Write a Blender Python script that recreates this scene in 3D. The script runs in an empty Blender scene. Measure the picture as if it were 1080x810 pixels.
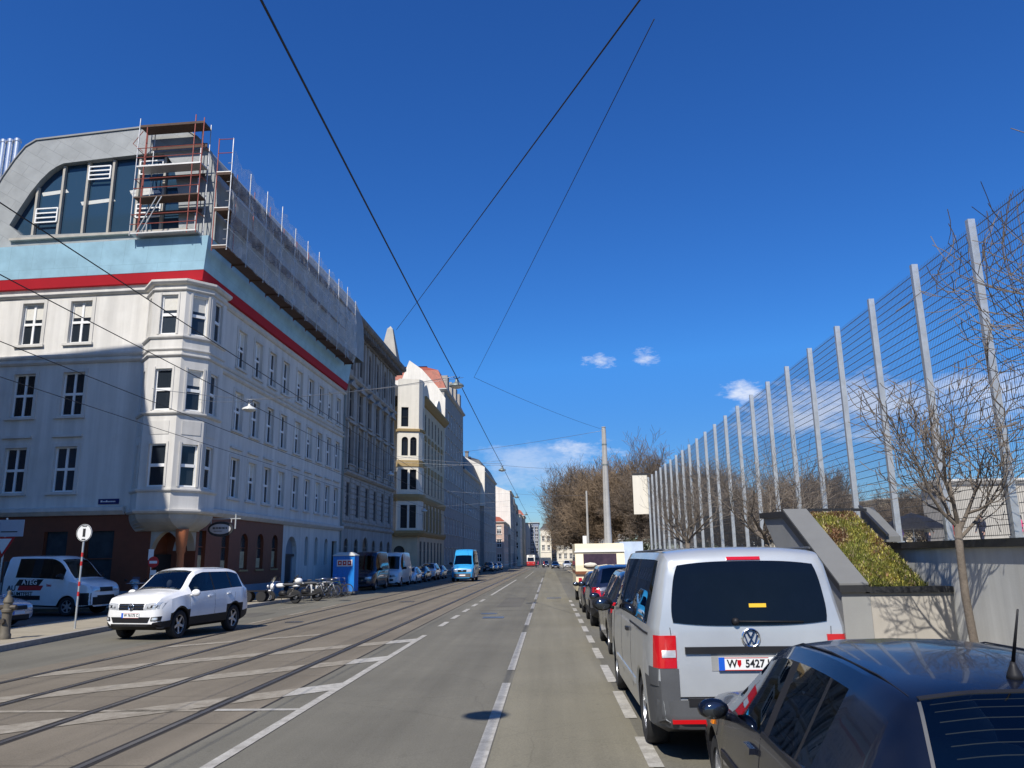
import bpy, bmesh, math, random
from mathutils import Vector, Matrix
from mathutils.bvhtree import BVHTree
from mathutils.geometry import tessellate_polygon

RND = random.Random(11)
sc = bpy.context.scene
COL = sc.collection
PI = math.pi
R = math.radians
SLOPE = -0.004


def gz(y):
    """height of the street, which falls gently away from the photographer"""
    return SLOPE * max(-60.0, min(y, 420.0))


# ------------------------------------------------------------------ mesh helper
class MB:
    def __init__(s):
        s.v = []; s.f = []; s.m = []

    def add(s, vs, fs, mi=0):
        n = len(s.v)
        s.v += [tuple(p) for p in vs]
        s.f += [tuple(i + n for i in f) for f in fs]
        s.m += [mi] * len(fs)
        return s

    def quad(s, a, b, c, d, mi=0):
        return s.add([a, b, c, d], [(0, 1, 2, 3)], mi)

    def poly(s, pts, mi=0):
        return s.add(pts, [tuple(range(len(pts)))], mi)

    def box(s, x0, x1, y0, y1, z0, z1, mi=0):
        return s.add([(x0, y0, z0), (x1, y0, z0), (x1, y1, z0), (x0, y1, z0), (x0, y0, z1), (x1, y0, z1), (x1, y1, z1), (x0, y1, z1)],
                     [(0, 3, 2, 1), (4, 5, 6, 7), (0, 1, 5, 4), (1, 2, 6, 5), (2, 3, 7, 6), (3, 0, 4, 7)], mi)

    def obox(s, P, u0, u1, d0, d1, z0, z1, mi=0):
        """box in the frame of a facade P(u, d, z)"""
        q = [P(u0, d0, z0), P(u1, d0, z0), P(u1, d1, z0), P(u0, d1, z0), P(u0, d0, z1), P(u1, d0, z1), P(u1, d1, z1), P(u0, d1, z1)]
        return s.add(q, [(0, 3, 2, 1), (4, 5, 6, 7), (0, 1, 5, 4), (1, 2, 6, 5), (2, 3, 7, 6), (3, 0, 4, 7)], mi)

    def path(s, pts, rad, n=6, mi=0, cap=True):
        pts = [Vector(p) for p in pts]
        if not isinstance(rad, (list, tuple)):
            rad = [rad] * len(pts)
        base = len(s.v); vs = []; fs = []
        up = None
        for i, p in enumerate(pts):
            t = (pts[min(i + 1, len(pts) - 1)] - pts[max(i - 1, 0)])
            if t.length < 1e-9:
                t = Vector((0, 0, 1))
            t.normalize()
            if up is None:
                a = Vector((0, 0, 1)) if abs(t.z) < .9 else Vector((1, 0, 0))
                up = (a - t * a.dot(t)).normalized()
            else:
                up = up - t * up.dot(t)
                up = up.normalized() if up.length > 1e-6 else Vector((1, 0, 0))
            sd = t.cross(up)
            for k in range(n):
                a = 2 * PI * k / n
                vs.append(p + (up * math.cos(a) + sd * math.sin(a)) * rad[i])
        for i in range(len(pts) - 1):
            for k in range(n):
                fs.append((i * n + k, i * n + (k + 1) % n, (i + 1) * n + (k + 1) % n, (i + 1) * n + k))
        if cap:
            fs.append(tuple(range(n - 1, -1, -1)))
            fs.append(tuple((len(pts) - 1) * n + k for k in range(n)))
        return s.add(vs, fs, mi)

    def bar(s, p, q, w, h=None, mi=0):
        """square-section bar from p to q"""
        h = h or w
        p = Vector(p); q = Vector(q); t = (q - p).normalized()
        a = Vector((0, 0, 1)) if abs(t.z) < .9 else Vector((0, 1, 0))
        u = (a - t * a.dot(t)).normalized(); v = t.cross(u)
        vs = [c + u * (i * h / 2) + v * (j * w / 2) for c in (p, q) for i, j in ((-1, -1), (1, -1), (1, 1), (-1, 1))]
        return s.add(vs, [(0, 1, 2, 3), (7, 6, 5, 4), (0, 4, 5, 1), (1, 5, 6, 2), (2, 6, 7, 3), (3, 7, 4, 0)], mi)

    def lathe(s, prof, o=(0, 0, 0), axis='z', n=20, mi=0, cap=True):
        """profile of (radius, height) revolved round an axis through o"""
        vs = []; fs = []
        o = Vector(o)
        for r, h in prof:
            for k in range(n):
                a = 2 * PI * k / n; c, d = r * math.cos(a), r * math.sin(a)
                vs.append(o + Vector({'z': (c, d, h), 'y': (c, h, d), 'x': (h, c, d)}[axis]))
        for i in range(len(prof) - 1):
            for k in range(n):
                fs.append((i * n + k, i * n + (k + 1) % n, (i + 1) * n + (k + 1) % n, (i + 1) * n + k))
        if cap and prof[0][0] > 1e-6: fs.append(tuple(range(n - 1, -1, -1)))
        if cap and prof[-1][0] > 1e-6: fs.append(tuple((len(prof) - 1) * n + k for k in range(n)))
        return s.add(vs, fs, mi)

    def prism(s, pts, vec, mi=0):
        """closed polygon (3D points) extruded by vec"""
        n = len(pts); vec = Vector(vec)
        a = [Vector(p) for p in pts]; b = [p + vec for p in a]
        fs = [(i, (i + 1) % n, n + (i + 1) % n, n + i) for i in range(n)]
        tri = tessellate_polygon([a])
        fs += [tuple(t) for t in tri] + [tuple(n + i for i in reversed(t)) for t in tri]
        return s.add(a + b, fs, mi)

    def sweep(s, path, prof, mi=0, closed=False):
        """profile of (outward, z) carried along a plan polyline whose outside is on its right-hand side"""
        P = [Vector((x, y)) for x, y in path]; n = len(P); offs = []
        for i in range(n):
            d0 = (P[i] - P[i - 1]).normalized() if (i > 0 or closed) else None
            d1 = (P[(i + 1) % n] - P[i]).normalized() if (i < n - 1 or closed) else None
            d0 = d0 or d1; d1 = d1 or d0
            n0 = Vector((d0.y, -d0.x)); n1 = Vector((d1.y, -d1.x))
            m = (n0 + n1).normalized()
            offs.append(m / max(.3, m.dot(n0)))
        k = len(prof); vs = []; fs = []
        for i in range(n):
            for o, z in prof:
                q = P[i] + offs[i] * o; vs.append((q.x, q.y, z))
        for i in range(n if closed else n - 1):
            j = (i + 1) % n
            for a in range(k - 1):
                fs.append((i * k + a, j * k + a, j * k + a + 1, i * k + a + 1))
        if not closed:
            fs.append(tuple(range(k))); fs.append(tuple((n - 1) * k + a for a in reversed(range(k))))
        return s.add(vs, fs, mi)

    def ball(s, c, r, n=10, mi=0):
        rx, ry, rz = r if isinstance(r, (tuple, list)) else (r, r, r)
        vs = []; fs = []; m = max(4, n // 2)
        for i in range(m + 1):
            t = PI * i / m
            for k in range(n):
                a = 2 * PI * k / n
                vs.append((c[0] + rx * math.sin(t) * math.cos(a), c[1] + ry * math.sin(t) * math.sin(a), c[2] + rz * math.cos(t)))
        for i in range(m):
            for k in range(n):
                fs.append((i * n + k, (i + 1) * n + k, (i + 1) * n + (k + 1) % n, i * n + (k + 1) % n))
        return s.add(vs, fs, mi)

    def mesh(s, name, mats, smooth=False, angle=None):
        me = bpy.data.meshes.new(name)
        me.from_pydata([tuple(v) for v in s.v], [], s.f)
        if not isinstance(mats, (list, tuple)): mats = [mats]
        for m in mats: me.materials.append(m)
        if len(mats) > 1: me.polygons.foreach_set('material_index', s.m)
        if smooth or angle is not None:
            bm = bmesh.new(); bm.from_mesh(me)
            bmesh.ops.remove_doubles(bm, verts=bm.verts, dist=1e-5)
            bm.to_mesh(me); bm.free()
            me.polygons.foreach_set('use_smooth', [True] * len(me.polygons))
            if angle is not None: me.set_sharp_from_angle(angle=R(angle))
        me.update()
        return me

    def build(s, name, mats, parent=None, smooth=False, angle=None, loc=None):
        return link(name, s.mesh(name, mats, smooth, angle), parent, loc)


def link(name, data, parent=None, loc=None, rot=None):
    o = bpy.data.objects.new(name, data); COL.objects.link(o)
    if parent: o.parent = parent
    if loc: o.location = loc
    if rot: o.rotation_euler = rot
    return o


def tag(o, label=None, cat=None, group=None, kind=None):
    if label: o['label'] = label
    if cat: o['category'] = cat
    if group: o['group'] = group
    if kind: o['kind'] = kind
    return o


def thing(name, label, cat, loc=(0, 0, 0), rotz=0.0, group=None):
    o = link(name, None, None, loc, (0, 0, rotz)); o.empty_display_size = .2
    return tag(o, label, cat, group)


def kids(o):
    return KIDS(o)


def KIDS(o):
    return list(o.children)


def dup(o, loc=None, rotz=None, label=None, parent=None, group=None):
    """a copy of a thing with copies of its parts and their sub-parts (mesh data shared)"""
    c = o.copy(); COL.objects.link(c)
    if parent: c.parent = parent
    if loc is not None: c.location = loc
    if rotz is not None: c.rotation_euler = (0, 0, rotz)
    if label: c['label'] = label
    if group: c['group'] = group
    for ch in list(o.children): dup(ch, parent=c)
    return c


# ------------------------------------------------------------------ materials
def nt(name):
    m = bpy.data.materials.new(name); m.use_nodes = True
    n = m.node_tree.nodes; n.clear()
    out = n.new('ShaderNodeOutputMaterial'); b = n.new('ShaderNodeBsdfPrincipled')
    m.node_tree.links.new(b.outputs[0], out.inputs[0])
    return m, n, m.node_tree.links, b, out


def noise(n, l, vec, scale, detail=4, rough=.6):
    t = n.new('ShaderNodeTexNoise'); t.inputs['Scale'].default_value = scale
    t.inputs['Detail'].default_value = detail; t.inputs['Roughness'].default_value = rough
    l.new(vec, t.inputs['Vector']); return t.outputs['Fac']


def ramp(n, l, fac, a, b, ca, cb):
    r = n.new('ShaderNodeMapRange'); r.inputs[1].default_value = a; r.inputs[2].default_value = b
    r.inputs[3].default_value = ca; r.inputs[4].default_value = cb
    l.new(fac, r.inputs[0]); return r.outputs[0]


def mul(n, l, a, b, op='MULTIPLY'):
    r = n.new('ShaderNodeMath'); r.operation = op
    for i, q in enumerate((a, b)):
        if isinstance(q, (int, float)): r.inputs[i].default_value = q
        else: l.new(q, r.inputs[i])
    return r.outputs[0]


def mixc(n, l, fac, a, b, blend='MIX'):
    r = n.new('ShaderNodeMix'); r.data_type = 'RGBA'; r.blend_type = blend
    for i, q in ((0, fac), (6, a), (7, b)):
        if isinstance(q, (int, float)): r.inputs[i].default_value = q
        elif isinstance(q, (tuple, list)): r.inputs[i].default_value = (*q[:3], 1)
        else: l.new(q, r.inputs[i])
    return r.outputs[2]


def scaled(n, l, vec, sx, sy, sz, rot=(0, 0, 0)):
    m = n.new('ShaderNodeMapping'); m.inputs['Scale'].default_value = (sx, sy, sz); m.inputs['Rotation'].default_value = rot
    l.new(vec, m.inputs['Vector']); return m.outputs[0]


def coords(n, which='Object'):
    return n.new('ShaderNodeTexCoord').outputs[which]


def mat(name, c, rough=.7, metal=0., var=.12, scale=6., fine=60., bump=0., spec=.5, coat=0., streak=0., dirt=None):
    """plain surface with uneven tone: broad blotches, fine grain, optional vertical rain streaks and bump"""
    m, n, l, b, out = nt(name)
    v = coords(n)
    big = ramp(n, l, noise(n, l, v, scale, 5), .25, .75, 1 - var, 1 + var)
    fin = ramp(n, l, noise(n, l, v, fine, 3), .2, .8, 1 - var * .5, 1 + var * .5)
    f = mul(n, l, big, fin)
    if streak:
        st = noise(n, l, scaled(n, l, v, 2.2, 2.2, .12), 1.0, 5)
        f = mul(n, l, f, ramp(n, l, st, .35, .7, 1 - streak, 1 + streak * .4))
    k = n.new('ShaderNodeCombineColor')
    for i in range(3): l.new(f, k.inputs[i])
    col = mixc(n, l, 1.0, c, k.outputs[0], 'MULTIPLY')
    if dirt:
        dn = ramp(n, l, noise(n, l, v, scale * .6, 8, .7), .52, .68, 0, dirt[1])
        col = mixc(n, l, dn, col, dirt[0])
    l.new(col, b.inputs['Base Color'])
    b.inputs['Roughness'].default_value = rough; b.inputs['Metallic'].default_value = metal
    b.inputs['Specular IOR Level'].default_value = spec
    b.inputs['Coat Weight'].default_value = coat; b.inputs['Coat Roughness'].default_value = .04
    if bump:
        bp = n.new('ShaderNodeBump'); bp.inputs['Strength'].default_value = bump; bp.inputs['Distance'].default_value = .02
        l.new(noise(n, l, v, fine, 5), bp.inputs['Height']); l.new(bp.outputs[0], b.inputs['Normal'])
    return m


def paint(name, c, metal=0., rough=.28, flake=.06, coat=.8):
    m, n, l, b, out = nt(name)
    v = coords(n)
    f = ramp(n, l, noise(n, l, v, 2.5, 5), .3, .7, 1 - flake, 1 + flake)
    dust = ramp(n, l, noise(n, l, v, 1.6, 3, .5), .45, .8, 0., .035)
    k = n.new('ShaderNodeCombineColor')
    for i in range(3): l.new(f, k.inputs[i])
    col = mixc(n, l, 1.0, c, k.outputs[0], 'MULTIPLY')
    col = mixc(n, l, dust, col, (.30, .28, .25))
    l.new(col, b.inputs['Base Color'])
    b.inputs['Metallic'].default_value = metal
    l.new(ramp(n, l, noise(n, l, v, 3., 2), .3, .8, rough, rough + .05), b.inputs['Roughness'])
    b.inputs['Coat Weight'].default_value = coat; b.inputs['Coat Roughness'].default_value = .03
    b.inputs['Specular IOR Level'].default_value = .5 if coat > .5 else .25
    return m


def glass(name, tint=(.30, .36, .34), dark=.0, refl=1.0):
    """thin window glass: tinted see-through plus mirror reflection"""
    m, n, l, b, out = nt(name)
    n.remove(b)
    tr = n.new('ShaderNodeBsdfTransparent'); tr.inputs[0].default_value = (*tint, 1)
    gl = n.new('ShaderNodeBsdfGlossy'); gl.inputs[0].default_value = (.95, .97, 1, 1); gl.inputs['Roughness'].default_value = .015
    fr = n.new('ShaderNodeFresnel'); fr.inputs[0].default_value = 1.5
    f = mul(n, l, fr.outputs[0], refl)
    f = mul(n, l, f, .02, 'ADD')
    mx = n.new('ShaderNodeMixShader'); l.new(f, mx.inputs[0]); l.new(tr.outputs[0], mx.inputs[1]); l.new(gl.outputs[0], mx.inputs[2])
    l.new(mx.outputs[0], out.inputs[0])
    return m


def pane_mat(name, c=(.018, .024, .032), var=.6):
    """window of a house: dark room behind reflecting glass, each a little different"""
    m, n, l, b, out = nt(name)
    oi = n.new('ShaderNodeObjectInfo')
    f = ramp(n, l, oi.outputs['Random'], 0, 1, 1 - var, 1 + var * 1.5)
    k = n.new('ShaderNodeCombineColor')
    for i in range(3): l.new(f, k.inputs[i])
    cur = noise(n, l, scaled(n, l, coords(n), 9, 9, .6), 1.3, 3)
    col = mixc(n, l, 1.0, c, k.outputs[0], 'MULTIPLY')
    col = mixc(n, l, ramp(n, l, cur, .58, .78, 0, .18), col, (.09, .095, .10))
    l.new(col, b.inputs['Base Color'])
    b.inputs['Roughness'].default_value = .07; b.inputs['Specular IOR Level'].default_value = .42
    bp = n.new('ShaderNodeBump'); bp.inputs['Strength'].default_value = .04
    l.new(noise(n, l, coords(n), 1.6, 2), bp.inputs['Height']); l.new(bp.outputs[0], b.inputs['Normal'])
    return m


def pane_dark(name):
    m, n, l, b, out = nt(name)
    oi = n.new('ShaderNodeObjectInfo')
    f = ramp(n, l, oi.outputs['Random'], 0, 1, .5, 1.6)
    k = n.new('ShaderNodeCombineColor')
    for i in range(3): l.new(f, k.inputs[i])
    l.new(mixc(n, l, 1., (.012, .015, .022), k.outputs[0], 'MULTIPLY'), b.inputs['Base Color'])
    b.inputs['Roughness'].default_value = .3; b.inputs['Specular IOR Level'].default_value = .12
    return m


def asphalt(name, c, c2, joint=0., streaks=.17):
    m, n, l, b, out = nt(name)
    v = coords(n)
    grain = ramp(n, l, noise(n, l, v, 55., 8, .8), .28, .72, .66, 1.36)
    blot = noise(n, l, v, .35, 7, .65)
    long_ = noise(n, l, scaled(n, l, v, 1.6, .05, 1), 1.0, 5, .6)
    col = mixc(n, l, ramp(n, l, blot, .35, .68, 0, 1), c, c2)
    f = mul(n, l, grain, ramp(n, l, long_, .3, .72, 1 - streaks, 1 + streaks))
    sp = noise(n, l, v, 7., 8, .7)
    f = mul(n, l, f, ramp(n, l, sp, .58, .72, 1., .78))
    vo = n.new('ShaderNodeTexVoronoi'); vo.feature = 'DISTANCE_TO_EDGE'; vo.inputs['Scale'].default_value = .33
    wob = n.new('ShaderNodeTexNoise'); wob.inputs['Scale'].default_value = 1.4; wob.inputs['Detail'].default_value = 6
    l.new(v, wob.inputs['Vector'])
    wv = mixc(n, l, .22, v, wob.outputs['Color'], 'ADD'); l.new(wv, vo.inputs['Vector'])
    crack = ramp(n, l, vo.outputs['Distance'], 0, .004, .84, 1.)
    f = mul(n, l, f, crack)
    if joint:
        w = n.new('ShaderNodeTexWave'); w.bands_direction = 'Y'; w.inputs['Scale'].default_value = joint
        w.inputs['Distortion'].default_value = 0.; l.new(v, w.inputs['Vector'])
        f = mul(n, l, f, ramp(n, l, w.outputs['Fac'], 0., .0012, .6, 1.))
    k = n.new('ShaderNodeCombineColor')
    for i in range(3): l.new(f, k.inputs[i])
    l.new(mixc(n, l, 1., col, k.outputs[0], 'MULTIPLY'), b.inputs['Base Color'])
    b.inputs['Roughness'].default_value = .82; b.inputs['Specular IOR Level'].default_value = .35
    bp = n.new('ShaderNodeBump'); bp.inputs['Strength'].default_value = .35; bp.inputs['Distance'].default_value = .012
    l.new(noise(n, l, v, 110., 5, .7), bp.inputs['Height']); l.new(bp.outputs[0], b.inputs['Normal'])
    return m


def worn(name, c, under, amount=.5):
    """road paint worn through to the surface below"""
    m, n, l, b, out = nt(name)
    v = coords(n)
    w = ramp(n, l, noise(n, l, v, 5., 9, .75), .5 - amount * .35, .62, 0, 1)
    g = ramp(n, l, noise(n, l, v, 60., 6, .7), .3, .7, .75, 1.1)
    k = n.new('ShaderNodeCombineColor')
    for i in range(3): l.new(g, k.inputs[i])
    l.new(mixc(n, l, 1., mixc(n, l, mul(n, l, w, amount), c, under), k.outputs[0], 'MULTIPLY'), b.inputs['Base Color'])
    b.inputs['Roughness'].default_value = .75
    return m


def slate_mat(name, c, sx=1.0, bw=.6, bh=.4, vary=.18, diag=0., joint=.74):
    """flat cladding tiles with dark joints laid on the wall's own u/z plane"""
    m, n, l, b, out = nt(name)
    v = coords(n)
    sep = n.new('ShaderNodeSeparateXYZ'); l.new(v, sep.inputs[0])
    cb = n.new('ShaderNodeCombineXYZ')
    l.new(mul(n, l, sep.outputs[0], sep.outputs[1], 'ADD'), cb.inputs[0]); l.new(sep.outputs[2], cb.inputs[1])
    vec = scaled(n, l, cb.outputs[0], 1, 1, 1, (0, 0, diag))
    br = n.new('ShaderNodeTexBrick'); l.new(vec, br.inputs['Vector']); br.offset = 0.5
    br.inputs['Color1'].default_value = (*[x * (1 + vary) for x in c], 1); br.inputs['Color2'].default_value = (*[x * (1 - vary) for x in c], 1)
    br.inputs['Mortar'].default_value = (*[x * joint for x in c], 1)
    br.inputs['Scale'].default_value = 1.; br.inputs['Mortar Size'].default_value = .012; br.inputs['Mortar Smooth'].default_value = .1
    br.inputs['Brick Width'].default_value = bw; br.inputs['Row Height'].default_value = bh
    f = ramp(n, l, noise(n, l, v, 1.2, 6), .3, .7, .85, 1.12)
    k = n.new('ShaderNodeCombineColor')
    for i in range(3): l.new(f, k.inputs[i])
    l.new(mixc(n, l, 1., br.outputs[0], k.outputs[0], 'MULTIPLY'), b.inputs['Base Color'])
    b.inputs['Roughness'].default_value = .6
    return m


M = dict(
    asphalt=asphalt('asphalt', (.130, .122, .096), (.160, .150, .118)),
    lane=asphalt('bike_lane_asphalt', (.175, .161, .117), (.204, .187, .137)),
    bed=asphalt('tram_bed_concrete', (.148, .126, .092), (.186, .159, .118), joint=.16),
    side=asphalt('side_street_asphalt', (.062, .060, .057), (.085, .082, .078)),
    pave=mat('pavement_asphalt', (.31, .27, .195), .85, var=.14, scale=1.5, fine=70, bump=.25),
    kerb=mat('granite_kerb', (.30, .28, .25), .75, var=.2, scale=9, fine=120, bump=.3),
    paint=worn('road_paint', (.56, .54, .48), (.15, .135, .11), .6),
    oldpaint=worn('worn_road_paint', (.44, .40, .32), (.19, .16, .115), .85),
    rail=mat('rail_steel', (.26, .24, .22), .32, .8, var=.25, scale=4),
    groove=mat('rail_groove', (.025, .022, .02), .9, var=.3),
    white_wall=mat('white_render', (.66, .64, .595), .9, var=.05, scale=.8, fine=40, streak=.17, bump=.06, dirt=((.42, .39, .33), .22)),
    white_trim=mat('white_plaster_trim', (.60, .58, .535), .85, var=.07, scale=2, streak=.12),
    white_paint=mat('white_window_paint', (.80, .80, .78), .45, var=.04),
    grey_stone=mat('grey_facade_stone', (.40, .38, .35), .9, var=.14, scale=1.2, streak=.25, bump=.1),
    grey_dark=mat('sooty_stone', (.23, .215, .20), .9, var=.2, scale=2, streak=.3, bump=.15),
    red_shop=mat('red_brown_shopfront', (.150, .042, .018), .55, var=.15, scale=3),
    base_stone=mat('blue_grey_plinth', (.20, .235, .28), .8, var=.14, scale=2),
    red_band=mat('red_fascia_metal', (.40, .012, .022), .7, spec=.2, var=.06, scale=1.5),
    blue_band=slate_mat('pale_blue_fascia_metal', (.30, .495, .60), bw=1.15, bh=4., vary=.025, joint=.86),
    slate=slate_mat('grey_fibre_slates', (.285, .30, .298), bw=1.3, bh=.62, vary=.035, diag=R(32)),
    dark_roof=slate_mat('dark_slate_roof', (.05, .052, .056), bw=.35, bh=.22),
    red_roof=slate_mat('red_tile_roof', (.30, .075, .04), bw=.3, bh=.25),
    cream=mat('cream_render', (.62, .52, .36), .9, var=.08, scale=1, streak=.12),
    cream_light=mat('pale_cream_render', (.74, .69, .58), .9, var=.05, scale=1, streak=.08),
    ochre=mat('ochre_stucco', (.37, .265, .12), .85, var=.12, scale=3),
    fire_wall=mat('white_fire_wall', (.76, .72, .64), .92, var=.07, scale=.6, streak=.12, dirt=((.5, .46, .38), .3)),
    pink=mat('rose_render', (.55, .40, .33), .9, var=.08, scale=1, streak=.1),
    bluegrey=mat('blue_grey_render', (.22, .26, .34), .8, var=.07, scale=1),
    concrete=mat('wall_concrete', (.58, .585, .55), .9, var=.12, scale=.9, fine=50, streak=.22, bump=.12),
    concrete_pale=mat('pale_concrete', (.42, .395, .345), .9, var=.1, scale=1.2, fine=50, streak=.15, bump=.1),
    concrete_grey=mat('grey_concrete_parapet', (.26, .265, .26), .85, var=.1, scale=1.5, fine=60, bump=.08),
    coping=mat('dark_coping', (.022, .023, .025), .5, var=.15),
    zinc=mat('galvanised_steel', (.55, .57, .57), .42, .65, var=.14, scale=7, fine=30),
    wire=mat('fence_wire', (.075, .08, .09), .5, .4, var=.1),
    cable=mat('black_cable', (.012, .012, .014), .6, var=.1),
    steel_cable=mat('steel_span_wire', (.22, .23, .25), .4, .6, var=.1),
    lamp=mat('grey_lamp_metal', (.20, .23, .22), .5, .3, var=.12),
    lamp_glass=mat('lamp_diffuser', (.60, .60, .56), .3, var=.05),
    mast=mat('mast_concrete', (.43, .42, .395), .85, var=.12, scale=3, fine=60, streak=.2),
    scaf_red=mat('red_oxide_scaffold', (.30, .075, .055), .6, .2, var=.2, scale=8),
    scaf_zinc=mat('scaffold_tube', (.50, .50, .50), .45, .6, var=.2, scale=8),
    plank=mat('scaffold_boards', (.085, .050, .035), .8, var=.25, scale=3),
    plank_pale=mat('aluminium_deck', (.55, .54, .52), .5, .4, var=.12),
    bark=mat('grey_brown_bark', (.15, .125, .10), .95, var=.3, scale=12, fine=60, bump=.5),
    twig=mat('brown_twigs', (.120, .092, .068), .95, var=.35, scale=2),
    twig2=mat('ochre_brown_twigs', (.165, .118, .075), .95, var=.35, scale=1),
    ever=mat('dark_evergreen', (.040, .050, .020), .9, var=.4, scale=1.5),
    soil=mat('park_ground', (.10, .085, .05), .95, var=.3, scale=.8),
    plaza=mat('plaza_paving', (.36, .34, .31), .85, var=.1, scale=1),
    tyre=mat('tyre_rubber', (.018, .018, .019), .85, var=.2, scale=20),
    plastic=mat('black_plastic', (.016, .016, .018), .5, var=.15, spec=.25),
    grey_plastic=mat('grey_bumper_plastic', (.075, .078, .082), .6, var=.1, scale=5),
    alloy=mat('alloy_rim', (.55, .56, .58), .35, .8, var=.1),
    steel_rim=mat('steel_wheel', (.20, .20, .21), .5, .5, var=.1),
    chrome=mat('chrome', (.75, .76, .78), .12, 1., var=.03),
    mirror=mat('mirror_glass', (.10, .115, .14), .08, .9, var=.05),
    red_lens=mat('red_lamp_lens', (.52, .008, .012), .12, var=.06, coat=1.),
    clear_lens=mat('clear_lamp_lens', (.62, .64, .66), .08, .35, var=.2, scale=25, coat=1.),
    amber=mat('amber_lens', (.75, .22, .01), .2, var=.05),
    plate=mat('white_number_plate', (.80, .80, .78), .4, var=.03),
    eu=mat('blue_plate_strip', (.01, .10, .55), .4, var=.03),
    ink=mat('black_ink', (.012, .012, .014), .6, var=.05),
    red_ink=mat('red_ink', (.48, .02, .02), .6, var=.05),
    white_ink=mat('white_lettering', (.78, .78, .76), .5, var=.05),
    blue_ink=mat('blue_sticker', (.10, .30, .62), .5, var=.1),
    yellow=mat('yellow_sticker', (.80, .50, .03), .5, var=.05),
    sign_blue=mat('navy_enamel', (.010, .016, .11), .35, var=.06),
    interior=mat('dark_upholstery', (.075, .077, .082), .9, var=.2),
    carglass=glass('car_glass', (.30, .36, .35)),
    darkglass=glass('privacy_glass', (.035, .04, .045)),
    clearglass=glass('clear_car_glass', (.74, .84, .80)),
    pane=pane_mat('house_pane'),
    pane_deep=pane_dark('deep_window_pane'),
    pane_sky=pane_mat('attic_glazing', (.022, .050, .085), .3),
    blind=mat('pale_blind', (.62, .60, .54), .8, var=.08),
    skin=mat('skin', (.50, .30, .22), .6, var=.06),
    hair=mat('dark_hair', (.03, .022, .018), .7, var=.2),
    navy=mat('navy_cloth', (.022, .026, .05), .9, var=.15),
    pinkc=mat('pink_jacket', (.72, .06, .20), .8, var=.1),
    olive=mat('olive_cloth', (.07, .068, .05), .9, var=.15),
    redc=mat('red_cloth', (.45, .04, .05), .85, var=.1),
    violet=mat('violet_cloth', (.36, .20, .52), .85, var=.1),
    jeans=mat('blue_jeans', (.055, .075, .13), .9, var=.15),
)


# ------------------------------------------------------------------ text
def text(s, size, matr, parent, loc, rot, name='lettering', ext=.004, align='CENTER', shear=0., sx=1.0):
    c = bpy.data.curves.new(name, 'FONT'); c.body = s; c.size = size; c.align_x = align; c.align_y = 'CENTER'
    c.extrude = ext; c.shear = shear; c.resolution_u = 3; c.offset = size * .018
    tmp = bpy.data.objects.new(name + '_src', c); COL.objects.link(tmp)
    bpy.context.view_layer.update()
    me = bpy.data.meshes.new_from_object(tmp.evaluated_get(bpy.context.evaluated_depsgraph_get()))
    bpy.data.objects.remove(tmp)
    me.materials.clear(); me.materials.append(matr); me.name = name
    o = link(name, me, parent)
    if isinstance(rot, Matrix):
        o.matrix_local = Matrix.Translation(loc) @ rot.to_4x4() @ Matrix.Diagonal((sx, 1, 1, 1))
    else:
        o.location = loc; o.rotation_euler = rot; o.scale = (sx, 1, 1)
    return o
# ------------------------------------------------------------------ camera, sun, sky
cam = bpy.data.cameras.new('camera'); co = bpy.data.objects.new('camera', cam); COL.objects.link(co)
cam.sensor_fit = 'HORIZONTAL'; cam.sensor_width = 36.; cam.lens = 823.57 / 1080 * 36
cam.clip_start = .05; cam.clip_end = 9000
CM = ((0.99882814, -0.02409285, -0.04197483), (0.0461896, 0.21555147, 0.97539945), (-0.01445242, -0.97619522, 0.21641171))
m4 = Matrix.Identity(4)
for i in range(3):
    m4[i][0] = CM[i][0]; m4[i][1] = -CM[i][1]; m4[i][2] = -CM[i][2]
m4[2][3] = 1.85
co.matrix_world = m4
sc.camera = co

SUN_AZ, SUN_EL = R(19.), R(47.)     # light travels towards +Y and a little towards +X
ld = Vector((math.sin(SUN_AZ) * math.cos(SUN_EL), math.cos(SUN_AZ) * math.cos(SUN_EL), -math.sin(SUN_EL)))
sun = bpy.data.lights.new('sun', 'SUN'); sun.energy = 4.6; sun.angle = R(.53); sun.color = (1., .945, .86)
so = bpy.data.objects.new('sun', sun); COL.objects.link(so)
so.rotation_euler = ld.to_track_quat('-Z', 'Y').to_euler()

w = bpy.data.worlds.new('World'); sc.world = w; w.use_nodes = True
n = w.node_tree.nodes; l = w.node_tree.links; n.clear()
out = n.new('ShaderNodeOutputWorld'); bg = n.new('ShaderNodeBackground')
sky = n.new('ShaderNodeTexSky'); sky.sky_type = 'NISHITA'; sky.sun_disc = False
sky.sun_elevation = SUN_EL; sky.sun_rotation = PI + SUN_AZ
sky.altitude = 200; sky.air_density = 1.0; sky.dust_density = .25; sky.ozone_density = 3.2
tc = n.new('ShaderNodeTexCoord')
vec = tc.outputs['Generated']


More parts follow.
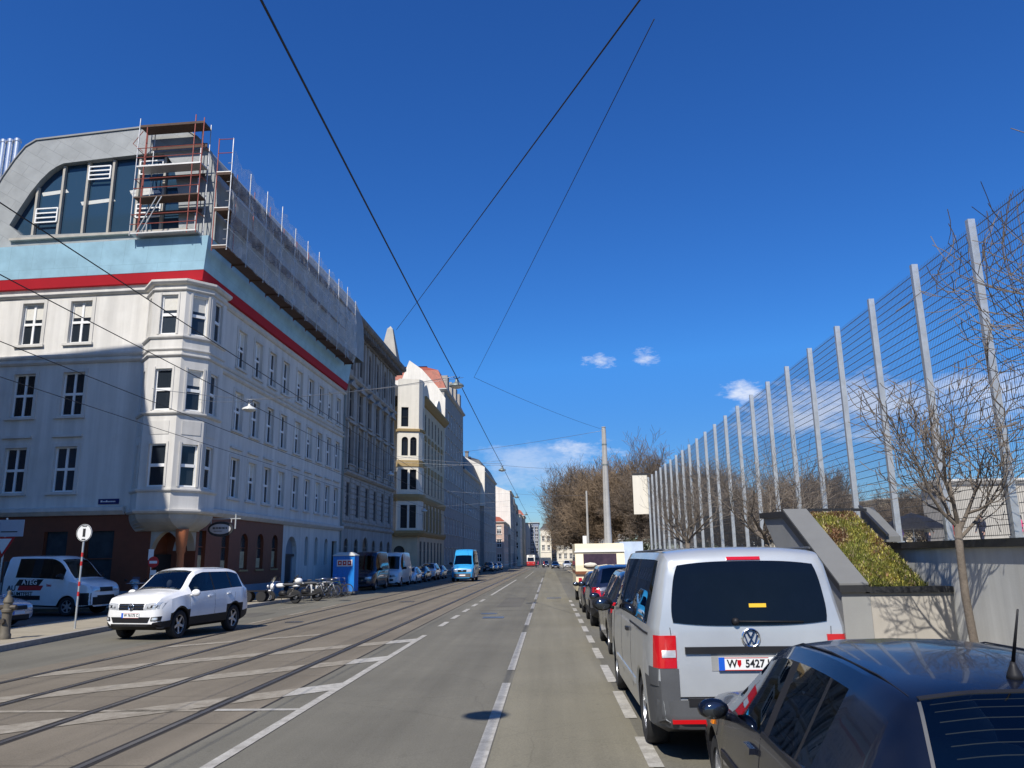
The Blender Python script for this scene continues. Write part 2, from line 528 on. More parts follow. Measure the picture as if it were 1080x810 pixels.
def cloud(az, el, wa, we, sc_, thr, amt):
    """one soft cloud at a compass bearing and elevation in the sky, broken up by noise"""
    a, e = R(az), R(el)
    d = n.new('ShaderNodeVectorMath'); d.operation = 'SUBTRACT'
    l.new(vec, d.inputs[0]); d.inputs[1].default_value = (math.sin(a) * math.cos(e), math.cos(a) * math.cos(e), math.sin(e))
    s = n.new('ShaderNodeVectorMath'); s.operation = 'MULTIPLY'; l.new(d.outputs[0], s.inputs[0])
    s.inputs[1].default_value = (1 / R(wa), .6 / R(wa), 1 / R(we))
    ln = n.new('ShaderNodeVectorMath'); ln.operation = 'LENGTH'; l.new(s.outputs[0], ln.inputs[0])
    nz = noise(n, l, scaled(n, l, vec, 1, 1, 2.6), sc_, 9, .66)
    f = mul(n, l, nz, mul(n, l, ln.outputs['Value'], -.40), 'ADD')
    return ramp(n, l, f, thr, thr + .26, 0, amt)


cl = None
for args in ((-1.5, 6.4, 8.5, 2.4, 16, .22, .36), (2.2, 7.6, 5.0, 1.1, 24, .23, .6), (4.2, 13.9, 2.0, .8, 30, .26, .75), (7.6, 14.1, 1.6, .9, 34, .28, .6),
             (14.8, 11.2, 2.6, 1.4, 26, .23, .75), (21., 9.6, 9.5, 2.9, 15, .19, .62), (30., 9.5, 7., 2.4, 16, .2, .6), (-24., 8, 8, 2, 12, .2, .5)):
    c_ = cloud(*args)
    cl = c_ if cl is None else mul(n, l, cl, c_, 'MAXIMUM')
gm_ = n.new('ShaderNodeGamma'); gm_.inputs[1].default_value = 2.0; l.new(sky.outputs[0], gm_.inputs[0])
hsv = n.new('ShaderNodeSeparateColor'); hsv.mode = 'HSV'; l.new(sky.outputs[0], hsv.inputs[0])
vp = mul(n, l, hsv.outputs[2], -1.0, 'POWER')
vp = mul(n, l, vp, mul(n, l, mul(n, l, 5.9, hsv.outputs[2], 'DIVIDE'), 1.0, 'MINIMUM'))
vs_ = n.new('ShaderNodeVectorMath'); vs_.operation = 'SCALE'; l.new(gm_.outputs[0], vs_.inputs[0]); l.new(vp, vs_.inputs['Scale'])
dz = n.new('ShaderNodeSeparateXYZ'); l.new(vec, dz.inputs[0])
tk = n.new('ShaderNodeCombineColor'); tk.inputs[0].default_value = .62; tk.inputs[2].default_value = 1.
l.new(ramp(n, l, dz.outputs[2], .02, .24, .69, .97), tk.inputs[1])
tint = mixc(n, l, 1., vs_.outputs[0], tk.outputs[0], 'MULTIPLY')
cc = mixc(n, l, cl, tint, (6.2, 6.5, 7.2))
l.new(cc, bg.inputs[0]); bg.inputs[1].default_value = .115
l.new(bg.outputs[0], out.inputs[0])

sc.view_settings.view_transform = 'Standard'; sc.view_settings.look = 'None'; sc.view_settings.gamma = 1.
sc.view_settings.exposure = .3; sc.view_settings.use_curve_mapping = False
sc.render.engine = 'CYCLES'
sc.cycles.use_denoising = True
sc.cycles.max_bounces = 8; sc.cycles.transparent_max_bounces = 24; sc.cycles.diffuse_bounces = 3
sc.cycles.caustics_reflective = False; sc.cycles.caustics_refractive = False

# ------------------------------------------------------------------ ground, road, markings
def strip(x0, x1, y0, y1, h, mi, mb):
    """sheet that follows the street's fall, h above it"""
    ys = [y0]
    while ys[-1] < y1 - 1e-6: ys.append(min(y1, ys[-1] + 20.))
    for a, b in zip(ys, ys[1:]):
        mb.quad((x0, a, gz(a) + h), (x1, a, gz(a) + h), (x1, b, gz(b) + h), (x0, b, gz(b) + h), mi)


def struct(name, mb, m, **k):
    return tag(mb.build(name, m, **k), kind='structure')


g = MB()
for a, b in ((-60, 0), (0, 60), (60, 140), (140, 240), (240, 420), (420, 900), (900, 4000)):
    g.quad((-3000, a, gz(a) - .02), (3000, a, gz(a) - .02), (3000, b, gz(b) - .02), (-3000, b, gz(b) - .02))
struct('ground', g, M['side'])
g = MB(); strip(-3.82, 2.95, -20, 420, 0, 0, g); struct('road', g, M['asphalt'])
g = MB(); strip(-.62, .90, -20, 200, .004, 0, g); struct('bike_lane', g, M['lane'])
g = MB(); strip(-9.75, -3.82, -20, 420, 0, 0, g); struct('tram_bed', g, M['bed'])
g = MB(); strip(-13.05, -9.75, -20, 420, 0, 0, g); struct('road', g, M['asphalt'])
# joint of tar between the tram bed and the lane
g = MB(); strip(-3.84, -3.80, -20, 420, .004, 0, g); struct('tar_joint', g, M['groove'])
g = MB()
for y in (7.2, 30.6, 52.):
    strip(-3.2, .9, y, y + .05, .0045, 0, g)
struct('tar_joint', g, M['groove'])
for x in (-9.07, -7.62, -5.98, -4.48):
    s_ = 1 if x in (-9.07, -5.98) else -1
    g = MB()
    strip(x - .085, x + .085, -20, 420, .005, 0, g)
    strip(x - .03, x + .035, -20, 420, .009, 1, g)
    struct('tram_rail', g, [M['groove'], M['rail']])
# centre dashes, the solid line and its dashes, the parking line
g = MB()
y = 7.0
for a, b in ((4.2, 12.75), (14.2, 21.4), (23.6, 29.2), (31.6, 36.2), (38.8, 44.5), (47.5, 64.), (68., 85.)):
    strip(-.765, -.635, a, b, .008, 0, g)
struct('road_marking', g, M['paint'])
g = MB(); strip(-3.30, -3.17, 2., 20.9, .008, 0, g); struct('road_marking', g, M['paint'])
g = MB()
for a, b in ((23.6, 25.3), (26.6, 28.3), (30., 31.9), (33.6, 35.6), (37.4, 39.6)):
    strip(-3.30, -3.14, a, b, .008, 0, g)
strip(-3.28, -3.14, 44., 78., .008, 0, g)
strip(-2.6, -2.5, 84., 130., .008, 0, g)
struct('road_marking', g, M['paint'])
g = MB()
for a, b in ((5.4, 6.9), (7.7, 8.95), (9.95, 11.9), (12.75, 14.75), (15.7, 17.5), (18.6, 20.3), (21.4, 23.1), (24.2, 25.9), (27, 28.7), (29.8, 31.5), (33, 34.6), (36, 37.7)):
    strip(.86, 1.0, a, b, .008, 0, g)
struct('road_marking', g, M['paint'])
# hatching across the tracks: fresh beside the solid line, worn on the tram bed
def slant(y0, xa, xb, wd, mb):
    k = .97
    pts = []
    for x, o in ((xa, 0), (xb, 0), (xb, wd), (xa, wd)):
        yy = y0 + (x + 3.24) * k + o
        pts.append((x, yy, gz(yy) + .007))
    mb.poly(pts)


g = MB(); h = MB()
for y0, wd in ((19.3, .78), (15.7, .78), (12.2, .78)):
    slant(y0, -3.84, -3.30, wd, g)
    for xa, xb in ((-4.38, -3.85), (-5.89, -4.58), (-7.52, -6.08), (-8.97, -7.72)):
        slant(y0, xa, xb, wd, h)
slant(23.9, -7.5, -6.1, .5, h); slant(23.9, -8.9, -7.75, .5, h)
strip(-4.38, -3.3, 10.58, 10.72, .0075, 0, g)
for xa, xb in ((-5.89, -4.58), (-7.52, -6.08)): strip(xa, xb, 10.56, 10.70, .007, 0, h)
struct('road_marking', g, M['paint']); struct('road_marking', h, M['oldpaint'])
g = MB()
for a, b in ((25.5, 27.6), (29.2, 31.5), (33.5, 36.)):
    strip(-9.65, -9.5, a, b, .007, 0, g)
for a, b in ((26., 29.5), (33., 37.)):
    strip(-11.3, -11.18, a, b, .007, 0, g)
struct('road_marking', g, M['oldpaint'])
# repair patches and old oil stains
PAT = asphalt('patched_asphalt', (.105, .098, .080), (.125, .117, .096))
for x0, x1, y0, y1 in ((-2.2, -1.2, 33., 41.), (-12.6, -10.6, 28.6, 31.)):
    g = MB(); strip(x0, x1, y0, y1, .0046, 0, g); struct('asphalt_patch', g, PAT)
for x, y, r_ in ((-8.3, 26., .30), (-2.2, 29., .30)):
    g = MB(); g.poly([(x + r_ * math.cos(a), y + r_ * math.sin(a), gz(y) + .0085) for a in [2 * PI * i / 24 for i in range(24)]]); struct('manhole_cover', g, M['rail'])
# drain covers
g = MB()
for x, y in ((-6.8, 38.2), (-1.9, 27.), (.2, 40.)):
    strip(x - .35, x + .35, y - .35, y + .35, .009, 0, g)
struct('drain_cover', g, M['rail'])

# pavements with kerbs
def pavement(pts, h=.13, kerb=None, m='pave'):
    mb = MB(); top = [(x, y, gz(y) + h) for x, y in pts]
    tri = tessellate_polygon([[Vector(p) for p in top]])
    mb.add(top, [tuple(t) for t in tri])
    n_ = len(pts)
    for i in range(n_):
        a, b = top[i], top[(i + 1) % n_]
        mb.quad((a[0], a[1], a[2] - .3), (b[0], b[1], b[2] - .3), b, a)
    o = struct('pavement', mb, M[m])
    bm = bmesh.new(); bm.from_mesh(o.data); bmesh.ops.recalc_face_normals(bm, faces=bm.faces); bm.to_mesh(o.data); bm.free()
    if kerb:
        k = MB()
        ins = .16
        for (x0, y0), (x1, y1) in zip(kerb, kerb[1:]):
            d = Vector((x1 - x0, y1 - y0)).normalized(); nn = Vector((-d.y, d.x))
            c4 = [(x0, y0), (x1, y1), (x1 + nn.x * ins, y1 + nn.y * ins), (x0 + nn.x * ins, y0 + nn.y * ins)]
            nb = [(a - nn.x * .012, b - nn.y * .012) for a, b in c4[:2]] + c4[2:]
            k.prism([(a, b, gz(b) - .1) for a, b in nb], (0, 0, h + .105))
        struct('kerb', k, M['kerb'])


# pavement strip on the left, carried across the mouth of the side street
isl = [(-12.35, -20), (-12.4, 17.8), (-12.7, 20.6), (-13.05, 24.), (-13.15, 33.4), (-15.7, 33.4), (-15.75, 24.), (-15.5, 20.8), (-15.2, -20)]
pavement(isl, .13, isl[:5])
g = MB()
for xa, ya, yb in ((-15.75, 24., 33.4), (-15.6, 20.8, 24.)):
    g.prism([(xa, ya, gz(ya) - .1), (xa - .14, ya, gz(ya) - .1), (xa - .14, yb, gz(yb) - .1), (xa, yb, gz(yb) - .1)], (0, 0, .24))
struct('kerb', g, M['kerb'])
# pavement round the corner house and on along the street
pv = [(-60, 33.6), (-20, 33.5), (-15.9, 33.41), (-13.15, 33.41), (-13.1, 35.), (-13.05, 37.), (-13.0, 78.5), (-13.6, 81.), (-15.5, 82.), (-60, 82.), (-60, 34.8)]
pavement(pv, .13, pv[3:8])
pv = [(-60, 87.), (-15., 87.), (-13.6, 88.), (-13.05, 90.), (-12.2, 190.), (-60, 190.)]
pavement(pv, .13, pv[1:5])
pv = [(-60, 198.), (-9.5, 198.), (-8.3, 200.), (-7.6, 330.), (-60, 330.)]
pavement(pv, .13, pv[1:4])
# right pavement, up to the retaining wall
pv = [(6.05, -20), (6.05, 330), (2.95, 330), (2.95, -20)]
pavement(pv, .13, [(2.95, 330), (2.95, -20)])
# raised ground of the park behind the wall
g = MB(); g.box(6.35, 75, -12, 70, -.3, 1.90); struct('plaza_ground', g, M['plaza'])
g = MB(); g.box(6.2, 160, 70, 330, -3, .25); struct('park_ground', g, M['soil'])
# ------------------------------------------------------------------ buildings
def front(d0=0., u0=0.):
    """street facade frame: u runs along the street (+y), d outward (+x)"""
    return lambda u, d, z: (d0 + d, u0 + u, z)


def frame_of(o, ax):
    """facade frame from an origin and a unit direction: outward is on the right-hand side of u"""
    ox, oy = o; ux, uy = ax
    return lambda u, d, z: (ox + u * ux + d * uy, oy + u * uy - d * ux, z)


def wall(mb, P, u0, u1, z0, z1, holes=(), dep=.24, mi=0, mr=None):
    """wall sheet with real openings and reveals; a hole is (ua, ub, za, zb) or (ua, ub, za, zb, 'arch')"""
    mr = mi if mr is None else mr
    us = sorted({u0, u1} | {h[i] for h in holes for i in (0, 1) if u0 < h[i] < u1})
    zs = sorted({z0, z1} | {h[i] for h in holes for i in (2, 3) if z0 < h[i] < z1})
    for ua, ub in zip(us, us[1:]):
        run = None
        for za, zb in zip(zs, zs[1:]):
            c, d = (ua + ub) / 2, (za + zb) / 2
            if any(h[0] < c < h[1] and h[2] < d < h[3] for h in holes):
                if run is not None: mb.quad(P(ua, 0, run), P(ub, 0, run), P(ub, 0, za), P(ua, 0, za), mi); run = None
            elif run is None:
                run = za
        if run is not None: mb.quad(P(ua, 0, run), P(ub, 0, run), P(ub, 0, z1), P(ua, 0, z1), mi)
    for h in holes:
        a, b, c, d = h[:4]
        if len(h) > 4:
            arch_fill(mb, P, a, b, d, mi, dep)
            zs_ = d - (b - a) / 2
            for u in (a, b): mb.quad(P(u, 0, c), P(u, -dep, c), P(u, -dep, zs_), P(u, 0, zs_), mr)
        else:
            for u in (a, b): mb.quad(P(u, 0, c), P(u, -dep, c), P(u, -dep, d), P(u, 0, d), mr)
            mb.quad(P(a, 0, d), P(b, 0, d), P(b, -dep, d), P(a, -dep, d), mr)
        mb.quad(P(a, 0, c), P(b, 0, c), P(b, -dep, c), P(a, -dep, c), mr)


def arch_fill(mb, P, a, b, ztop, mi, dep, n=8):
    r = (b - a) / 2; zs = ztop - r; c = (a + b) / 2
    pts = [(c - r * math.cos(PI * i / n), zs + r * math.sin(PI * i / n)) for i in range(n + 1)]
    for p, q in zip(pts, pts[1:]):
        mb.quad(P(p[0], 0, p[1]), P(q[0], 0, q[1]), P(q[0], 0, ztop), P(p[0], 0, ztop), mi)
        mb.quad(P(p[0], 0, p[1]), P(q[0], 0, q[1]), P(q[0], -dep, q[1]), P(p[0], -dep, p[1]), mi)


WIN = {}


def window_meshes(w, h, kind, fm, blind=0., pm='pane'):
    key = (round(w, 2), round(h, 2), kind, fm.name, blind, pm)
    if key in WIN: return WIN[key]
    f = MB(); p = MB(); t = .07
    Q = lambda u, d, z: (u, -d, z)      # local x across, -y outward
    x0, x1 = -w / 2, w / 2
    if kind == 'arch':
        r = w / 2; zs = h - r; n_ = 8
        f.obox(Q, x0, x0 + t, -.05, .03, 0, zs); f.obox(Q, x1 - t, x1, -.05, .03, 0, zs); f.obox(Q, x0 + t, x1 - t, -.05, .03, 0, t)
        f.obox(Q, x0 + t, x1 - t, -.045, .035, zs - .05, zs + .05); f.obox(Q, -.035, .035, -.047, .033, t, zs - .05)
        for i in range(n_):
            a, b = PI * i / n_, PI * (i + 1) / n_
            q = [(r * math.cos(a), zs + r * math.sin(a)), (r * math.cos(b), zs + r * math.sin(b)), ((r - t) * math.cos(b), zs + (r - t) * math.sin(b)), ((r - t) * math.cos(a), zs + (r - t) * math.sin(a))]
            f.prism([Q(x, .03, z) for x, z in q], (0, .08, 0))
        p.poly([Q(x0, -.02, 0), Q(x1, -.02, 0)] + [Q(r * math.cos(PI * i / n_), -.02, zs + r * math.sin(PI * i / n_)) for i in range(n_ + 1)])
    else:
        f.obox(Q, x0, x0 + t, -.05, .03, 0, h); f.obox(Q, x1 - t, x1, -.05, .03, 0, h)
        f.obox(Q, x0 + t, x1 - t, -.05, .03, 0, t); f.obox(Q, x0 + t, x1 - t, -.05, .03, h - t, h)
        if kind in ('cross', 'box'):
            zt = h * .5 if kind == 'cross' else h * .66
            f.obox(Q, x0 + t, x1 - t, -.045, .04, zt - .06, zt + .06)
            f.obox(Q, -.055, .055, -.047, .034, t, zt - .06); f.obox(Q, -.055, .055, -.047, .034, zt + .06, h - t)
        if kind == 'single':
            zt = h * .5; f.obox(Q, x0 + t, x1 - t, -.045, .04, zt - .07, zt + .07)
        if kind == 'rungs':
            for k in range(1, 4): f.obox(Q, x0 + t, x1 - t, -.045, .03, h * k / 4 - .03, h * k / 4 + .03)
        p.quad(Q(x0, -.02, 0), Q(x1, -.02, 0), Q(x1, -.02, h), Q(x0, -.02, h), 0)
        if blind:
            p.quad(Q(x0 + t, -.012, h * (1 - blind)), Q(x1 - t, -.012, h * (1 - blind)), Q(x1 - t, -.012, h - t), Q(x0 + t, -.012, h - t), 1)
    WIN[key] = (f.mesh('window', fm), p.mesh('pane', [M[pm], M['blind']]))
    return WIN[key]


def add_window(parent, P, hole, fm, kind='cross', dep=.16, blind=0., pm='pane'):
    a, b, c, d = hole[:4]
    fmesh, pmesh = window_meshes(b - a, d - c, 'arch' if len(hole) > 4 else kind, fm, blind, pm)
    o = link('window', fmesh, parent)
    p0 = Vector(P((a + b) / 2, -dep, c)); ux = (Vector(P(1, 0, 0)) - Vector(P(0, 0, 0))); dn = (Vector(P(0, 1, 0)) - Vector(P(0, 0, 0)))
    rot = Matrix((ux, -dn, Vector((0, 0, 1)))).transposed()
    o.matrix_local = Matrix.Translation(p0) @ rot.to_4x4()
    link('pane', pmesh, o)
    return o


def windows(parent, P, holes, fm, kind='cross', blinds=(), dep=.16, pm='pane'):
    for i, h in enumerate(holes):
        add_window(parent, P, h, fm, kind, dep, .38 if i in blinds else 0., pm)


# ---- the white corner house -------------------------------------------------
YAW = -R(1.146)
b1 = thing('corner_house', 'white corner house with red and blue fascia, rounded slate attic and corner bay window', 'house', (-16.46, 34.96, 0), YAW)
PS = front()                                   # street side, u along the street
PL = frame_of((0, 0), (-.99919, .0402))        # side facing the photographer, u leftwards
PLo = lambda u, d, z: PL(u, -d, z)             # its outward is towards the camera
LEN = 25.4; LW = 22.
wm = MB()
sh = [(c - .55, c + .55) for c in (5.25, 7.55, 9.8, 12.05, 14.65, 17.05, 19.35, 21.55, 23.75)]
st_holes = [(a, b, z, z + 2.05) for z in (5.08, 8.6, 11.98) for a, b in sh]
wall(wm, PS, 1.5, LEN, 4.1, 15.05, st_holes)
lf_holes = [(c - .55, c + .55, z, z + 2.1) for z in (5.1, 8.68, 12.25) for c in (5.98, 8.5, 11.2, 13.9, 16.6, 19.3)]
wall(wm, PLo, 2.3, LW, 4.1, 15.05, lf_holes)
# ground floor: red-brown shop round the corner, grey-white beyond
rsh = [(1.75, 2.5, 1.4, 3.3), (4.25, 5.15, 1.4, 3.3), (6.6, 7.6, 1.4, 3.3, 'arch'), (8.85, 9.85, 1.4, 3.35, 'arch'), (11.15, 12.1, 1.4, 3.35, 'arch')]
lsh = [(3.2, 4.55, .9, 3.28), (5.45, 6.6, .9, 3.28), (9.2, 10.6, .9, 3.28)]
sm = MB()
wall(sm, PS, 1.5, 12.95, .62, 4.1, rsh, .2)
wall(sm, PLo, 1.45, LW, .62, 4.1, lsh, .2)
# recess of the corner entrance: dark side and back walls, arched front and street openings
sm.quad(PLo(1.45, 0, -.3), PLo(1.45, -1.6, -.3), PLo(1.45, -1.6, 4.1), PLo(1.45, 0, 4.1))
sm.quad(PS(1.5, 0, -.3), PS(1.5, -1.4, -.3), PS(1.5, -1.4, 4.1), PS(1.5, 0, 4.1))
sm.quad(PLo(1.45, -1.6, -.3), PS(1.5, -1.4, -.3), PS(1.5, -1.4, 4.1), PLo(1.45, -1.6, 4.1))
sm.build('shopfront', M['red_shop'], b1)
gm = MB()
gh = [(13.5, 15.55, .0, 3.33, 'arch'), (17.1, 17.75, 1.5, 3.4, 'arch'), (19.15, 19.85, 1.5, 3.4, 'arch'), (21.4, 22.2, 1.5, 3.35, 'arch'), (23.2, 24.5, .0, 3.2)]
wall(wm, PS, 12.95, LEN, -.3, 4.1, gh, .3)
gm = MB()
gm.obox(PS, 1.5, 12.95, -.1, .06, -.4, .62); gm.obox(PLo, 1.45, LW, -.1, .06, -.4, .62)
gm.build('plinth', M['base_stone'], b1)
wm.quad(PS(LEN, 0, -.3), PS(LEN, -14, -.3), PS(LEN, -14, 15.05), PS(LEN, 0, 15.05))
wm.build('wall', M['white_wall'], b1)
windows(b1, PS, st_holes, M['white_paint'], 'cross', (1, 3, 6, 9, 13, 14, 18, 19, 22, 25))
windows(b1, PLo, lf_holes, M['white_paint'], 'cross', (12, 13, 14, 16))
# window surrounds, sills and hoods
for P, hs in ((PS, st_holes), (PLo, lf_holes)):
    for a, b, c, d in hs:
        tm = MB()
        for u0_, u1_ in ((a - .17, a - .004), (b + .004, b + .17)): tm.obox(P, u0_, u1_, -.02, .035, c - .02, d + .16)
        tm.obox(P, a - .004, b + .004, -.02, .04, d + .003, d + .165)
        tm.obox(P, a - .22, b + .22, -.1, .11, c - .14, c - .022)
        if c < 8: tm.obox(P, a - .2, b + .2, -.02, .12, d + .45, d + .56)
        tm.build('window_surround', M['white_trim'], b1)
# string courses and cornices run round both sides
rp = [PLo(LW, 0, 0)[:2], PLo(2.5, 0, 0)[:2]]
sp = [PS(2.1, 0, 0)[:2], PS(LEN, 0, 0)[:2]]
cm = MB()
for z, o in ((4.1, .26), (11.2, .14), (11.5, .11), (14.62, .16)):
    prof = [(-.05, z - .02), (o * .5, z), (o, z + .09), (o, z + .17), (-.05, z + .2)]
    if z > 4.5:
        cm.sweep(rp, prof); cm.sweep(sp, prof)
    else:
        prof = [(-.05, z - .12), (o * .4, z - .1), (o, z + .08), (o, z + .24), (-.05, z + .3)]
        cm.sweep([PLo(LW, 0, 0)[:2], PLo(2.75, 0, 0)[:2]], prof); cm.sweep([PS(2.15, 0, 0)[:2], PS(LEN, 0, 0)[:2]], prof)
cm.build('cornice', M['white_trim'], b1)
# bay window wrapped round the corner
bp = [(-2.59, .104), (-1.75, -.86), (-.21, -.865), (.66, .05), (.66, 1.65), (0., 2.1)]
bm_ = MB(); bay_w = []
for i, ((xa, ya), (xb, yb)) in enumerate(zip(bp, bp[1:])):
    ln = math.hypot(xb - xa, yb - ya); F_ = frame_of((xa, ya), ((xb - xa) / ln, (yb - ya) / ln))
    hs = []
    if i < 4:
        ww = (.42, .80, .74, .80)[i]; cu = ln * (.55, .5, .55, .45)[i]
        hs = [(cu - ww / 2, cu + ww / 2, z, z + q) for z, q in ((5.15, 1.92), (8.62, 1.93), (12.2, 1.92))]
    wall(bm_, F_, 0, ln, 4.0, 14.9, hs, .2)
    bay_w.append((F_, hs))
bm_.poly([(x, y, 4.0) for x, y in bp]); bm_.poly([(x, y, 14.9) for x, y in bp])
bay = bm_.build('bay', M['white_wall'], b1)
for i, (F_, hs) in enumerate(bay_w): windows(b1, F_, hs, M['white_paint'], 'single', (2,) if i == 1 else ((1, 2) if i == 2 else ()), .13)
t2 = MB()
for z, o, hh in ((3.98, .16, .16), (4.92, .10, .12), (8.4, .11, .12), (11.12, .10, .1), (11.42, .07, .08), (11.98, .10, .12), (14.3, .09, .1), (14.62, .2, .2)):
    t2.sweep(bp, [(-.04, z - .03), (o * .6, z), (o, z + hh * .5), (o, z + hh), (-.04, z + hh + .02)])
for (F_, hs) in bay_w:
    for a, b, c, d in hs:
        t2.obox(F_, a - .1, a - .004, -.02, .03, c, d + .1); t2.obox(F_, b + .004, b + .1, -.02, .03, c, d + .1)
    if hs:
        a, b = hs[0][:2]
        for z in (7.5,): t2.obox(F_, a - .06, b + .06, -.02, .02, z, z + .62)
t2.build('bay_moulding', M['white_trim'], bay)
# shell-shaped corbel below the bay
lo = [(-2.2, .09), (-1.35, -.02), (.0, -.04), (.12, .15), (.1, 1.3), (0., 1.7)]
k_ = MB(); rows = []
for j in range(7):
    t = j / 6; e = 1 - (1 - t) ** 2.2
    rows.append([(a[0] + (b[0] - a[0]) * e, a[1] + (b[1] - a[1]) * e, 3.22 + .77 * t) for a, b in zip(lo, bp)])
vs = [p for r_ in rows for p in r_]
k_.add(vs, [(j * 6 + i, j * 6 + i + 1, (j + 1) * 6 + i + 1, (j + 1) * 6 + i) for j in range(6) for i in range(5)])
# arched lintels of the corner porch
for P, a, b in ((PLo, .0, 1.45), (PS, .12, 1.5)):
    n_ = 10; pts = [(a + (b - a) * i / n_, 2.35 + .85 * math.sin(PI * i / n_) ** .7) for i in range(n_ + 1)]
    for p, q in zip(pts, pts[1:]):
        k_.quad(P(p[0], -.02, p[1]), P(q[0], -.02, q[1]), P(q[0], -.02, 4.1), P(p[0], -.02, 4.1))
        k_.quad(P(p[0], -.02, p[1]), P(q[0], -.02, q[1]), P(q[0], -.4, q[1]), P(p[0], -.4, p[1]))
k_.build('bay_corbel', M['concrete_pale'], b1, smooth=False)
c_ = MB(); c_.lathe([(.2, -.3), (.2, .3), (.16, .36), (.155, 2.2), (.2, 2.3), (.2, 2.5), (.24, 2.62), (.28, 3.3)], (.02, .02, 0), n=18)
c_.build('porch_column', mat('orange_brown_stone', (.40, .13, .05), .5, var=.1), b1, angle=40)
# shop windows and entrance
SHOP = [mat('shop_window', (.03, .045, .055), .07, var=.4, scale=2.), mat('shop_poster', (.42, .36, .22), .5, var=.5, scale=3.)]
for P, hs in ((PS, rsh), (PLo, lsh)):
    for i, h in enumerate(hs):
        a, b, c, d = h[:4]
        m_ = MB(); m_.quad(P(a, -.17, c), P(b, -.17, c), P(b, -.17, d), P(a, -.17, d), 0)
        if P is PS:
            m_.quad(P(a + .08, -.15, c + .08), P(b - .08, -.15, c + .08), P(b - .08, -.15, c + (.75, .5, .95, .6, 1.)[i]), P(a + .08, -.15, c + (.75, .5, .95, .6, 1.)[i]), 1)
        for u0_, u1_ in ((a, a + .05), (b - .05, b)): m_.obox(P, u0_, u1_, -.18, -.1, c, d, 2)
        m_.obox(P, a + .05, b - .05, -.18, -.1, c, c + .06, 2)
        m_.obox(P, a + .05, b - .05, -.18, -.11, c + 1.12, c + 1.17, 2)
        m_.obox(P, a - .06, b + .06, -.05, .07, c - .09, c - .003, 3)
        m_.build('shop_window', SHOP + [M['red_shop'], M['ochre']], b1)
d_ = MB(); d_.quad(PLo(1.2, -1.48, -.15), PS(.5, -1.36, -.15), PS(.5, -1.36, 2.2), PLo(1.2, -1.48, 2.2))
d_.build('door', M['plastic'], b1)
a, b, c, d = gh[0][:4]
d_ = MB(); d_.quad(PS(a, -.28, c), PS(b, -.28, c), PS(b, -.28, d), PS(a, -.28, d), 1)
d_.obox(PS, a + .5, b - .45, -.27, -.2, -.15, 2.1, 0); d_.obox(PS, a, b, -.27, -.16, 2.1, 2.25, 0)
d_.build('door', [M['coping'], M['base_stone']], b1)
for h in gh[1:4]: add_window(b1, PS, h, M['base_stone'], 'single', .25)
a, b, c, d = gh[4][:4]
d_ = MB(); d_.obox(PS, a, b, -.3, -.24, -.2, d); d_.build('door', M['plastic'], b1)
# fascias: red below, pale blue above, flaring outwards
fp = [PLo(LW, 0, 0)[:2], (0, 0), PS(LEN, 0, 0)[:2]]
f_ = MB(); f_.sweep(fp, [(0, 15.04), (.16, 15.06), (.24, 15.54), (0, 15.56)]); f_.build('red_fascia', M['red_band'], b1)
f_ = MB(); f_.sweep(fp, [(.0, 15.565), (.22, 15.57), (.46, 17.2), (-.8, 17.26)]); f_.build('blue_fascia', M['blue_band'], b1)
# attic: rounded gable towards the photographer, extruded along the street
ga = [(16., 17.2), (13.5, 17.2), (12.7, 17.2), (12.3, 18.8), (11.75, 20.2), (11.2, 21.35), (10.65, 22.3), (10.15, 22.98), (9.6, 23.3), (6, 23.47), (3.0, 23.6), (2.4, 23.57), (1.9, 23.44), (1.3, 23.18), (.75, 22.75), (.2, 22.1), (-.15, 21.3), (-.4, 20.3), (-.5, 19.), (-.5, 17.2)]
gl = [(10.5, 18.67), (10.1, 19.45), (9.57, 20.4), (9.1, 21.05), (8.67, 21.5), (8.3, 21.75), (7.94, 21.9), (5.5, 22.03), (3.1, 22.13), (2.65, 22.08), (2.34, 21.9), (2.05, 21.5), (1.86, 21.0), (1.56, 19.7), (1.4, 17.85), (9.8, 18.05)]
ga = ga[2:]
G0 = -.12
at = MB()
tri = tessellate_polygon([[Vector((u, z, 0)) for u, z in ga], [Vector((u, z, 0)) for u, z in gl]])
allp = ga + gl
at.add([PLo(u, G0, z) for u, z in allp], [tuple(t) for t in tri], 0)
for i in range(len(gl)):
    p, q = gl[i], gl[(i + 1) % len(gl)]
    at.quad(PLo(p[0], G0, p[1]), PLo(q[0], G0, q[1]), PLo(q[0], G0 - .4, q[1]), PLo(p[0], G0 - .4, p[1]), 0)
for p, q in zip(ga, ga[1:]):
    at.quad(PLo(p[0], G0, p[1]), PLo(q[0], G0, q[1]), PLo(q[0], G0 - 25, q[1]), PLo(p[0], G0 - 25, p[1]), 0)
    if p[1] > 18: at.prism([PLo(p[0], G0 + .06, p[1] + .0), PLo(q[0], G0 + .06, q[1]), PLo(q[0], G0 + .06, q[1] + .09), PLo(p[0], G0 + .06, p[1] + .09)], Vector(PLo(0, -.5, 0)) - Vector(PLo(0, 0, 0)), 1)
at.poly([PLo(u, G0 - 25, z) for u, z in ga])
attic = at.build('attic', [M['slate'], M['concrete_grey']], b1)
gp = MB(); gp.poly([PLo(u, G0 - .33, z) for u, z in gl]); aw = gp.build('attic_glazing', M['pane_sky'], b1)
mm = MB()
for u, zt in ((9.33, 20.75), (7.98, 21.85), (6.65, 21.95), (5.28, 22.), (3.87, 22.05), (2.5, 21.95)):
    mm.obox(PLo, u - .06, u + .06, G0 - .33, G0 - .16, 17.9, zt)
mm.obox(PLo, .9, 10.3, G0 - .05, G0 + .16, 17.74, 17.86)
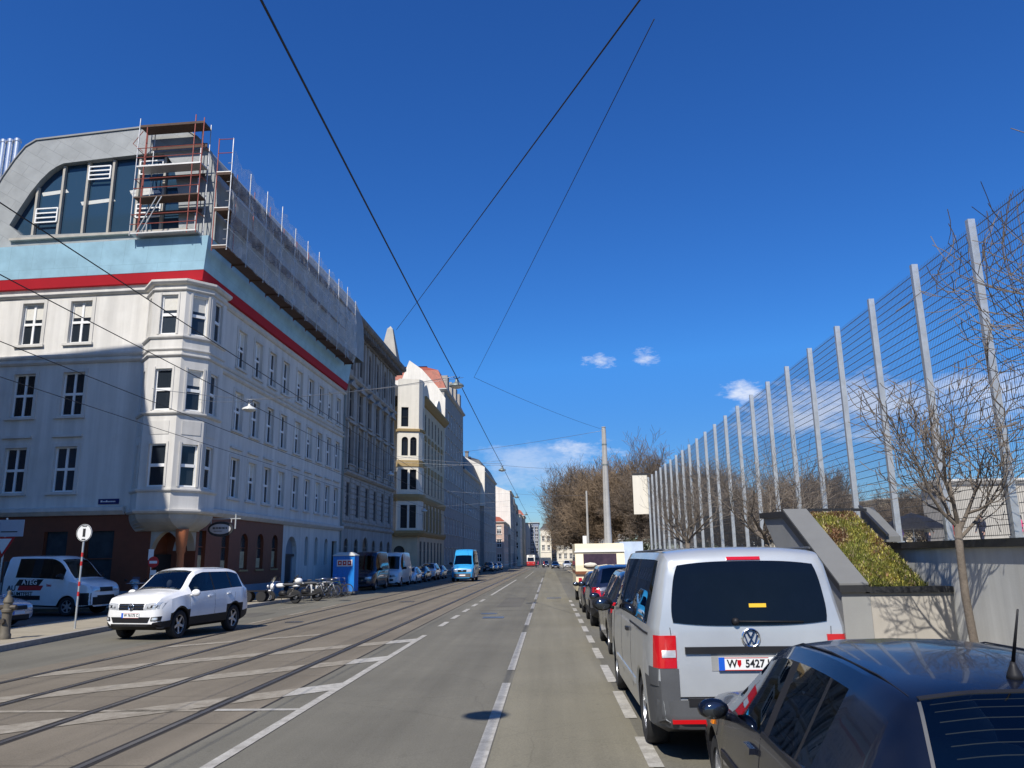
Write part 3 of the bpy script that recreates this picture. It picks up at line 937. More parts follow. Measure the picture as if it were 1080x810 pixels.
mm.build('attic_mullion', M['concrete_pale'], aw)
for u0_, u1_, z0_, z1_ in ((9.2, 8.05, 18.75, 19.5), (6.55, 5.4, 20.95, 21.65), (3.8, 2.6, 21.05, 21.75), (3.8, 2.55, 18.7, 19.4)):
    rb = MB()
    for k in range(4):
        z = z0_ + (z1_ - z0_) * k / 3; rb.bar(PLo(u0_, G0 - .12, z), PLo(u1_, G0 - .12, z), .06)
    for u in (u0_, u1_): rb.bar(PLo(u, G0 - .12, z0_), PLo(u, G0 - .12, z1_), .06)
    rb.build('window_railing', M['white_paint'], aw)
for u0_, u1_, z in ((9.1, 7.7, 20.3), (6.9, 5.1, 19.65), (4.3, 3.1, 20.1), (4.2, 2.7, 19.95)):
    pb = MB(); pb.prism([PLo(u0_, G0 - .322, z), PLo(u1_, G0 - .322, z + .12), PLo(u1_ + .15, G0 - .322, z + .3), PLo(u0_ + .1, G0 - .322, z + .2)], Vector(PLo(0, -.004, 0)) - Vector(PLo(0, 0, 0)))
    pb.build('ceiling_lamp', M['lamp_glass'], aw)
for k in range(3):
    x = 12.45 - k * .4
    ch = MB(); ch.lathe([(.15, 17.3), (.15, 24.05), (.18, 24.05), (.18, 24.2), (.12, 24.22)], PLo(x, -1.3, 0), n=12)
    ch.build('flue_pipe', mat('bright_flue_steel', (.75, .74, .72), .3, .75, var=.08), b1, angle=40)
for u_, P_ in ((25.15, PS), (12.4, PLo)):
    dp = MB(); a_, b_ = P_(u_, .1, -.1), P_(u_, .1, 14.9); dp.path([a_, b_], .06, 8)
    for z in (2.5, 6., 9.5, 13.): dp.path([P_(u_, .1, z), P_(u_, .1, z + .06)], .075, 8)
    dp.build('drainpipe', M['lamp'], b1, angle=40)
# enamel street-name plate
s_ = MB(); s_.obox(PLo, 3.1, 4.1, .02, .05, 4.48, 4.72); np_ = s_.build('street_name_plate', M['sign_blue'], b1)
x = 3.98
s_ = MB()
for wd in (.1, .04, .07, .05, .08, .05, .06, .05, .07, .05, .06, .05): s_.obox(PLo, x - wd + .015, x, .05, .056, 4.57, 4.62 + (.03 if wd > .07 else 0)); x -= wd
s_.build('lettering', M['white_ink'], np_)

# shop sign: silver oval on a dark board, hanging out over the pavement
sg = thing('shop_sign', 'silver oval sign with dark lettering hanging beside the corner porch', 'sign', (-15.55, 37.0, 3.35), YAW)
q = MB(); q.prism([(.62 * math.cos(a), .0, .36 * math.sin(a)) for a in [2 * PI * i / 24 for i in range(24)]], (0, .1, 0)); q.build('sign_board', M['coping'], sg)
q = MB(); q.prism([(.52 * math.cos(a), -.03, .24 * math.sin(a)) for a in [2 * PI * i / 24 for i in range(24)]], (0, .03, 0)); q.build('sign_face', mat('silver_sign_face', (.48, .48, .50), .4, .3, var=.1), sg)
q = MB()
for i, wd in enumerate((.07, .05, .06, .05, .07, .05, .06, .06, .05, .06)): q.box(-.36 + i * .072, -.36 + i * .072 + wd * .8, -.036, -.031, .0, .09)
q.box(-.3, .1, -.036, -.031, -.11, -.085); q.build('lettering', M['ink'], sg)
q = MB(); q.bar((-1.0, .05, .48), (.95, .05, .48), .04); q.bar((.5, .05, .3), (.5, .05, .48), .04); q.bar((-.5, .05, .25), (-.5, .05, .48), .04); q.bar((.7, .05, .0), (.7, .05, .7), .05); q.build('bracket', M['zinc'], sg)

# ---- scaffold round the attic ----------------------------------------------
sf = thing('scaffold', 'red and grey tube scaffold with pale netting along the attic of the white corner house', 'scaffold', (-16.46, 34.96, 0), YAW)
tb = MB(); tz = MB(); pl_ = MB(); pw = MB()
zl = (17.32, 19.2, 20.85, 23.0)
for u, top in ((3.35, 23.5), (2.95, 23.1), (.45, 23.5), (.0, 23.3)):
    for d in (.12, .82):
        (tb if (u < 3.2) != (d < .5) else tz).path([PLo(u, d, 17.25), PLo(u - .02, d, top)], .028, 6)
for k, z in enumerate(zl):
    (pl_ if k in (1, 3) else pw).obox(PLo, .0, 3.3, .1, .85, z, z + (.12 if k == 3 else .07))
    for zz in (.5, 1.0):
        if k < 3: tb.path([PLo(.0, .84, z + zz), PLo(3.35, .84, z + zz)], .022, 5)
    if k < 3:
        pl_.obox(PLo, .1, 3.0, .13, .17, z + 1.25, z + 1.45)
tz.path([PLo(3.0, .85, 17.4), PLo(2.1, .85, 19.2)], .03, 5); tz.path([PLo(2.75, .85, 17.4), PLo(1.85, .85, 19.2)], .03, 5)
tb.path([PLo(3.35, .5, 23.0), PLo(3.9, .4, 22.4), PLo(3.4, .3, 22.0)], .02, 5)
for u in (.0, 3.35):
    for z in zl[:3]: tb.path([PLo(u, .12, z + 1), PLo(u, .82, z + 1)], .02, 5)
# scaffold along the street
x0_, x1_ = .62, 1.35
zb_, zt_ = 16.55, 21.45
lv = [16.6, 18.55, 20.45]
for i in range(11):
    y = -.4 + i * 2.32
    for x in (x0_, x1_):
        (tb if x < 1 else tz).path([(x, y, zb_ - .1), (x, y, zt_ + (.9 if i < 1 else (.5, .15, .3)[i % 3]))], .028, 6)
    for z in lv: pl_.box(x0_, x1_, y - .04, y + .04, z - .07, z - .002)
    for z in lv[:2]:
        if i < 10: tz.path([(x1_, y, z + 1.0), (x1_, y + 2.32, z + 1.)], .02, 5)
for z in lv:
    pl_.box(x0_ + .03, x1_ - .03, -.45, 22.9, z, z + .06)
for y in (-.42,):
    for z in lv: pw.box(x0_, x1_, y - .02, y + .35, z + .07, z + .11)
    for k in range(9): tz.path([(x1_ - .2, y, 17 + k * .5), (x1_, y, 17 + k * .5)], .018, 5)
tb.path([(x0_, -.42, zt_ + .85), (x1_, -.42, zt_ + .85)], .022, 5); tb.path([(x0_, -.42, zt_ + .1), (x1_, -.42, zt_ + .1)], .022, 5)
tb.build('red_tube', M['scaf_red'], sf); tz.build('grey_tube', M['scaf_zinc'], sf)
pl_.build('board', M['plank'], sf); pw.build('aluminium_decking', M['plank_pale'], sf)
# netting: a wrinkled see-through sheet
m, n, l, b, out = nt('scaffold_net')
tr = n.new('ShaderNodeBsdfTransparent'); mx = n.new('ShaderNodeMixShader')
v = coords(n)
wr = ramp(n, l, noise(n, l, scaled(n, l, v, 1, .8, .5), 1.6, 6, .65), .3, .7, .30, .62)
b.inputs['Roughness'].default_value = .55; b.inputs['Base Color'].default_value = (.82, .82, .81, 1)
l.new(ramp(n, l, noise(n, l, v, 1.3, 7, .7), .30, .72, .08, .42), mx.inputs[0]); l.new(tr.outputs[0], mx.inputs[1]); l.new(b.outputs[0], mx.inputs[2])
l.new(wr, b.inputs['Roughness']); l.new(mx.outputs[0], out.inputs[0])
netm = m
nm = MB(); rr = random.Random(3); nu, nz = 260, 44
from mathutils import noise as mnoise
for j in range(nz + 1):
    for i in range(nu + 1):
        y = -.4 + 23.3 * i / nu; t = j / nz
        bul = .16 * mnoise.noise(Vector((y * .8, t * 3, 1))) + .11 * mnoise.noise(Vector((y * 2.2 + t * 3, t * 5 - y, 5))) + .06 * mnoise.noise(Vector((y * 5, t * 14, 7))) + .14 * abs(math.sin(PI * y / 2.32)) * math.sin(PI * t)
        ztop = zt_ + .30 * mnoise.noise(Vector((y * .9, 0, 9))) - .18 * abs(math.sin(PI * y / 2.32)) + .15
        nm.v.append((x1_ + .06 + bul, y, zb_ + .02 + (ztop - zb_) * t))
for j in range(nz):
    for i in range(nu):
        a = j * (nu + 1) + i; nm.f.append((a, a + 1, a + nu + 2, a + nu + 1)); nm.m.append(0)
nm.build('netting', netm, sf, smooth=True)


# ---- the plain block across the side street, whose shadow falls on the corner house
def cheap_house(name, label, x0, x1, y0, y1, h, rows, m='grey_stone', roof='dark_roof', rz=0., rh=3., base=-1.6, wins=('s',), wmat='white_trim', ncol=None, gable=True, wsize=(1.1, 1.9), cat='house'):
    """house with openings on its street side (s, faces +x), its near side (n, faces -y) or left side (w)"""
    t = thing(name, label, cat, (x1, y0, 0), rz)
    mb = MB(); W_, L_ = x1 - x0, y1 - y0
    sides = dict(s=(front(), L_), n=(lambda u, d, z: (-u, -d, z), W_), w=(lambda u, d, z: (-W_ - d, u, z), L_), f=(lambda u, d, z: (-u, L_ + d, z), W_))
    allw = []
    for k, (P, ln) in sides.items():
        hs = []
        if k in wins:
            nc = ncol or max(1, int(ln / 2.9))
            for z0_ in rows:
                for i in range(nc):
                    c = ln * (i + .5) / nc; hs.append((c - wsize[0] / 2, c + wsize[0] / 2, z0_, z0_ + wsize[1]))
        wall(mb, P, 0, ln, base, h, hs, .2)
        allw.append((P, hs))
    mb.build('wall', M[m], t)
    tr_ = MB()
    ring = [(-W_, L_), (-W_, 0), (0, 0), (0, L_)]
    tr_.sweep(ring, [(-.1, h - .35), (.1, h - .3), (.38, h - .08), (.38, h + .06), (-.1, h + .1)], closed=True)
    for z0_ in rows[:1] if rows else (): tr_.sweep(ring, [(-.05, z0_ - 1.0), (.14, z0_ - .95), (.14, z0_ - .8), (-.05, z0_ - .75)], closed=True)
    for P, hs in allw:
        for a, b, c, d in hs:
            tr_.obox(P, a - .15, b + .15, -.05, .13, c - .12, c - .004); tr_.obox(P, a - .15, b + .15, -.05, .11, d + .1, d + .22)
    tr_.build('cornice', M[wmat], t)
    if roof:
        r_ = MB(); a, b_ = .25, min(W_ * .5, 7.) * .45
        e = h + .1
        r_.sweep(ring, [(.25, e), (-1.1, e + rh * .72), (-b_ - .4, e + rh), (-b_ - .6, e + rh)], closed=True)
        r_.poly([(-W_ + b_, b_, e + rh - .02), (-b_, b_, e + rh - .02), (-b_, L_ - b_, e + rh - .02), (-W_ + b_, L_ - b_, e + rh - .02)])
        r_.build('roof', M[roof], t)
    for P, hs in allw: windows(t, P, hs, M['white_paint'], 'cross' if wsize[1] > 1.5 else 'plain', [i for i in range(len(hs)) if RND.random() < .16], .09, 'pane_deep')
    return t


cheap_house('apartment_block', 'tall grey apartment block across the side street, out of view on the left', -46, -23.6, -2, 22.8, 25.5, (5, 8.6, 12.2, 15.8, 19.4), wins=('s',), roof=None)

# ---- grey historic house next along the street --------------------------------
b2 = thing('ornate_house', 'grey stone house with heavy bracketed cornice, tall pilastered windows and a small pale turret', 'house', (-15.95, 60.45, 0), YAW)
L2 = 18.2
mb = MB(); N2 = 6
cs = [1.55 + i * 3.02 for i in range(N2)]
ho = {}
ho['mezz'] = [(c - .62, c + .62, 5.2, 7.9) for c in cs]
ho['arch'] = [(c - .72, c + .72, 9.1, 12.4, 'arch') for c in cs]
ho['third'] = [(c - .66, c + .66, 13.1, 15.6) for c in cs]
ho['top'] = [(c - .62, c + .62, 17.2, 19.9, 'arch') for c in cs]
ho['ground'] = [(c - .65, c + .65, .9, 3.5, 'arch') for c in cs[:2]] + [(cs[2] - .9, cs[2] + .9, -.2, 3.7, 'arch')] + [(c - .65, c + .65, .9, 3.5, 'arch') for c in cs[3:]]
wall(mb, front(), 0, L2, -.4, 21.0, [h for k in ho.values() for h in k], .16)
P2n = lambda u, d, z: (-u, -d, z)
wall(mb, P2n, 0, 14, 15.0, 21.0)
P2f = lambda u, d, z: (-u, L2 + d, z)
wall(mb, P2f, 0, 14, -.4, 21.)
mb.build('wall', M['grey_stone'], b2)
for k, hs in ho.items(): windows(b2, front(), hs, M['grey_dark'], 'box', (), .10, 'pane_deep')
o_ = MB()
for z, o, hh in ((4.3, .18, .25), (4.75, .12, .2), (8.45, .35, .3), (12.75, .16, .2), (16.3, .28, .3)):
    o_.sweep([(0, 0), (0, L2)], [(-.05, z - .05), (o * .5, z), (o, z + hh * .5), (o, z + hh), (-.05, z + hh + .03)])
for i in range(2, 30): pass
for z in [5.0 + .42 * k for k in range(8)]:          # rustication bands between the mezzanine windows
    for a, b in zip([0] + [c + .66 for c in cs], [c - .66 for c in cs] + [L2]):
        o_.box(-.03, .07, a + .02, b - .02, z, z + .34)
for c in cs:
    for s_ in (-1, 1):
        o_.box(-.03, .18, c + s_ * .95 - .17, c + s_ * .95 + .17, 8.9, 12.6)       # pilasters
        o_.box(-.03, .15, c + s_ * .95 - .15, c + s_ * .95 + .15, 16.65, 20.3)
        o_.box(-.03, .12, c + s_ * .76 - .1, c + s_ * .76 + .1, 13.0, 15.7)
    o_.box(-.03, .3, c - .95, c + .95, 12.62, 12.78); o_.box(-.03, .34, c - .95, c + .95, 15.66, 15.82)
    o_.prism([(.3, c - .95, 15.82), (.3, c + .95, 15.82), (.3, c, 16.3)], (-.33, 0, 0))
    o_.box(-.03, .28, c - .8, c + .8, 13.0, 13.12)
    for k in range(7): o_.lathe([(.05, 8.8), (.09, 8.95), (.05, 9.2)], (.28, c - .66 + k * .22, 0), n=6)
    o_.box(.16, .4, c - .85, c + .85, 9.2, 9.3)
o_.build('stucco_ornament', M['grey_stone'], b2)
c2 = MB()
c2.sweep([(-14, 0), (0, 0), (0, L2), (-14, L2)], [(-.05, 20.35), (.15, 20.4), (.2, 20.8), (.85, 21.0), (1.0, 21.15), (1.0, 21.45), (-.3, 21.55)])
for i in range(31): c2.box(0, .75, .2 + i * .6, .42 + i * .6, 20.55, 20.98)
c2.build('cornice', M['grey_dark'], b2)
rf = MB(); rf.add([(.5, 0, 21.5), (.5, L2, 21.5), (-5, L2, 24.2), (-5, 0, 24.2), (-14, 0, 21.5), (-14, L2, 21.5)], [(0, 1, 2, 3), (3, 2, 5, 4), (0, 3, 4), (1, 5, 2)])
rf.build('roof', M['dark_roof'], b2)
tu = MB(); tx, ty = -.25, L2 - 1.4
tu.box(tx - .85, tx + .85, ty - .85, ty + .85, 21.4, 22.)
tu.add([(tx - .85, ty - .85, 22.), (tx + .85, ty - .85, 22.), (tx + .85, ty + .85, 22.), (tx - .85, ty + .85, 22.), (tx - .28, ty - .28, 25.1), (tx + .28, ty - .28, 25.1), (tx + .28, ty + .28, 25.1), (tx - .28, ty + .28, 25.1), (tx, ty, 25.45)],
       [(0, 1, 5, 4), (1, 2, 6, 5), (2, 3, 7, 6), (3, 0, 4, 7), (4, 5, 8), (5, 6, 8), (6, 7, 8), (7, 4, 8)])
tu.build('turret', M['concrete_pale'], b2)
an = MB()
for i in range(9): an.path([(-.6, 1.0 + i * 1.5, 21.5), (-.6, 1.0 + i * 1.5, 22.2)], .03, 4)
an.path([(-.6, 1., 22.15), (-.6, 13., 22.15)], .03, 4); an.build('roof_rail', M['zinc'], b2)

# ---- cream and ochre corner house with bay tower -------------------------------
b3 = thing('bay_tower_house', 'cream house with ochre stucco bands and a chamfered bay tower at its corner', 'house', (-15.0, 90.4, 0), YAW)
L3 = 20.2
mb = MB(); P3 = front()
cs = [2.2 + i * 2.55 for i in range(7)]
h3 = [(c - .45, c + .45, z, z + q) for z, q in ((5.2, 2.6), (9.6, 2.4), (13.4, 2.4), (17.0, 2.3)) for c in cs] + [(c - .6, c + .6, .8, 3.8) for c in cs]
wall(mb, P3, 0, L3, -.6, 20.6, h3, .14)
C0, C1 = (-3.0, -1.0), (0., 0.)
dl = math.hypot(3., 1.)
PC = frame_of(C0, (3. / dl, 1. / dl))
hc = [(.5, 1.75, -.3, 3.3, 'arch')]
wall(mb, PC, 0, dl, -.6, 4.9, hc, .4)
wall(mb, lambda u, d, z: (-3. - u, -1. - d + .06 * u, z), 0, 12, -.6, 20.6, [(2 + 3 * i, 3.1 + 3 * i, z, z + 2.2) for i in range(3) for z in (5.2, 9.6, 13.4)])
mb.build('wall', M['cream'], b3)
windows(b3, P3, h3, M['grey_dark'], 'box', (), .08, 'pane_deep')
dd = MB(); dd.quad(PC(.5, -.35, -.4), PC(1.75, -.35, -.4), PC(1.75, -.35, 3.3), PC(.5, -.35, 3.3)); dd.build('door', M['coping'], b3)
# bay tower above the entrance
to = MB(); q3 = [(-2.35, -.8), (-2.05, -1.35), (.15, -.62), (.45, .1), (.45, 1.3), (0, 1.6)]
tw = []
for i, ((xa, ya), (xb, yb)) in enumerate(zip(q3, q3[1:])):
    ln = math.hypot(xb - xa, yb - ya); F_ = frame_of((xa, ya), ((xb - xa) / ln, (yb - ya) / ln)); hs = []
    if i == 1:
        hs = [(c - .38, c + .38, z, z + q) + r_ for z, q, r_ in ((5.25, 2.6, ()), (9.6, 2.3, ()), (13.5, 2.2, ('arch',))) for c in (.72, 1.72)] + [(.25, 1.1, 16.9, 19.2)]
    elif i == 3:
        hs = [(.3, .9, z, z + 2.3) for z in (5.25, 9.6, 13.5, 17.)]
    wall(to, F_, 0, ln, 4.9, 22.6, hs, .25); tw.append((F_, hs))
to.poly([(x, y, 22.6) for x, y in q3]); to.poly([(x, y, 4.9) for x, y in q3])
tower = to.build('bay_tower', M['cream_light'], b3)
for F_, hs in tw: windows(b3, F_, hs, M['plastic'], 'single', (), .2, 'pane_deep' if hs and hs[0][2] < 10 else 'pane')
oc = MB()
full = [(-3., -1.)] + q3 + [(0, L3)]
for z, o, hh in ((4.35, .3, .6), (8.3, .22, .75)):
    oc.sweep(full, [(-.05, z), (o * .4, z + .03), (o, z + hh * .6), (o, z + hh), (-.05, z + hh + .05)])
oc.sweep(q3, [(-.05, 12.2), (.1, 12.25), (.1, 12.95), (-.05, 13.)]); oc.sweep(q3, [(-.05, 16.3), (.16, 16.35), (.2, 16.6), (-.05, 16.7)])
oc.sweep([(0, 1.6), (0, L3)], [(-.05, 20.1), (.2, 20.2), (.7, 20.75), (.7, 21.0), (-.1, 21.1)])
for c in cs: oc.box(-.03, .1, c - .62, c + .62, 12.1, 12.9); oc.box(-.03, .12, c - .62, c + .62, 16., 16.6)
for c in cs: oc.box(-.03, .14, c - 1.5, c - 1.0, 4.95, 8.3)
oc.build('stucco_band', M['ochre'], b3)
for y0_, y1_, hh in ((2.2, 7.6, 1.7), (12.4, 17.8, 1.7)):
    n_ = 10; pts = [(.05, y0_, 21.05)] + [(.05, y0_ + (y1_ - y0_) * i / n_, 21.05 + .35 + hh * math.sin(PI * i / n_)) for i in range(n_ + 1)] + [(.05, y1_, 21.05)]
    pg = MB(); pg.prism(pts, (-.35, 0, 0))
    pg.build('gable', M['cream_light'], b3)
rf = MB(); rf.add([(-.4, 1, 21.05), (-.4, L3, 21.05), (-6, L3, 24), (-6, 1, 24), (-12, 1, 21), (-12, L3, 21)], [(0, 1, 2, 3), (3, 2, 5, 4), (0, 3, 4)]); rf.build('roof', M['dark_roof'], b3)

# ---- the taller houses beyond ----------------------------------------------------
def firewall(parent, pts, y=0., m='fire_wall', th=.5):
    q = MB(); q.prism([(x, y, z) for x, z in pts], (0, th, 0)); return q.build('fire_wall', M[m], parent)


b4 = cheap_house('red_roofed_house', 'grey six-storey house with red tiled mansard behind a blank white fire wall', -30, -14.7, 111.0, 132.6, 26.0, (1., 5.3, 9.2, 13.1, 17., 21.), roof='red_roof', rz=YAW, rh=4.2, ncol=7, wsize=(1.15, 2.2))
firewall(b4, [(-9, 14), (-9, 27.2), (-6.2, 27.4), (-5.1, 30.3), (-3.2, 28.9), (-.9, 26.2), (.25, 24.5), (.1, 14)], -.55)
for i in range(4):
    d_ = MB(); d_.box(-1.9, .1, 2.5 + i * 4.6, 4.3 + i * 4.6, 26.1, 28.6)
    d_.build('dormer', M['grey_stone'], b4)
b5 = cheap_house('dark_roofed_house', 'low grey house with steep dark slate roof below a sloping white fire wall', -30, -14.2, 132.7, 159., 16.6, (1., 5.2, 9.2, 13.), roof='dark_roof', rz=YAW, rh=4.6, ncol=8)
b6 = cheap_house('gabled_house', 'grey house with sloping white fire wall and chimney rising over the dark roof', -28, -12.9, 159.4, 187., 19., (1., 5., 8.8, 12.6, 15.8), roof='dark_roof', rz=YAW, rh=3.5, ncol=8)
firewall(b6, [(-9, 12), (-9, 23.4), (-4.5, 22.4), (.25, 19.9), (.15, 12)], -.5)
c_ = MB(); c_.box(-3.9, -3.3, .5, 1.4, 21, 23.2); c_.box(-4., -3.2, .4, 1.5, 23.2, 23.4); c_.build('chimney', M['grey_dark'], b6)
b7 = cheap_house('rose_corner_house', 'small rose-coloured corner house with red roof, sunlit below a big white fire wall', -26, -11.2, 200., 221., 10.6, (.8, 4.3, 7.6), m='pink', roof='red_roof', rh=1.6, wins=('s', 'n'), ncol=6)
b8 = cheap_house('fire_walled_house', 'house showing a tall blank pale fire wall above the rose-coloured house', -30, -10.6, 222., 244., 20.2, (1, 5, 9, 13, 16.6), roof=None, wins=('s',), ncol=7)
firewall(b8, [(-9, 8), (-9, 23.6), (-5.5, 22.2), (.0, 19.9), (.15, 8)], -.5)
cheap_house('terrace_house', 'grey terrace house wedged between the fire-walled house and the narrow cream one', -26, -10.4, 244.3, 258.7, 17., (1, 4.8, 8.6, 12.4), roof='dark_roof', wins=('s',), ncol=5)
cheap_house('terrace_house', 'pale terrace house just beyond the narrow cream house, left of the white block', -22, -8.6, 280.3, 299.5, 16.2, (1, 4.6, 8.2, 11.8), m='cream', roof='red_roof', rh=2.5, wins=('s', 'n'), ncol=5)
cheap_house('terrace_house', 'grey house half hidden by the left end of the bare trees', 10.5, 26, 255, 300, 15.5, (1, 4.6, 8.2, 11.8), m='grey_stone', roof='dark_roof', rh=2.5, wins=('n', 'w'), ncol=6)
b9 = cheap_house('cream_tower_house', 'narrow cream house with small dark domed top far down the street', -22, -9.2, 259., 280., 15.6, (1, 4.6, 8.2, 11.8), m='cream_light', roof=None, wins=('s', 'n'), ncol=5)
t_ = MB(); t_.lathe([(1.5, 15.6), (1.5, 17.), (1.2, 18.4), (.5, 19.3), (.3, 20.6), (0, 21)], (-2., 2., 0), n=12); t_.build('dome', M['dark_roof'], b9, angle=40)
b10 = cheap_house('white_block', 'white block with blank end wall beside the blue-grey slab', -14, -7.0, 300., 318., 14.4, (1, 4.2, 7.4, 10.6), m='white_wall', roof=None, wins=('s',))
b11 = cheap_house('slab_block', 'blue-grey modern slab closing the far end of the street', -6.9, -3.7, 303., 318., 14.6, (.6, 3.2, 5.8, 8.4, 11.), m='bluegrey', roof=None, wins=('n',), ncol=2)
b12 = cheap_house('pale_corner_house', 'pale cream corner house with dark roof far away beyond the tram', -3.3, 1.1, 330., 345., 13., (4.5, 8.2), m='cream_light', rh=2., wins=('n',), ncol=2)
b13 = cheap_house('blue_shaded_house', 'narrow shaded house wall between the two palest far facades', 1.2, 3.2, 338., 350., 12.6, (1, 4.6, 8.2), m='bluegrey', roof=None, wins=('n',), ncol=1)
b14 = cheap_house('avenue_house', 'pale cream house with rows of windows seen past the left edge of the bare trees', 3.3, 14., 315., 335., 14.4, (1, 4.4, 7.8, 11.), m='cream_light', wins=('n', 'w'), rh=2.4, ncol=5)
b15 = cheap_house('beige_hall', 'flat-roofed beige hall behind the fence and the park visitors', 30.2, 62., 62., 65., 7.15, (), m='concrete_pale', roof=None, wins=())
houses = ((35, 47, 124., 136., 10.6, 'cream_light', 'pale apartment house behind the fence, between the grey and cream ones'),
          (48.5, 58, 118., 130., 9.4, 'cream', 'cream apartment house behind the fence, right of the grey ones'),
          (24., 33.5, 128., 146., 10., 'grey_stone', 'grey apartment house farthest left behind the fence posts'))
for x0_, x1_, y0_, y1_, hh, mm_, lab in houses:
    ph = cheap_house('park_house', lab, x0_, x1_, y0_, y1_, hh, (1.8, 5.), m=mm_, roof=None, wins=('n', 'w'), ncol=5)
    ph['group'] = 'apartment houses beyond the park'
# ------------------------------------------------------------------ vehicles
def pchip(kn):
    xs = [k[0] for k in kn]; nn = len(kn[0]) - 1
    out = []
    for c in range(1, nn + 1):
        ys = [k[c] for k in kn]
        h = [b - a for a, b in zip(xs, xs[1:])]; d = [(b - a) / hh for a, b, hh in zip(ys, ys[1:], h)]
        m = [d[0]] + [0] * (len(xs) - 2) + [d[-1]]
        for i in range(1, len(xs) - 1):
            if d[i - 1] * d[i] > 0:
                w1 = 2 * h[i] + h[i - 1]; w2 = h[i] + 2 * h[i - 1]
                m[i] = (w1 + w2) / (w1 / d[i - 1] + w2 / d[i])
        out.append((ys, m))

    def f(x):
        if x <= xs[0]: i = 0; x = xs[0]
        elif x >= xs[-1]: i = len(xs) - 2; x = xs[-1]
        else:
            i = max(j for j in range(len(xs) - 1) if xs[j] <= x)
        h = xs[i + 1] - xs[i]; t = (x - xs[i]) / h
        r = []
        for ys, m in out:
            r.append((1 + 2 * t) * (1 - t) ** 2 * ys[i] + t * (1 - t) ** 2 * h * m[i] + t * t * (3 - 2 * t) * ys[i + 1] + t * t * (t - 1) * h * m[i + 1])
        return r
    return f


def car_shell(S):
    """surface of a car body as rows of points per station s (metres from the nose); +x is forward in the car's own frame"""
    L, W = S['L'], S['W']
    top = pchip(S['top']); belt = pchip(S['belt']); wide = pchip(S['wide']); low = pchip(S.get('low', ((0, .24), (.25, .2), (L - .3, .21), (L, .28))))
    wa = S['wb']; f0 = S['fo']; rw = S['rw'] + S.get('archgap', .05)
    ax = (f0, f0 + wa)
    st = {0., L}
    for k in ('top', 'belt', 'wide'): st |= {q[0] for q in S[k]}
    for a, b in S['side'] + [S['ws']] + ([S['rear']] if S.get('rear') else []): st |= {a, b}
    for c in ax:
        for i in range(13): st.add(c - rw * math.cos(PI * i / 12))
    y = 0.
    while y < L: st.add(round(y, 3)); y += .16
    st = sorted(s for s in st if 0 <= s <= L)
    cl = [st[0]]
    keep = {0., L} | {v for a, b in S['side'] + [S['ws']] + ([S['rear']] if S.get('rear') else []) for v in (a, b)}
    for s in st[1:]:
        if s - cl[-1] > .018: cl.append(s)
        elif s in keep: cl[-1] = s
    st = cl
    ring = []
    for s in st:
        zt, wt = top(s); zb_ = belt(s)[0]; wf = wide(s)[0]; z0 = low(s)[0]
        w = W / 2 * wf; wt = min(wt, w - .02)
        zt = max(zt, zb_ + .012)
        zs = z0 + .07
        zarch = None
        for c in ax:
            if abs(s - c) < rw: zarch = S['rw'] + math.sqrt(max(0, rw * rw - (s - c) ** 2))
        if zarch is not None: zs = max(zs, zarch)
        zw = S.get('waist', .62) * zb_ + .04
        zm = zs + (zw - zs) * .5
        if zarch is not None:
            zw = max(zw, zs + .05); zm = zs + .02
            zw = min(zw, zb_ - .03)
        fl = .012 if zarch is not None else 0
        wbelt = w * S.get('beltw', .965)
        p5 = (wbelt, zb_); p8 = (wt, zt)
        lerp = lambda t, bow=0: (p5[0] + (p8[0] - p5[0]) * t + bow, p5[1] + (p8[1] - p5[1]) * t)
        cr = S.get('crown', .05) * min(1., wt / .5)
        h8 = p8[1] - p5[1]
        t6 = min(.3, .03 / max(h8, .03)); t7 = 1 - min(.3, .07 / max(h8, .07))
        bow = min(.022, h8 * .05)
        zlo = zs if zarch is not None else z0
        yl = [(0, zlo + (.02 if zarch is not None else 0)), (w * .82, zlo + (.01 if zarch is not None else 0)), (w * .965 + fl, zs), (w * .985 + fl, zm), (w, zw), p5, lerp(t6, bow * .3), lerp(t7, bow), p8,
              (max(wt - .055, wt * .9), zt + cr * .3), (wt * .52, zt + cr * .86), (0, zt + cr)]
        lean = S.get('lean', 0); xs_ = L / 2 - s
        row = []
        for y_, z_ in yl:
            x_ = xs_
            t = max(0, (s - (L - .5)) / .5)
            if lean: x_ += lean * max(0, z_ - .95) * t * t
            tf = max(0, (.5 - s) / .5)
            if S.get('flean'): x_ -= S['flean'] * max(0, z_ - .5) * tf * tf
            row.append((x_, y_, z_))
        ring.append(row)
    return st, ring


def in_iv(s, iv):
    return any(a - 1e-6 <= s <= b + 1e-6 for a, b in iv)


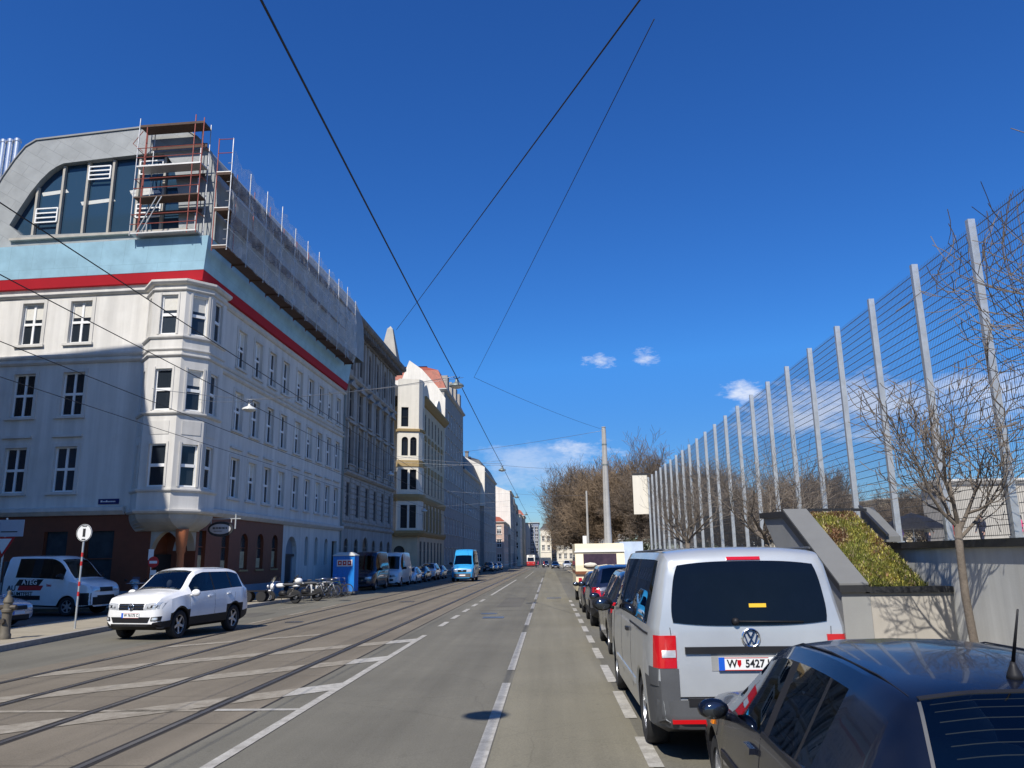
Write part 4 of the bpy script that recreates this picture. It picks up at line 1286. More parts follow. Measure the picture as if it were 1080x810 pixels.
def build_car(name, label, S, paint_m, loc, rotz, group=None, detail=2, gm=None, glass_rear=None, trim=None):
    t = thing(name, label, S.get('cat', 'car'), loc, rotz, group)
    st, ring = car_shell(S)
    gm = gm or M['carglass']; grm = glass_rear or gm; trim = trim or M['plastic']
    nr = 12
    parts = {}

    def put(key, pts):
        parts.setdefault(key, MB()).poly(pts)
    allv = MB()
    gh0, gh1 = min(a for a, b in S['side']), max(b for a, b in S['side'])
    for i in range(len(st) - 1):
        sm_ = (st[i] + st[i + 1]) / 2
        for j in range(nr - 1):
            for sg in (1, -1):
                q = [ring[i][j], ring[i + 1][j], ring[i + 1][j + 1], ring[i][j + 1]]
                q = [(x, sg * y, z) for x, y, z in q]
                if sg < 0: q = q[::-1]
                key = 'body'
                if j in (0, 1): key = 'underbody'
                elif j in (2, 3) and S.get('tailskin') and sm_ > S['tailskin']: key = ('skin', 0, sg)
                elif j == 2 and S.get('clad'): key = 'cladding'
                elif j == 3 and S.get('clad') and in_iv(sm_, S.get('clad_arch', [])): key = 'cladding'
                elif j == 6:
                    hit = [k for k, (a, b) in enumerate(S['side']) if a < sm_ < b]
                    if hit: key = ('side', hit[0], sg)
                    elif gh0 < sm_ < gh1: key = ('pillar', sum(1 for a, b in S['side'] if b <= sm_), sg)
                elif j >= 9:
                    if S['ws'][0] < sm_ < S['ws'][1]: key = 'windscreen'
                    elif S.get('rear') and S['rear'][0] < sm_ < S['rear'][1]: key = 'rear_window'
                    elif S.get('sunroof') and S['sunroof'][0] < sm_ < S['sunroof'][1] and j >= 10: key = 'roof_glass'
                put(key, q); allv.poly(q)
    for i in (0, -1):      # nose and tail
        pts = [(x, y, z) for x, y, z in ring[i][1:]] + [(x, -y, z) for x, y, z in reversed(ring[i][1:-1])]
        c = (sum(p[0] for p in pts) / len(pts), 0, sum(p[2] for p in pts) / len(pts))
        for a, b in zip(pts, pts[1:] + pts[:1]):
            put('body', [a, b, c]); allv.poly([a, b, c])
    body = parts.pop('body').build('body', paint_m, t, angle=32)
    bmx = bmesh.new(); bmx.from_mesh(body.data); bmesh.ops.recalc_face_normals(bmx, faces=bmx.faces); bmx.to_mesh(body.data); bmx.free()
    body.data.set_sharp_from_angle(angle=R(32))
    for key, mb in parts.items():
        if isinstance(key, tuple) and key[0] == 'pillar': mb.build('window_pillar', M['plastic'], t, smooth=True)
        elif isinstance(key, tuple) and key[0] == 'skin': mb.build('bumper_side', M['grey_plastic'], t, smooth=True)
        elif isinstance(key, tuple):
            mb.build('side_window', gm if (key[1] == 0 or S.get('clear_back')) else grm, t, smooth=True)
        elif key in ('windscreen',): mb.build(key, gm, t, smooth=True)
        elif key in ('rear_window', 'roof_glass'): mb.build(key, grm, t, smooth=True)
        elif key == 'underbody': mb.build('underbody', M['plastic'], t)
        elif key == 'cladding': mb.build('cladding', trim, t, smooth=True)
    bvh = BVHTree.FromPolygons([Vector(v) for v in allv.v], allv.f)
    # wheels
    rw, tw = S['rw'], S.get('tw', .21)
    for c in (S['fo'], S['fo'] + S['wb']):
        for sg in (1, -1):
            wy = sg * (S['W'] / 2 * .985 - tw / 2 - .015)
            x = S['L'] / 2 - c
            q = MB(); e = tw / 2
            q.lathe([(rw * .66, -e), (rw * .9, -e), (rw * .975, -e * .8), (rw, -e * .5), (rw, e * .5), (rw * .975, e * .8), (rw * .9, e), (rw * .66, e), (rw * .62, e * .6), (rw * .62, -e * .6), (rw * .66, -e)], axis='y', n=28, cap=False)
            wo = q.build('wheel', M['tyre'], t, angle=40, loc=(x, wy, rw))
            wo.rotation_euler = (0, .4 * c, 0)
            q = MB(); o_ = sg * e
            q.lathe([(rw * .64, o_ * .75), (rw * .665, o_ * .85), (rw * .605, o_ * .82), (rw * .59, o_ * .5)], axis='y', n=28, cap=False)
            q.lathe([(rw * .59, o_ * .5), (rw * .58, o_ * .15), (rw * .2, o_ * .05), (0, o_ * .05)], axis='y', n=28, mi=1, cap=False)
            if detail >= 1:
                ns = S.get('spokes', 5)
                for k in range(ns):
                    a = 2 * PI * k / ns
                    d1 = Vector((math.cos(a), 0, math.sin(a))); d2 = Vector((-math.sin(a), 0, math.cos(a)))
                    c0 = Vector((0, o_ * .62, 0))
                    q.prism([c0 + d1 * rw * .1 - d2 * rw * .11, c0 + d1 * rw * .1 + d2 * rw * .11, c0 + d1 * rw * .6 + d2 * rw * .07 + Vector((0, o_ * .15, 0)), c0 + d1 * rw * .6 - d2 * rw * .07 + Vector((0, o_ * .15, 0))], (0, -o_ * .2, 0))
                q.lathe([(rw * .16, o_ * .45), (rw * .16, o_ * .66), (rw * .1, o_ * .72), (0, o_ * .72)], axis='y', n=12)
            q.build('rim', [S.get('rim', M['alloy']), M['plastic']], wo, angle=35)
    return t, bvh, body


def patch(bvh, parent, name, m, corners, dr, off=.006, nu=6, nv=4, thick=.012, round_=0.):
    """thin panel that follows the body: a quad of 3D corners dropped onto the surface along dr"""
    dr = Vector(dr).normalized(); c = [Vector(p) for p in corners]
    mb = MB(); vs = []; bk = []
    for j in range(nv + 1):
        for i in range(nu + 1):
            u, v = i / nu, j / nv
            if round_:
                k = round_ * (abs(2 * u - 1) ** 3) ; v = .5 + (v - .5) * (1 - k)
                k2 = round_ * (abs(2 * v - 1) ** 3) * .5; u = .5 + (u - .5) * (1 - k2)
            p = (c[0] * (1 - u) + c[1] * u) * (1 - v) + (c[3] * (1 - u) + c[2] * u) * v
            hit = bvh.ray_cast(p - dr * 1.2, dr, 2.6)
            h_ = hit[0] if hit[0] is not None else p
            vs.append(h_ - dr * off); bk.append(h_ + dr * thick)
    fs = []
    for j in range(nv):
        for i in range(nu):
            a = j * (nu + 1) + i; fs.append((a, a + 1, a + nu + 2, a + nu + 1))
    N = len(vs)
    rim = [i for i in range(nu + 1)] + [(j + 1) * (nu + 1) - 1 for j in range(1, nv + 1)] + [nv * (nu + 1) + i for i in reversed(range(nu))] + [j * (nu + 1) for j in reversed(range(1, nv))]
    for a, b in zip(rim, rim[1:] + rim[:1]): fs.append((b, a, N + a, N + b))
    mb.add(vs + bk, fs)
    if isinstance(m, str): m = M[m]
    return mb.build(name, m, parent, angle=50)


def side_patch(bvh, parent, name, m, x0, x1, z0, z1, sg, off=.006, x0t=None, x1t=None, **k):
    x0t = x0 if x0t is None else x0t; x1t = x1 if x1t is None else x1t
    return patch(bvh, parent, name, m, [(x0, sg * .8, z0), (x1, sg * .8, z0), (x1t, sg * .8, z1), (x0t, sg * .8, z1)], (0, -sg, 0), off, **k)


def end_patch(bvh, parent, name, m, y0, y1, z0, z1, fr=-1, off=.006, y0t=None, y1t=None, x=2., **k):
    y0t = y0 if y0t is None else y0t; y1t = y1 if y1t is None else y1t
    return patch(bvh, parent, name, m, [(fr * x, y0, z0), (fr * x, y1, z0), (fr * x, y1t, z1), (fr * x, y0t, z1)], (-fr, 0, 0), off, **k)


def mirrors(t, x, y, z, m, s=1.):
    for sg in (1, -1):
        q = MB(); q.ball((0, sg * .10 * s, .0), (.075 * s, .125 * s, .085 * s), 12)
        q.bar((0, -sg * .05, -.06), (0, sg * .06, -.03), .05, .05)
        o = q.build('wing_mirror', m, t, smooth=True, loc=(x, sg * y, z))
        g_ = MB(); g_.ball((-.055 * s, sg * .10 * s, 0), (.03 * s, .1 * s, .065 * s), 10); g_.build('mirror_glass', M['mirror'], o, smooth=True)


def number_plate(bvh, t, z, fr, lets, x, w=.52, yc=0., h=.115):
    """Austrian plate: white with blue strip and red edges, dark characters. fr=+1 nose, -1 tail"""
    hit = bvh.ray_cast(Vector((fr * 4, yc, z)), Vector((-fr, 0, 0)), 6)
    x0 = hit[0].x + fr * .022 if hit[0] is not None else x
    q = MB(); q.box(x0 - .008, x0 + .008, yc - w / 2, yc + w / 2, z - h / 2, z + h / 2)
    pl = q.build('number_plate', M['plate'], t)
    e = x0 + fr * .0085
    q = MB(); sgn = -fr      # seen from outside, left edge of the plate lies at y = +-w/2
    ya = yc + fr * (-w / 2); yb = ya + fr * .055
    q.box(min(e, e + fr * .002), max(e, e + fr * .002), min(ya, yb), max(ya, yb), z - h / 2, z + h / 2); q.build('plate_strip', M['eu'], pl)
    q = MB()
    for zz in (h / 2 - .006, -h / 2 + .001): q.box(min(e, e + fr * .0015), max(e, e + fr * .0015), yc - w / 2 + .06, yc + w / 2 - .002, z + zz - .002, z + zz + .004)
    q.build('plate_edge', M['red_ink'], pl)
    if lets:
        rot = Matrix(((0, 0, fr), (fr, 0, 0), (0, 1, 0)))
        text(lets, h * .84, M['ink'], pl, (e + fr * .003, yc + fr * .03, z), rot, 'plate_lettering', .0015, sx=.92)
    return pl


def seams(bvh, t, xs, z0, z1, sides=(1, -1)):
    for sg in sides:
        for x, xt in xs: side_patch(bvh, t, 'door_seam', 'plastic', x - .004, x + .004, z0, z1, sg, .0015, xt - .004, xt + .004, nu=1, nv=12, thick=.004)


def seat(t, x, y, m=None, z=.35):
    q = MB(); q.ball((x + .05, y, z), (.28, .25, .12), 12)
    q.ball((x - .25, y, z + .36), (.10, .24, .38), 12); q.ball((x - .30, y, z + .80), (.06, .13, .10), 10)
    q.build('seat', m or M['interior'], t, smooth=True)


def cabin(t, S, front_x):
    for y in (.36, -.36): seat(t, front_x - .75, y, z=S.get('seatz', .42))
    q = MB(); q.ball((front_x - 1.75, 0, S.get('seatz', .42) + .3), (.12, .62, .36), 12); q.ball((front_x - 1.5, 0, S.get('seatz', .42)), (.3, .62, .13), 12); q.build('rear_seat', M['interior'], t, smooth=True)
    bz = S['belt'][len(S['belt']) // 2][1]
    q = MB(); q.ball((front_x - .12, 0, bz - .1), (.3, S['W'] / 2 - .14, .16), 14); q.build('dashboard', M['plastic'], t, smooth=True)
    q = MB(); pts = [(front_x - .48 + .07 * math.sin(a), .36 + .18 * math.cos(a), bz - .05 + .17 * math.sin(a)) for a in [2 * PI * i / 18 for i in range(19)]]
    q.path(pts, .014, 6, cap=False); q.bar(pts[0], pts[9], .03); q.bar((front_x - .48, .36, bz - .05), (front_x - .2, .36, bz - .12), .05); q.build('steering_wheel', M['plastic'], t, smooth=True)


SUVS = dict(L=4.43, W=1.81, wb=2.60, fo=.87, rw=.345, tw=.225, crown=.055, beltw=.95, clad=True, clad_arch=[(.44, 1.30), (3.04, 3.92)],
            top=((0, .76, .62), (.06, .90, .72), (.2, 1.0, .75), (.6, 1.08, .75), (1.05, 1.14, .71), (1.78, 1.59, .585), (2.15, 1.65, .585), (3.3, 1.645, .58), (3.92, 1.57, .565), (4.25, 1.16, .67), (4.36, 1.04, .72), (4.43, .78, .72)),
            belt=((0, .66), (.15, .86), (.6, .98), (1.2, 1.05), (2.4, 1.08), (3.8, 1.12), (4.25, 1.10), (4.43, .72)),
            wide=((0, .74), (.05, .83), (.18, .91), (.45, .975), (.8, 1.), (3.8, 1.), (4.15, .95), (4.35, .88), (4.43, .82)),
            low=((0, .34), (.3, .24), (4., .25), (4.43, .38)), side=[(1.36, 2.40), (2.47, 3.28), (3.35, 3.92)], ws=(1.05, 1.78), rear=(3.94, 4.24), sunroof=(2.1, 3.2))
MPV = dict(SUVS, L=4.4, W=1.8, clad=False, top=((0, .68, .58), (.08, .8, .68), (.5, .93, .74), (.95, 1.04, .70), (1.85, 1.53, .57), (2.3, 1.60, .57), (3.4, 1.585, .565), (3.85, 1.53, .555), (4.22, 1.1, .66), (4.34, .96, .72), (4.4, .72, .72)),
           belt=((0, .6), (.15, .76), (.6, .88), (1.2, .97), (2.4, 1.02), (3.7, 1.07), (4.2, 1.04), (4.4, .68)), ws=(.97, 1.85), side=[(1.42, 2.42), (2.48, 3.28), (3.34, 3.85)], rear=(3.86, 4.2), sunroof=None, rw=.325, low=((0, .26), (.3, .2), (4., .2), (4.4, .3)),
           wide=((0, .74), (.05, .83), (.18, .91), (.45, .975), (.8, 1.), (3.8, 1.), (4.15, .96), (4.33, .9), (4.4, .84)))
HATCH = dict(L=4.15, W=1.735, wb=2.512, fo=.86, rw=.305, tw=.195, crown=.045, beltw=.955,
             top=((0, .58, .58), (.06, .68, .66), (.25, .78, .70), (.7, .87, .71), (1.08, .95, .67), (1.85, 1.335, .555), (2.2, 1.395, .55), (2.7, 1.405, .545), (3.3, 1.375, .535), (3.62, 1.33, .53), (3.98, .98, .64), (4.06, .90, .69), (4.12, .80, .71), (4.15, .62, .70)),
             belt=((0, .50), (.15, .66), (.6, .77), (1.2, .83), (2.4, .88), (3.6, .93), (3.98, .90), (4.15, .58)),
             wide=((0, .74), (.05, .84), (.18, .92), (.45, .98), (.8, 1.), (3.4, 1.), (3.9, .965), (4.08, .92), (4.15, .87)),
             low=((0, .24), (.25, .17), (3.8, .18), (4.15, .28)), side=[(1.24, 2.31), (2.43, 2.95), (2.99, 3.20)], ws=(1.08, 1.85), rear=(3.63, 3.97))
SALOON = dict(HATCH, L=4.4, wb=2.6, side=[(1.3, 2.35), (2.41, 3.2), (3.24, 3.5)], ws=(1.08, 1.9), rear=(3.3, 3.85),
              top=((0, .58, .58), (.06, .68, .66), (.25, .78, .70), (.7, .87, .71), (1.08, .95, .67), (1.9, 1.335, .555), (2.2, 1.40, .55), (2.7, 1.41, .545), (3.3, 1.36, .535), (3.9, .99, .64), (4.2, .95, .66), (4.36, .86, .68), (4.4, .62, .68)),
              belt=((0, .52), (.15, .68), (.6, .80), (1.2, .87), (2.4, .905), (3.6, .93), (4.2, .92), (4.4, .58)),
              wide=((0, .74), (.05, .84), (.18, .92), (.45, .98), (.8, 1.), (3.4, 1.), (4.1, .965), (4.33, .92), (4.4, .87)), low=((0, .24), (.25, .17), (3.8, .18), (4.4, .28)))
VAN = dict(L=5.29, W=1.904, wb=3.40, fo=.89, rw=.345, tw=.23, crown=.05, beltw=.985, waist=.6, lean=.11, cat='van',
           top=((0, .78, .62), (.06, .92, .72), (.3, 1.06, .78), (.75, 1.18, .80), (1.5, 1.80, .72), (1.85, 1.905, .735), (2.4, 1.92, .745), (4.6, 1.915, .745), (5.0, 1.90, .74), (5.16, 1.87, .735), (5.25, 1.83, .72), (5.29, 1.76, .70)),
           belt=((0, .70), (.2, .93), (.7, 1.08), (1.4, 1.16), (5.1, 1.20), (5.29, 1.18)),
           wide=((0, .76), (.05, .85), (.2, .93), (.5, .985), (.9, 1.), (4.7, 1.), (5.05, .985), (5.2, .955), (5.26, .93), (5.29, .905)),
           low=((0, .28), (.3, .2), (4.9, .24), (5.29, .34)), side=[(1.12, 2.2), (2.3, 3.5), (3.58, 4.95)], ws=(.78, 1.5), rear=None, spokes=7)


def car_front(t, bvh, S, z0=.6, hz=.13, lo=True, hw=.66, grille=True, badge=False, mm='plastic'):
    """headlamps, grille and lower intake on the nose"""
    for sg in (1, -1):
        end_patch(bvh, t, 'headlamp', 'clear_lens', sg * .40, sg * .76, z0 - hz * .45, z0 - hz * .1, 1, .008, sg * .42, sg * .80, nu=7, nv=4) if False else \
            patch(bvh, t, 'headlamp', 'clear_lens', [(2.6, sg * .38, z0 - hz * .5), (2.6, sg * .80, z0 - hz * .3), (2.6, sg * .83, z0 + hz * .75), (2.6, sg * .42, z0 + hz * .5)], (-1, 0, 0), .008, 8, 4)
    if grille: end_patch(bvh, t, 'grille', mm, -.37, .37, z0 - hz * .5, z0 + hz * .5, 1, .010, nu=8, nv=3)
    if lo: end_patch(bvh, t, 'air_intake', 'plastic', -.5, .5, z0 - .36, z0 - .22, 1, .008, nu=8, nv=3)


# ---- white SUV coming towards the photographer
P_white = paint('white_car_paint', (.80, .80, .79), rough=.2)
suv, bv, bd = build_car('white_suv', 'white SUV with black lower trim and roof rails driving towards the viewer on the left', SUVS, P_white, (-10.22, 22.1, gz(22.3)), -PI / 2 - R(13), 'moving cars', gm=M['clearglass'], glass_rear=M['carglass'])
suv.scale = (.885, 1.01, 1.05)
car_front(suv, bv, SUVS, .80, .15, lo=False, mm='plastic')
for sg in (1, -1):
    patch(bv, suv, 'headlamp_core', M['plastic'], [(2.6, sg * .47, .765), (2.6, sg * .72, .785), (2.6, sg * .74, .845), (2.6, sg * .50, .83)], (-1, 0, 0), .013, 6, 3)
    for yy in (.54, .67): patch(bv, suv, 'headlamp_lens', M['clear_lens'], [(2.6, sg * (yy - .035), .78), (2.6, sg * (yy + .035), .785), (2.6, sg * (yy + .035), .835), (2.6, sg * (yy - .035), .83)], (-1, 0, 0), .018, 3, 3)
for k, z in enumerate((.765, .835)): end_patch(bv, suv, 'grille_bar', 'chrome', -.37, .37, z - .012, z + .012, 1, .02, nu=8, nv=1)
end_patch(bv, suv, 'air_intake', 'plastic', -.52, .52, .43, .56, 1, .012, -.58, .58, nu=8, nv=3)
end_patch(bv, suv, 'bumper_trim', 'plastic', -.84, .84, .29, .40, 1, .014, nu=12, nv=2)
for sg in (1, -1):
    patch(bv, suv, 'fog_lamp_bezel', M['plastic'], [(2.6, sg * .60, .47), (2.6, sg * .80, .47), (2.6, sg * .82, .58), (2.6, sg * .62, .56)], (-1, 0, 0), .012, 5, 3)
    patch(bv, suv, 'fog_lamp', M['clear_lens'], [(2.6, sg * .64, .49), (2.6, sg * .76, .49), (2.6, sg * .76, .55), (2.6, sg * .65, .55)], (-1, 0, 0), .018, 4, 3)
    q = MB(); q.path([(.05, sg * .545, 1.625), (-.05, sg * .55, 1.66), (-1.0, sg * .55, 1.665), (-1.4, sg * .54, 1.60)], .014, 6); q.build('roof_rail', M['zinc'], suv, smooth=True)
    side_patch(bv, suv, 'door_handle', P_white, -.10, .10, .955, .985, sg, .03, nu=3, nv=2); side_patch(bv, suv, 'door_handle', P_white, -1.05, -.86, .985, 1.015, sg, .03, nu=3, nv=2)
q = MB(); hit = bv.ray_cast(Vector((4, 0, .80)), Vector((-1, 0, 0)), 5)[0]
pts = [(hit.x + .024, .075 * math.cos(a), .80 + .075 * math.sin(a)) for a in [2 * PI * i / 20 for i in range(21)]]
q.path(pts, .009, 5, cap=False)
for a_, b_ in (((-.035, .05), (0, .0)), ((.035, .05), (0, 0)), ((-.055, .03), (-.025, -.055)), ((.055, .03), (.025, -.055)), ((-.025, -.055), (0, -.01)), ((.025, -.055), (0, -.01))):
    q.bar((hit.x + .024, a_[0], .80 + a_[1]), (hit.x + .024, b_[0], .80 + b_[1]), .012)
q.build('badge', M['chrome'], suv)
number_plate(bv, suv, .60, 1, 'W 76175 C', 2.2)
seams(bv, suv, [(1.0, .93), (-.22, -.24), (-1.12, -1.3)], .42, 1.03, (1,))
mirrors(suv, .90, .90, 1.08, P_white, 1.05); cabin(suv, SUVS, .95)
q = MB(); q.ball((.15, -.36, 1.28), (.10, .085, .12), 10); q.ball((.10, -.36, .98), (.14, .22, .26), 10); 
drv = q.build('driver_figure', M['navy'], suv, smooth=True)

# ---- silver van parked in front of the blue car
P_silver = paint('silver_car_paint', (.50, .525, .535), .35, .28)
vx = 1.87; vY = 7.72 + VAN['L'] / 2
van, bv, bd = build_car('silver_van', 'silver passenger van with dark rear windows and red lamps parked at the right kerb', dict(VAN, tailskin=4.82), P_silver, (vx, vY, gz(vY)), PI / 2, 'cars parked along the right kerb', gm=M['darkglass'], glass_rear=M['darkglass'])
xr = -VAN['L'] / 2
end_patch(bv, van, 'rear_window', M['darkglass'] if False else mat('van_rear_glass', (.004, .006, .012), .03, var=.1, spec=.28), -.75, .75, 1.23, 1.825, -1, .010, -.665, .665, nu=14, nv=10, round_=.12)
end_patch(bv, van, 'brake_lamp', 'red_lens', -.16, .16, 1.835, 1.865, -1, .012, nu=5, nv=2)
for sg in (1, -1):
    lo_ = patch(bv, van, 'tail_lamp', 'red_lens', [(-2.6, sg * .705, .86), (-2.6, sg * .90, .86), (-2.6, sg * .89, 1.15), (-2.6, sg * .70, 1.15)], (1, 0, 0), .014, 6, 6)
    patch(bv, lo_, 'reversing_lamp', M['clear_lens'], [(-2.6, sg * .71, .955), (-2.6, sg * .84, .955), (-2.6, sg * .84, 1.02), (-2.6, sg * .71, 1.02)], (1, 0, 0), .02, 5, 3)
    side_patch(bv, van, 'tail_lamp_side', 'red_lens', xr + .03, xr + .10, .86, 1.15, sg, .008, nu=3, nv=6)
    # grey bumper wraps round the corner
    side_patch(bv, van, 'bumper_side', 'grey_plastic', xr + .025, xr + .22, .70, .86, sg, .010, nu=4, nv=4)
    end_patch(bv, van, 'bumper_corner', 'grey_plastic', sg * .69, sg * .862, .36, .855, -1, .012, nu=4, nv=8)
    side_patch(bv, van, 'side_moulding', P_silver, -1.9, 1.8, .50, .56, sg, .012, nu=14, nv=2)
    side_patch(bv, van, 'slide_rail', 'plastic', -2.35, -.75, 1.135, 1.155, sg, .006, nu=8, nv=1)
    side_patch(bv, van, 'door_handle', 'plastic', -.62, -.42, 1.02, 1.06, sg, .03, nu=3, nv=2)
    q = MB(); q.path([(.45, sg * .70, 1.935), (-2.3, sg * .72, 1.94)], .012, 5); q.build('roof_gutter', M['grey_plastic'], van)
end_patch(bv, van, 'bumper', 'grey_plastic', -.90, .90, .33, .58, -1, .05, nu=12, nv=4)
end_patch(bv, van, 'bumper_step', 'plastic', -.62, .62, .53, .60, -1, .056, nu=8, nv=1)
for sg in (1, -1): end_patch(bv, van, 'bumper_reflector', 'red_lens', sg * .42, sg * .78, .385, .42, -1, .056, nu=6, nv=1)
end_patch(bv, van, 'tailgate_handle', 'plastic', -.42, .62, .985, 1.045, -1, .022, nu=8, nv=2)
end_patch(bv, van, 'plate_recess', M['concrete_grey'], -.38, .38, .83, .98, -1, .004, nu=6, nv=3)
vpl = number_plate(bv, van, .895, -1, 'W   5427 K', xr, yc=.06)
e_ = vpl.bound_box[0][0] - .0005
q = MB(); q.prism([(e_, .06 + yy, .895 + zz) for yy, zz in ((.088, .034), (.052, .034), (.052, -.004), (.070, -.034), (.088, -.004))], (-.001, 0, 0)); q.build('plate_crest', M['red_lens'], vpl)
hit = bv.ray_cast(Vector((-4, 0, 1.12)), Vector((1, 0, 0)), 5)[0]
q = MB(); pts = [(hit.x - .012, .08 * math.cos(a), 1.12 + .08 * math.sin(a)) for a in [2 * PI * i / 24 for i in range(25)]]; q.path(pts, .010, 6, cap=False)
for a_, b_ in (((-.034, .062), (0, .0)), ((.034, .062), (0, 0)), ((-.06, .035), (-.03, -.06)), ((.06, .035), (.03, -.06)), ((-.03, -.06), (0, -.012)), ((.03, -.06), (0, -.012))):
    q.bar((hit.x - .012, a_[0], 1.12 + a_[1]), (hit.x - .012, b_[0], 1.12 + b_[1]), .013)
q.build('badge', M['chrome'], van)
hz_ = bv.ray_cast(Vector((-4, 0, 1.30)), Vector((1, 0, 0)), 5)[0]
q = MB(); q.path([(hz_.x - .03, .12, 1.27), (hz_.x - .02, -.5, 1.26)], .009, 5); q.ball((hz_.x - .03, .13, 1.27), .035, 10); q.build('rear_wiper', M['plastic'], van, smooth=True)
end_patch(bv, van, 'sticker', 'yellow', -.01, -.17, 1.395, 1.43, -1, .014, nu=2, nv=1)
seams(bv, van, [(1.52, 1.5), (.38, .38), (-.78, -.78)], .42, 1.17, (1, -1))
for sg in (1,):
    rot = Matrix(((-1, 0, 0), (0, 0, 1), (0, 1, 0)))
    hy = bv.ray_cast(Vector((-1.35, 3, 1.42)), Vector((0, -1, 0)), 4)[0]
    text('AS', .19, M['blue_ink'], van, (-1.35, hy.y + .01, 1.40), rot, 'window_lettering', .001)
mirrors(van, 1.35, 1.0, 1.22, M['plastic'], 1.2)
end_patch(bv, van, 'tailgate_seam', 'plastic', -.69, .69, .60, .608, -1, .012, nu=8, nv=1)
for sg in (1, -1): end_patch(bv, van, 'tailgate_seam', 'plastic', sg * .688, sg * .694, .60, 1.22, -1, .002, sg * .745, sg * .751, nu=1, nv=10, thick=.003)

# ---- dark blue hatchback in the foreground
P_blue = paint('navy_car_paint', (.0035, .006, .015), .0, .2, coat=.45)
hx, hY = 2.0, 5.0
hb, bv, bd = build_car('blue_hatchback', 'dark blue hatchback with roof aerial parked nearest, cut off by the bottom edge', HATCH, P_blue, (hx, hY, gz(hY)), PI / 2 - R(1.5), 'cars parked along the right kerb', gm=M['clearglass'])
XR = -HATCH['L'] / 2
hb.scale = (1, 1, .955)
mirrors(hb, .66, .85, .89, P_blue, .85); cabin(hb, dict(HATCH, seatz=.36), 1.02)
car_front(hb, bv, HATCH, .62, .12)
seams(hb and bv, hb, [(1.05, .98), (-.20, -.22)], .30, .89, (1, -1)); seams(bv, hb, [(-.95, -1.02)], .62, .9, (1, -1))
for sg in (1, -1):
    side_patch(bv, hb, 'door_handle', P_blue, -.12, .06, .775, .81, sg, .035, nu=3, nv=2); side_patch(bv, hb, 'door_handle', P_blue, -.86, -.70, .79, .825, sg, .035, nu=3, nv=2)
    side_patch(bv, hb, 'rubbing_strip', 'plastic', -1.15, 1.0, .54, .585, sg, .012, nu=12, nv=1)
    side_patch(bv, hb, 'turn_signal', 'amber', 1.10, 1.17, .70, .735, sg, .010, nu=2, nv=1)
    # black window frame lines
    side_patch(bv, hb, 'window_seal', 'plastic', -1.12, -.2, .90, .925, sg, .004, nu=10, nv=1)
    patch(bv, hb, 'tail_lamp', 'red_lens', [(-2.2, sg * .58, .66), (-2.2, sg * .80, .66), (-2.2, sg * .78, .90), (-2.2, sg * .60, .90)], (1, 0, 0), .008, 5, 5)
    q = MB(); q.path([(HATCH['L'] / 2 - s_, sg * (w_ - .035), z_ + .032) for s_, w_, z_ in ((1.86, .555, 1.318), (2.2, .55, 1.380), (2.7, .545, 1.388), (3.3, .535, 1.358), (3.6, .53, 1.316))], [.001, .005, .006, .005, .001], 5); q.build('roof_gutter', M['plastic'], hb, smooth=True)
hp = bv.ray_cast(Vector((-1.40, -.0, 3)), Vector((0, 0, -1)), 4)[0]
q = MB(); q.lathe([(.035, -.01), (.03, .015), (.016, .05), (.010, .07)], (hp.x, .0, hp.z), n=12)
q.path([(hp.x, .0, hp.z + .06), (hp.x - .10, .0, hp.z + .30)], [.008, .004], 6); q.build('aerial', M['plastic'], hb, smooth=True)
# heating wires and rubber seal of the rear window
for k in range(9):
    s_ = 3.66 + .29 * k / 8; x_ = HATCH['L'] / 2 - s_
    patch(bv, hb, 'heating_wire', 'groove', [(x_, -.44, 2), (x_, .44, 2), (x_ - .0022, .44, 2), (x_ - .0022, -.44, 2)], (0, 0, -1), -.006, 10, 1, .007)
for x_, hw in ((HATCH['L'] / 2 - 3.625, .47), (HATCH['L'] / 2 - 3.965, .56)):
    patch(bv, hb, 'window_seal', 'plastic', [(x_ + .012, -hw, 2), (x_ + .012, hw, 2), (x_ - .012, hw, 2), (x_ - .012, -hw, 2)], (0, 0, -1), .004, 12, 1, .003)
for sg in (1, -1):
    patch(bv, hb, 'window_seal', 'grey_plastic', [(XR + .50, sg * .47, 2), (XR + .50, sg * .485, 2), (XR + .18, sg * .575, 2), (XR + .18, sg * .56, 2)], (0, 0, -1), .003, 1, 10, .003)
# dried water runs on the roof are part of the paint; a small sticker on the rear window
number_plate(bv, hb, .55, -1, '', XR)
end_patch(bv, hb, 'rubbing_strip', 'plastic', -.78, .78, .44, .48, -1, .012, nu=10, nv=1)

# ---- row of dark cars ahead of the van
P_black = paint('black_car_paint', (.012, .013, .016), .2, .18)
P_anth = paint('anthracite_car_paint', (.035, .038, .044), .4, .22)
P_dblue = paint('deep_blue_car_paint', (.012, .020, .050), .3, .2)


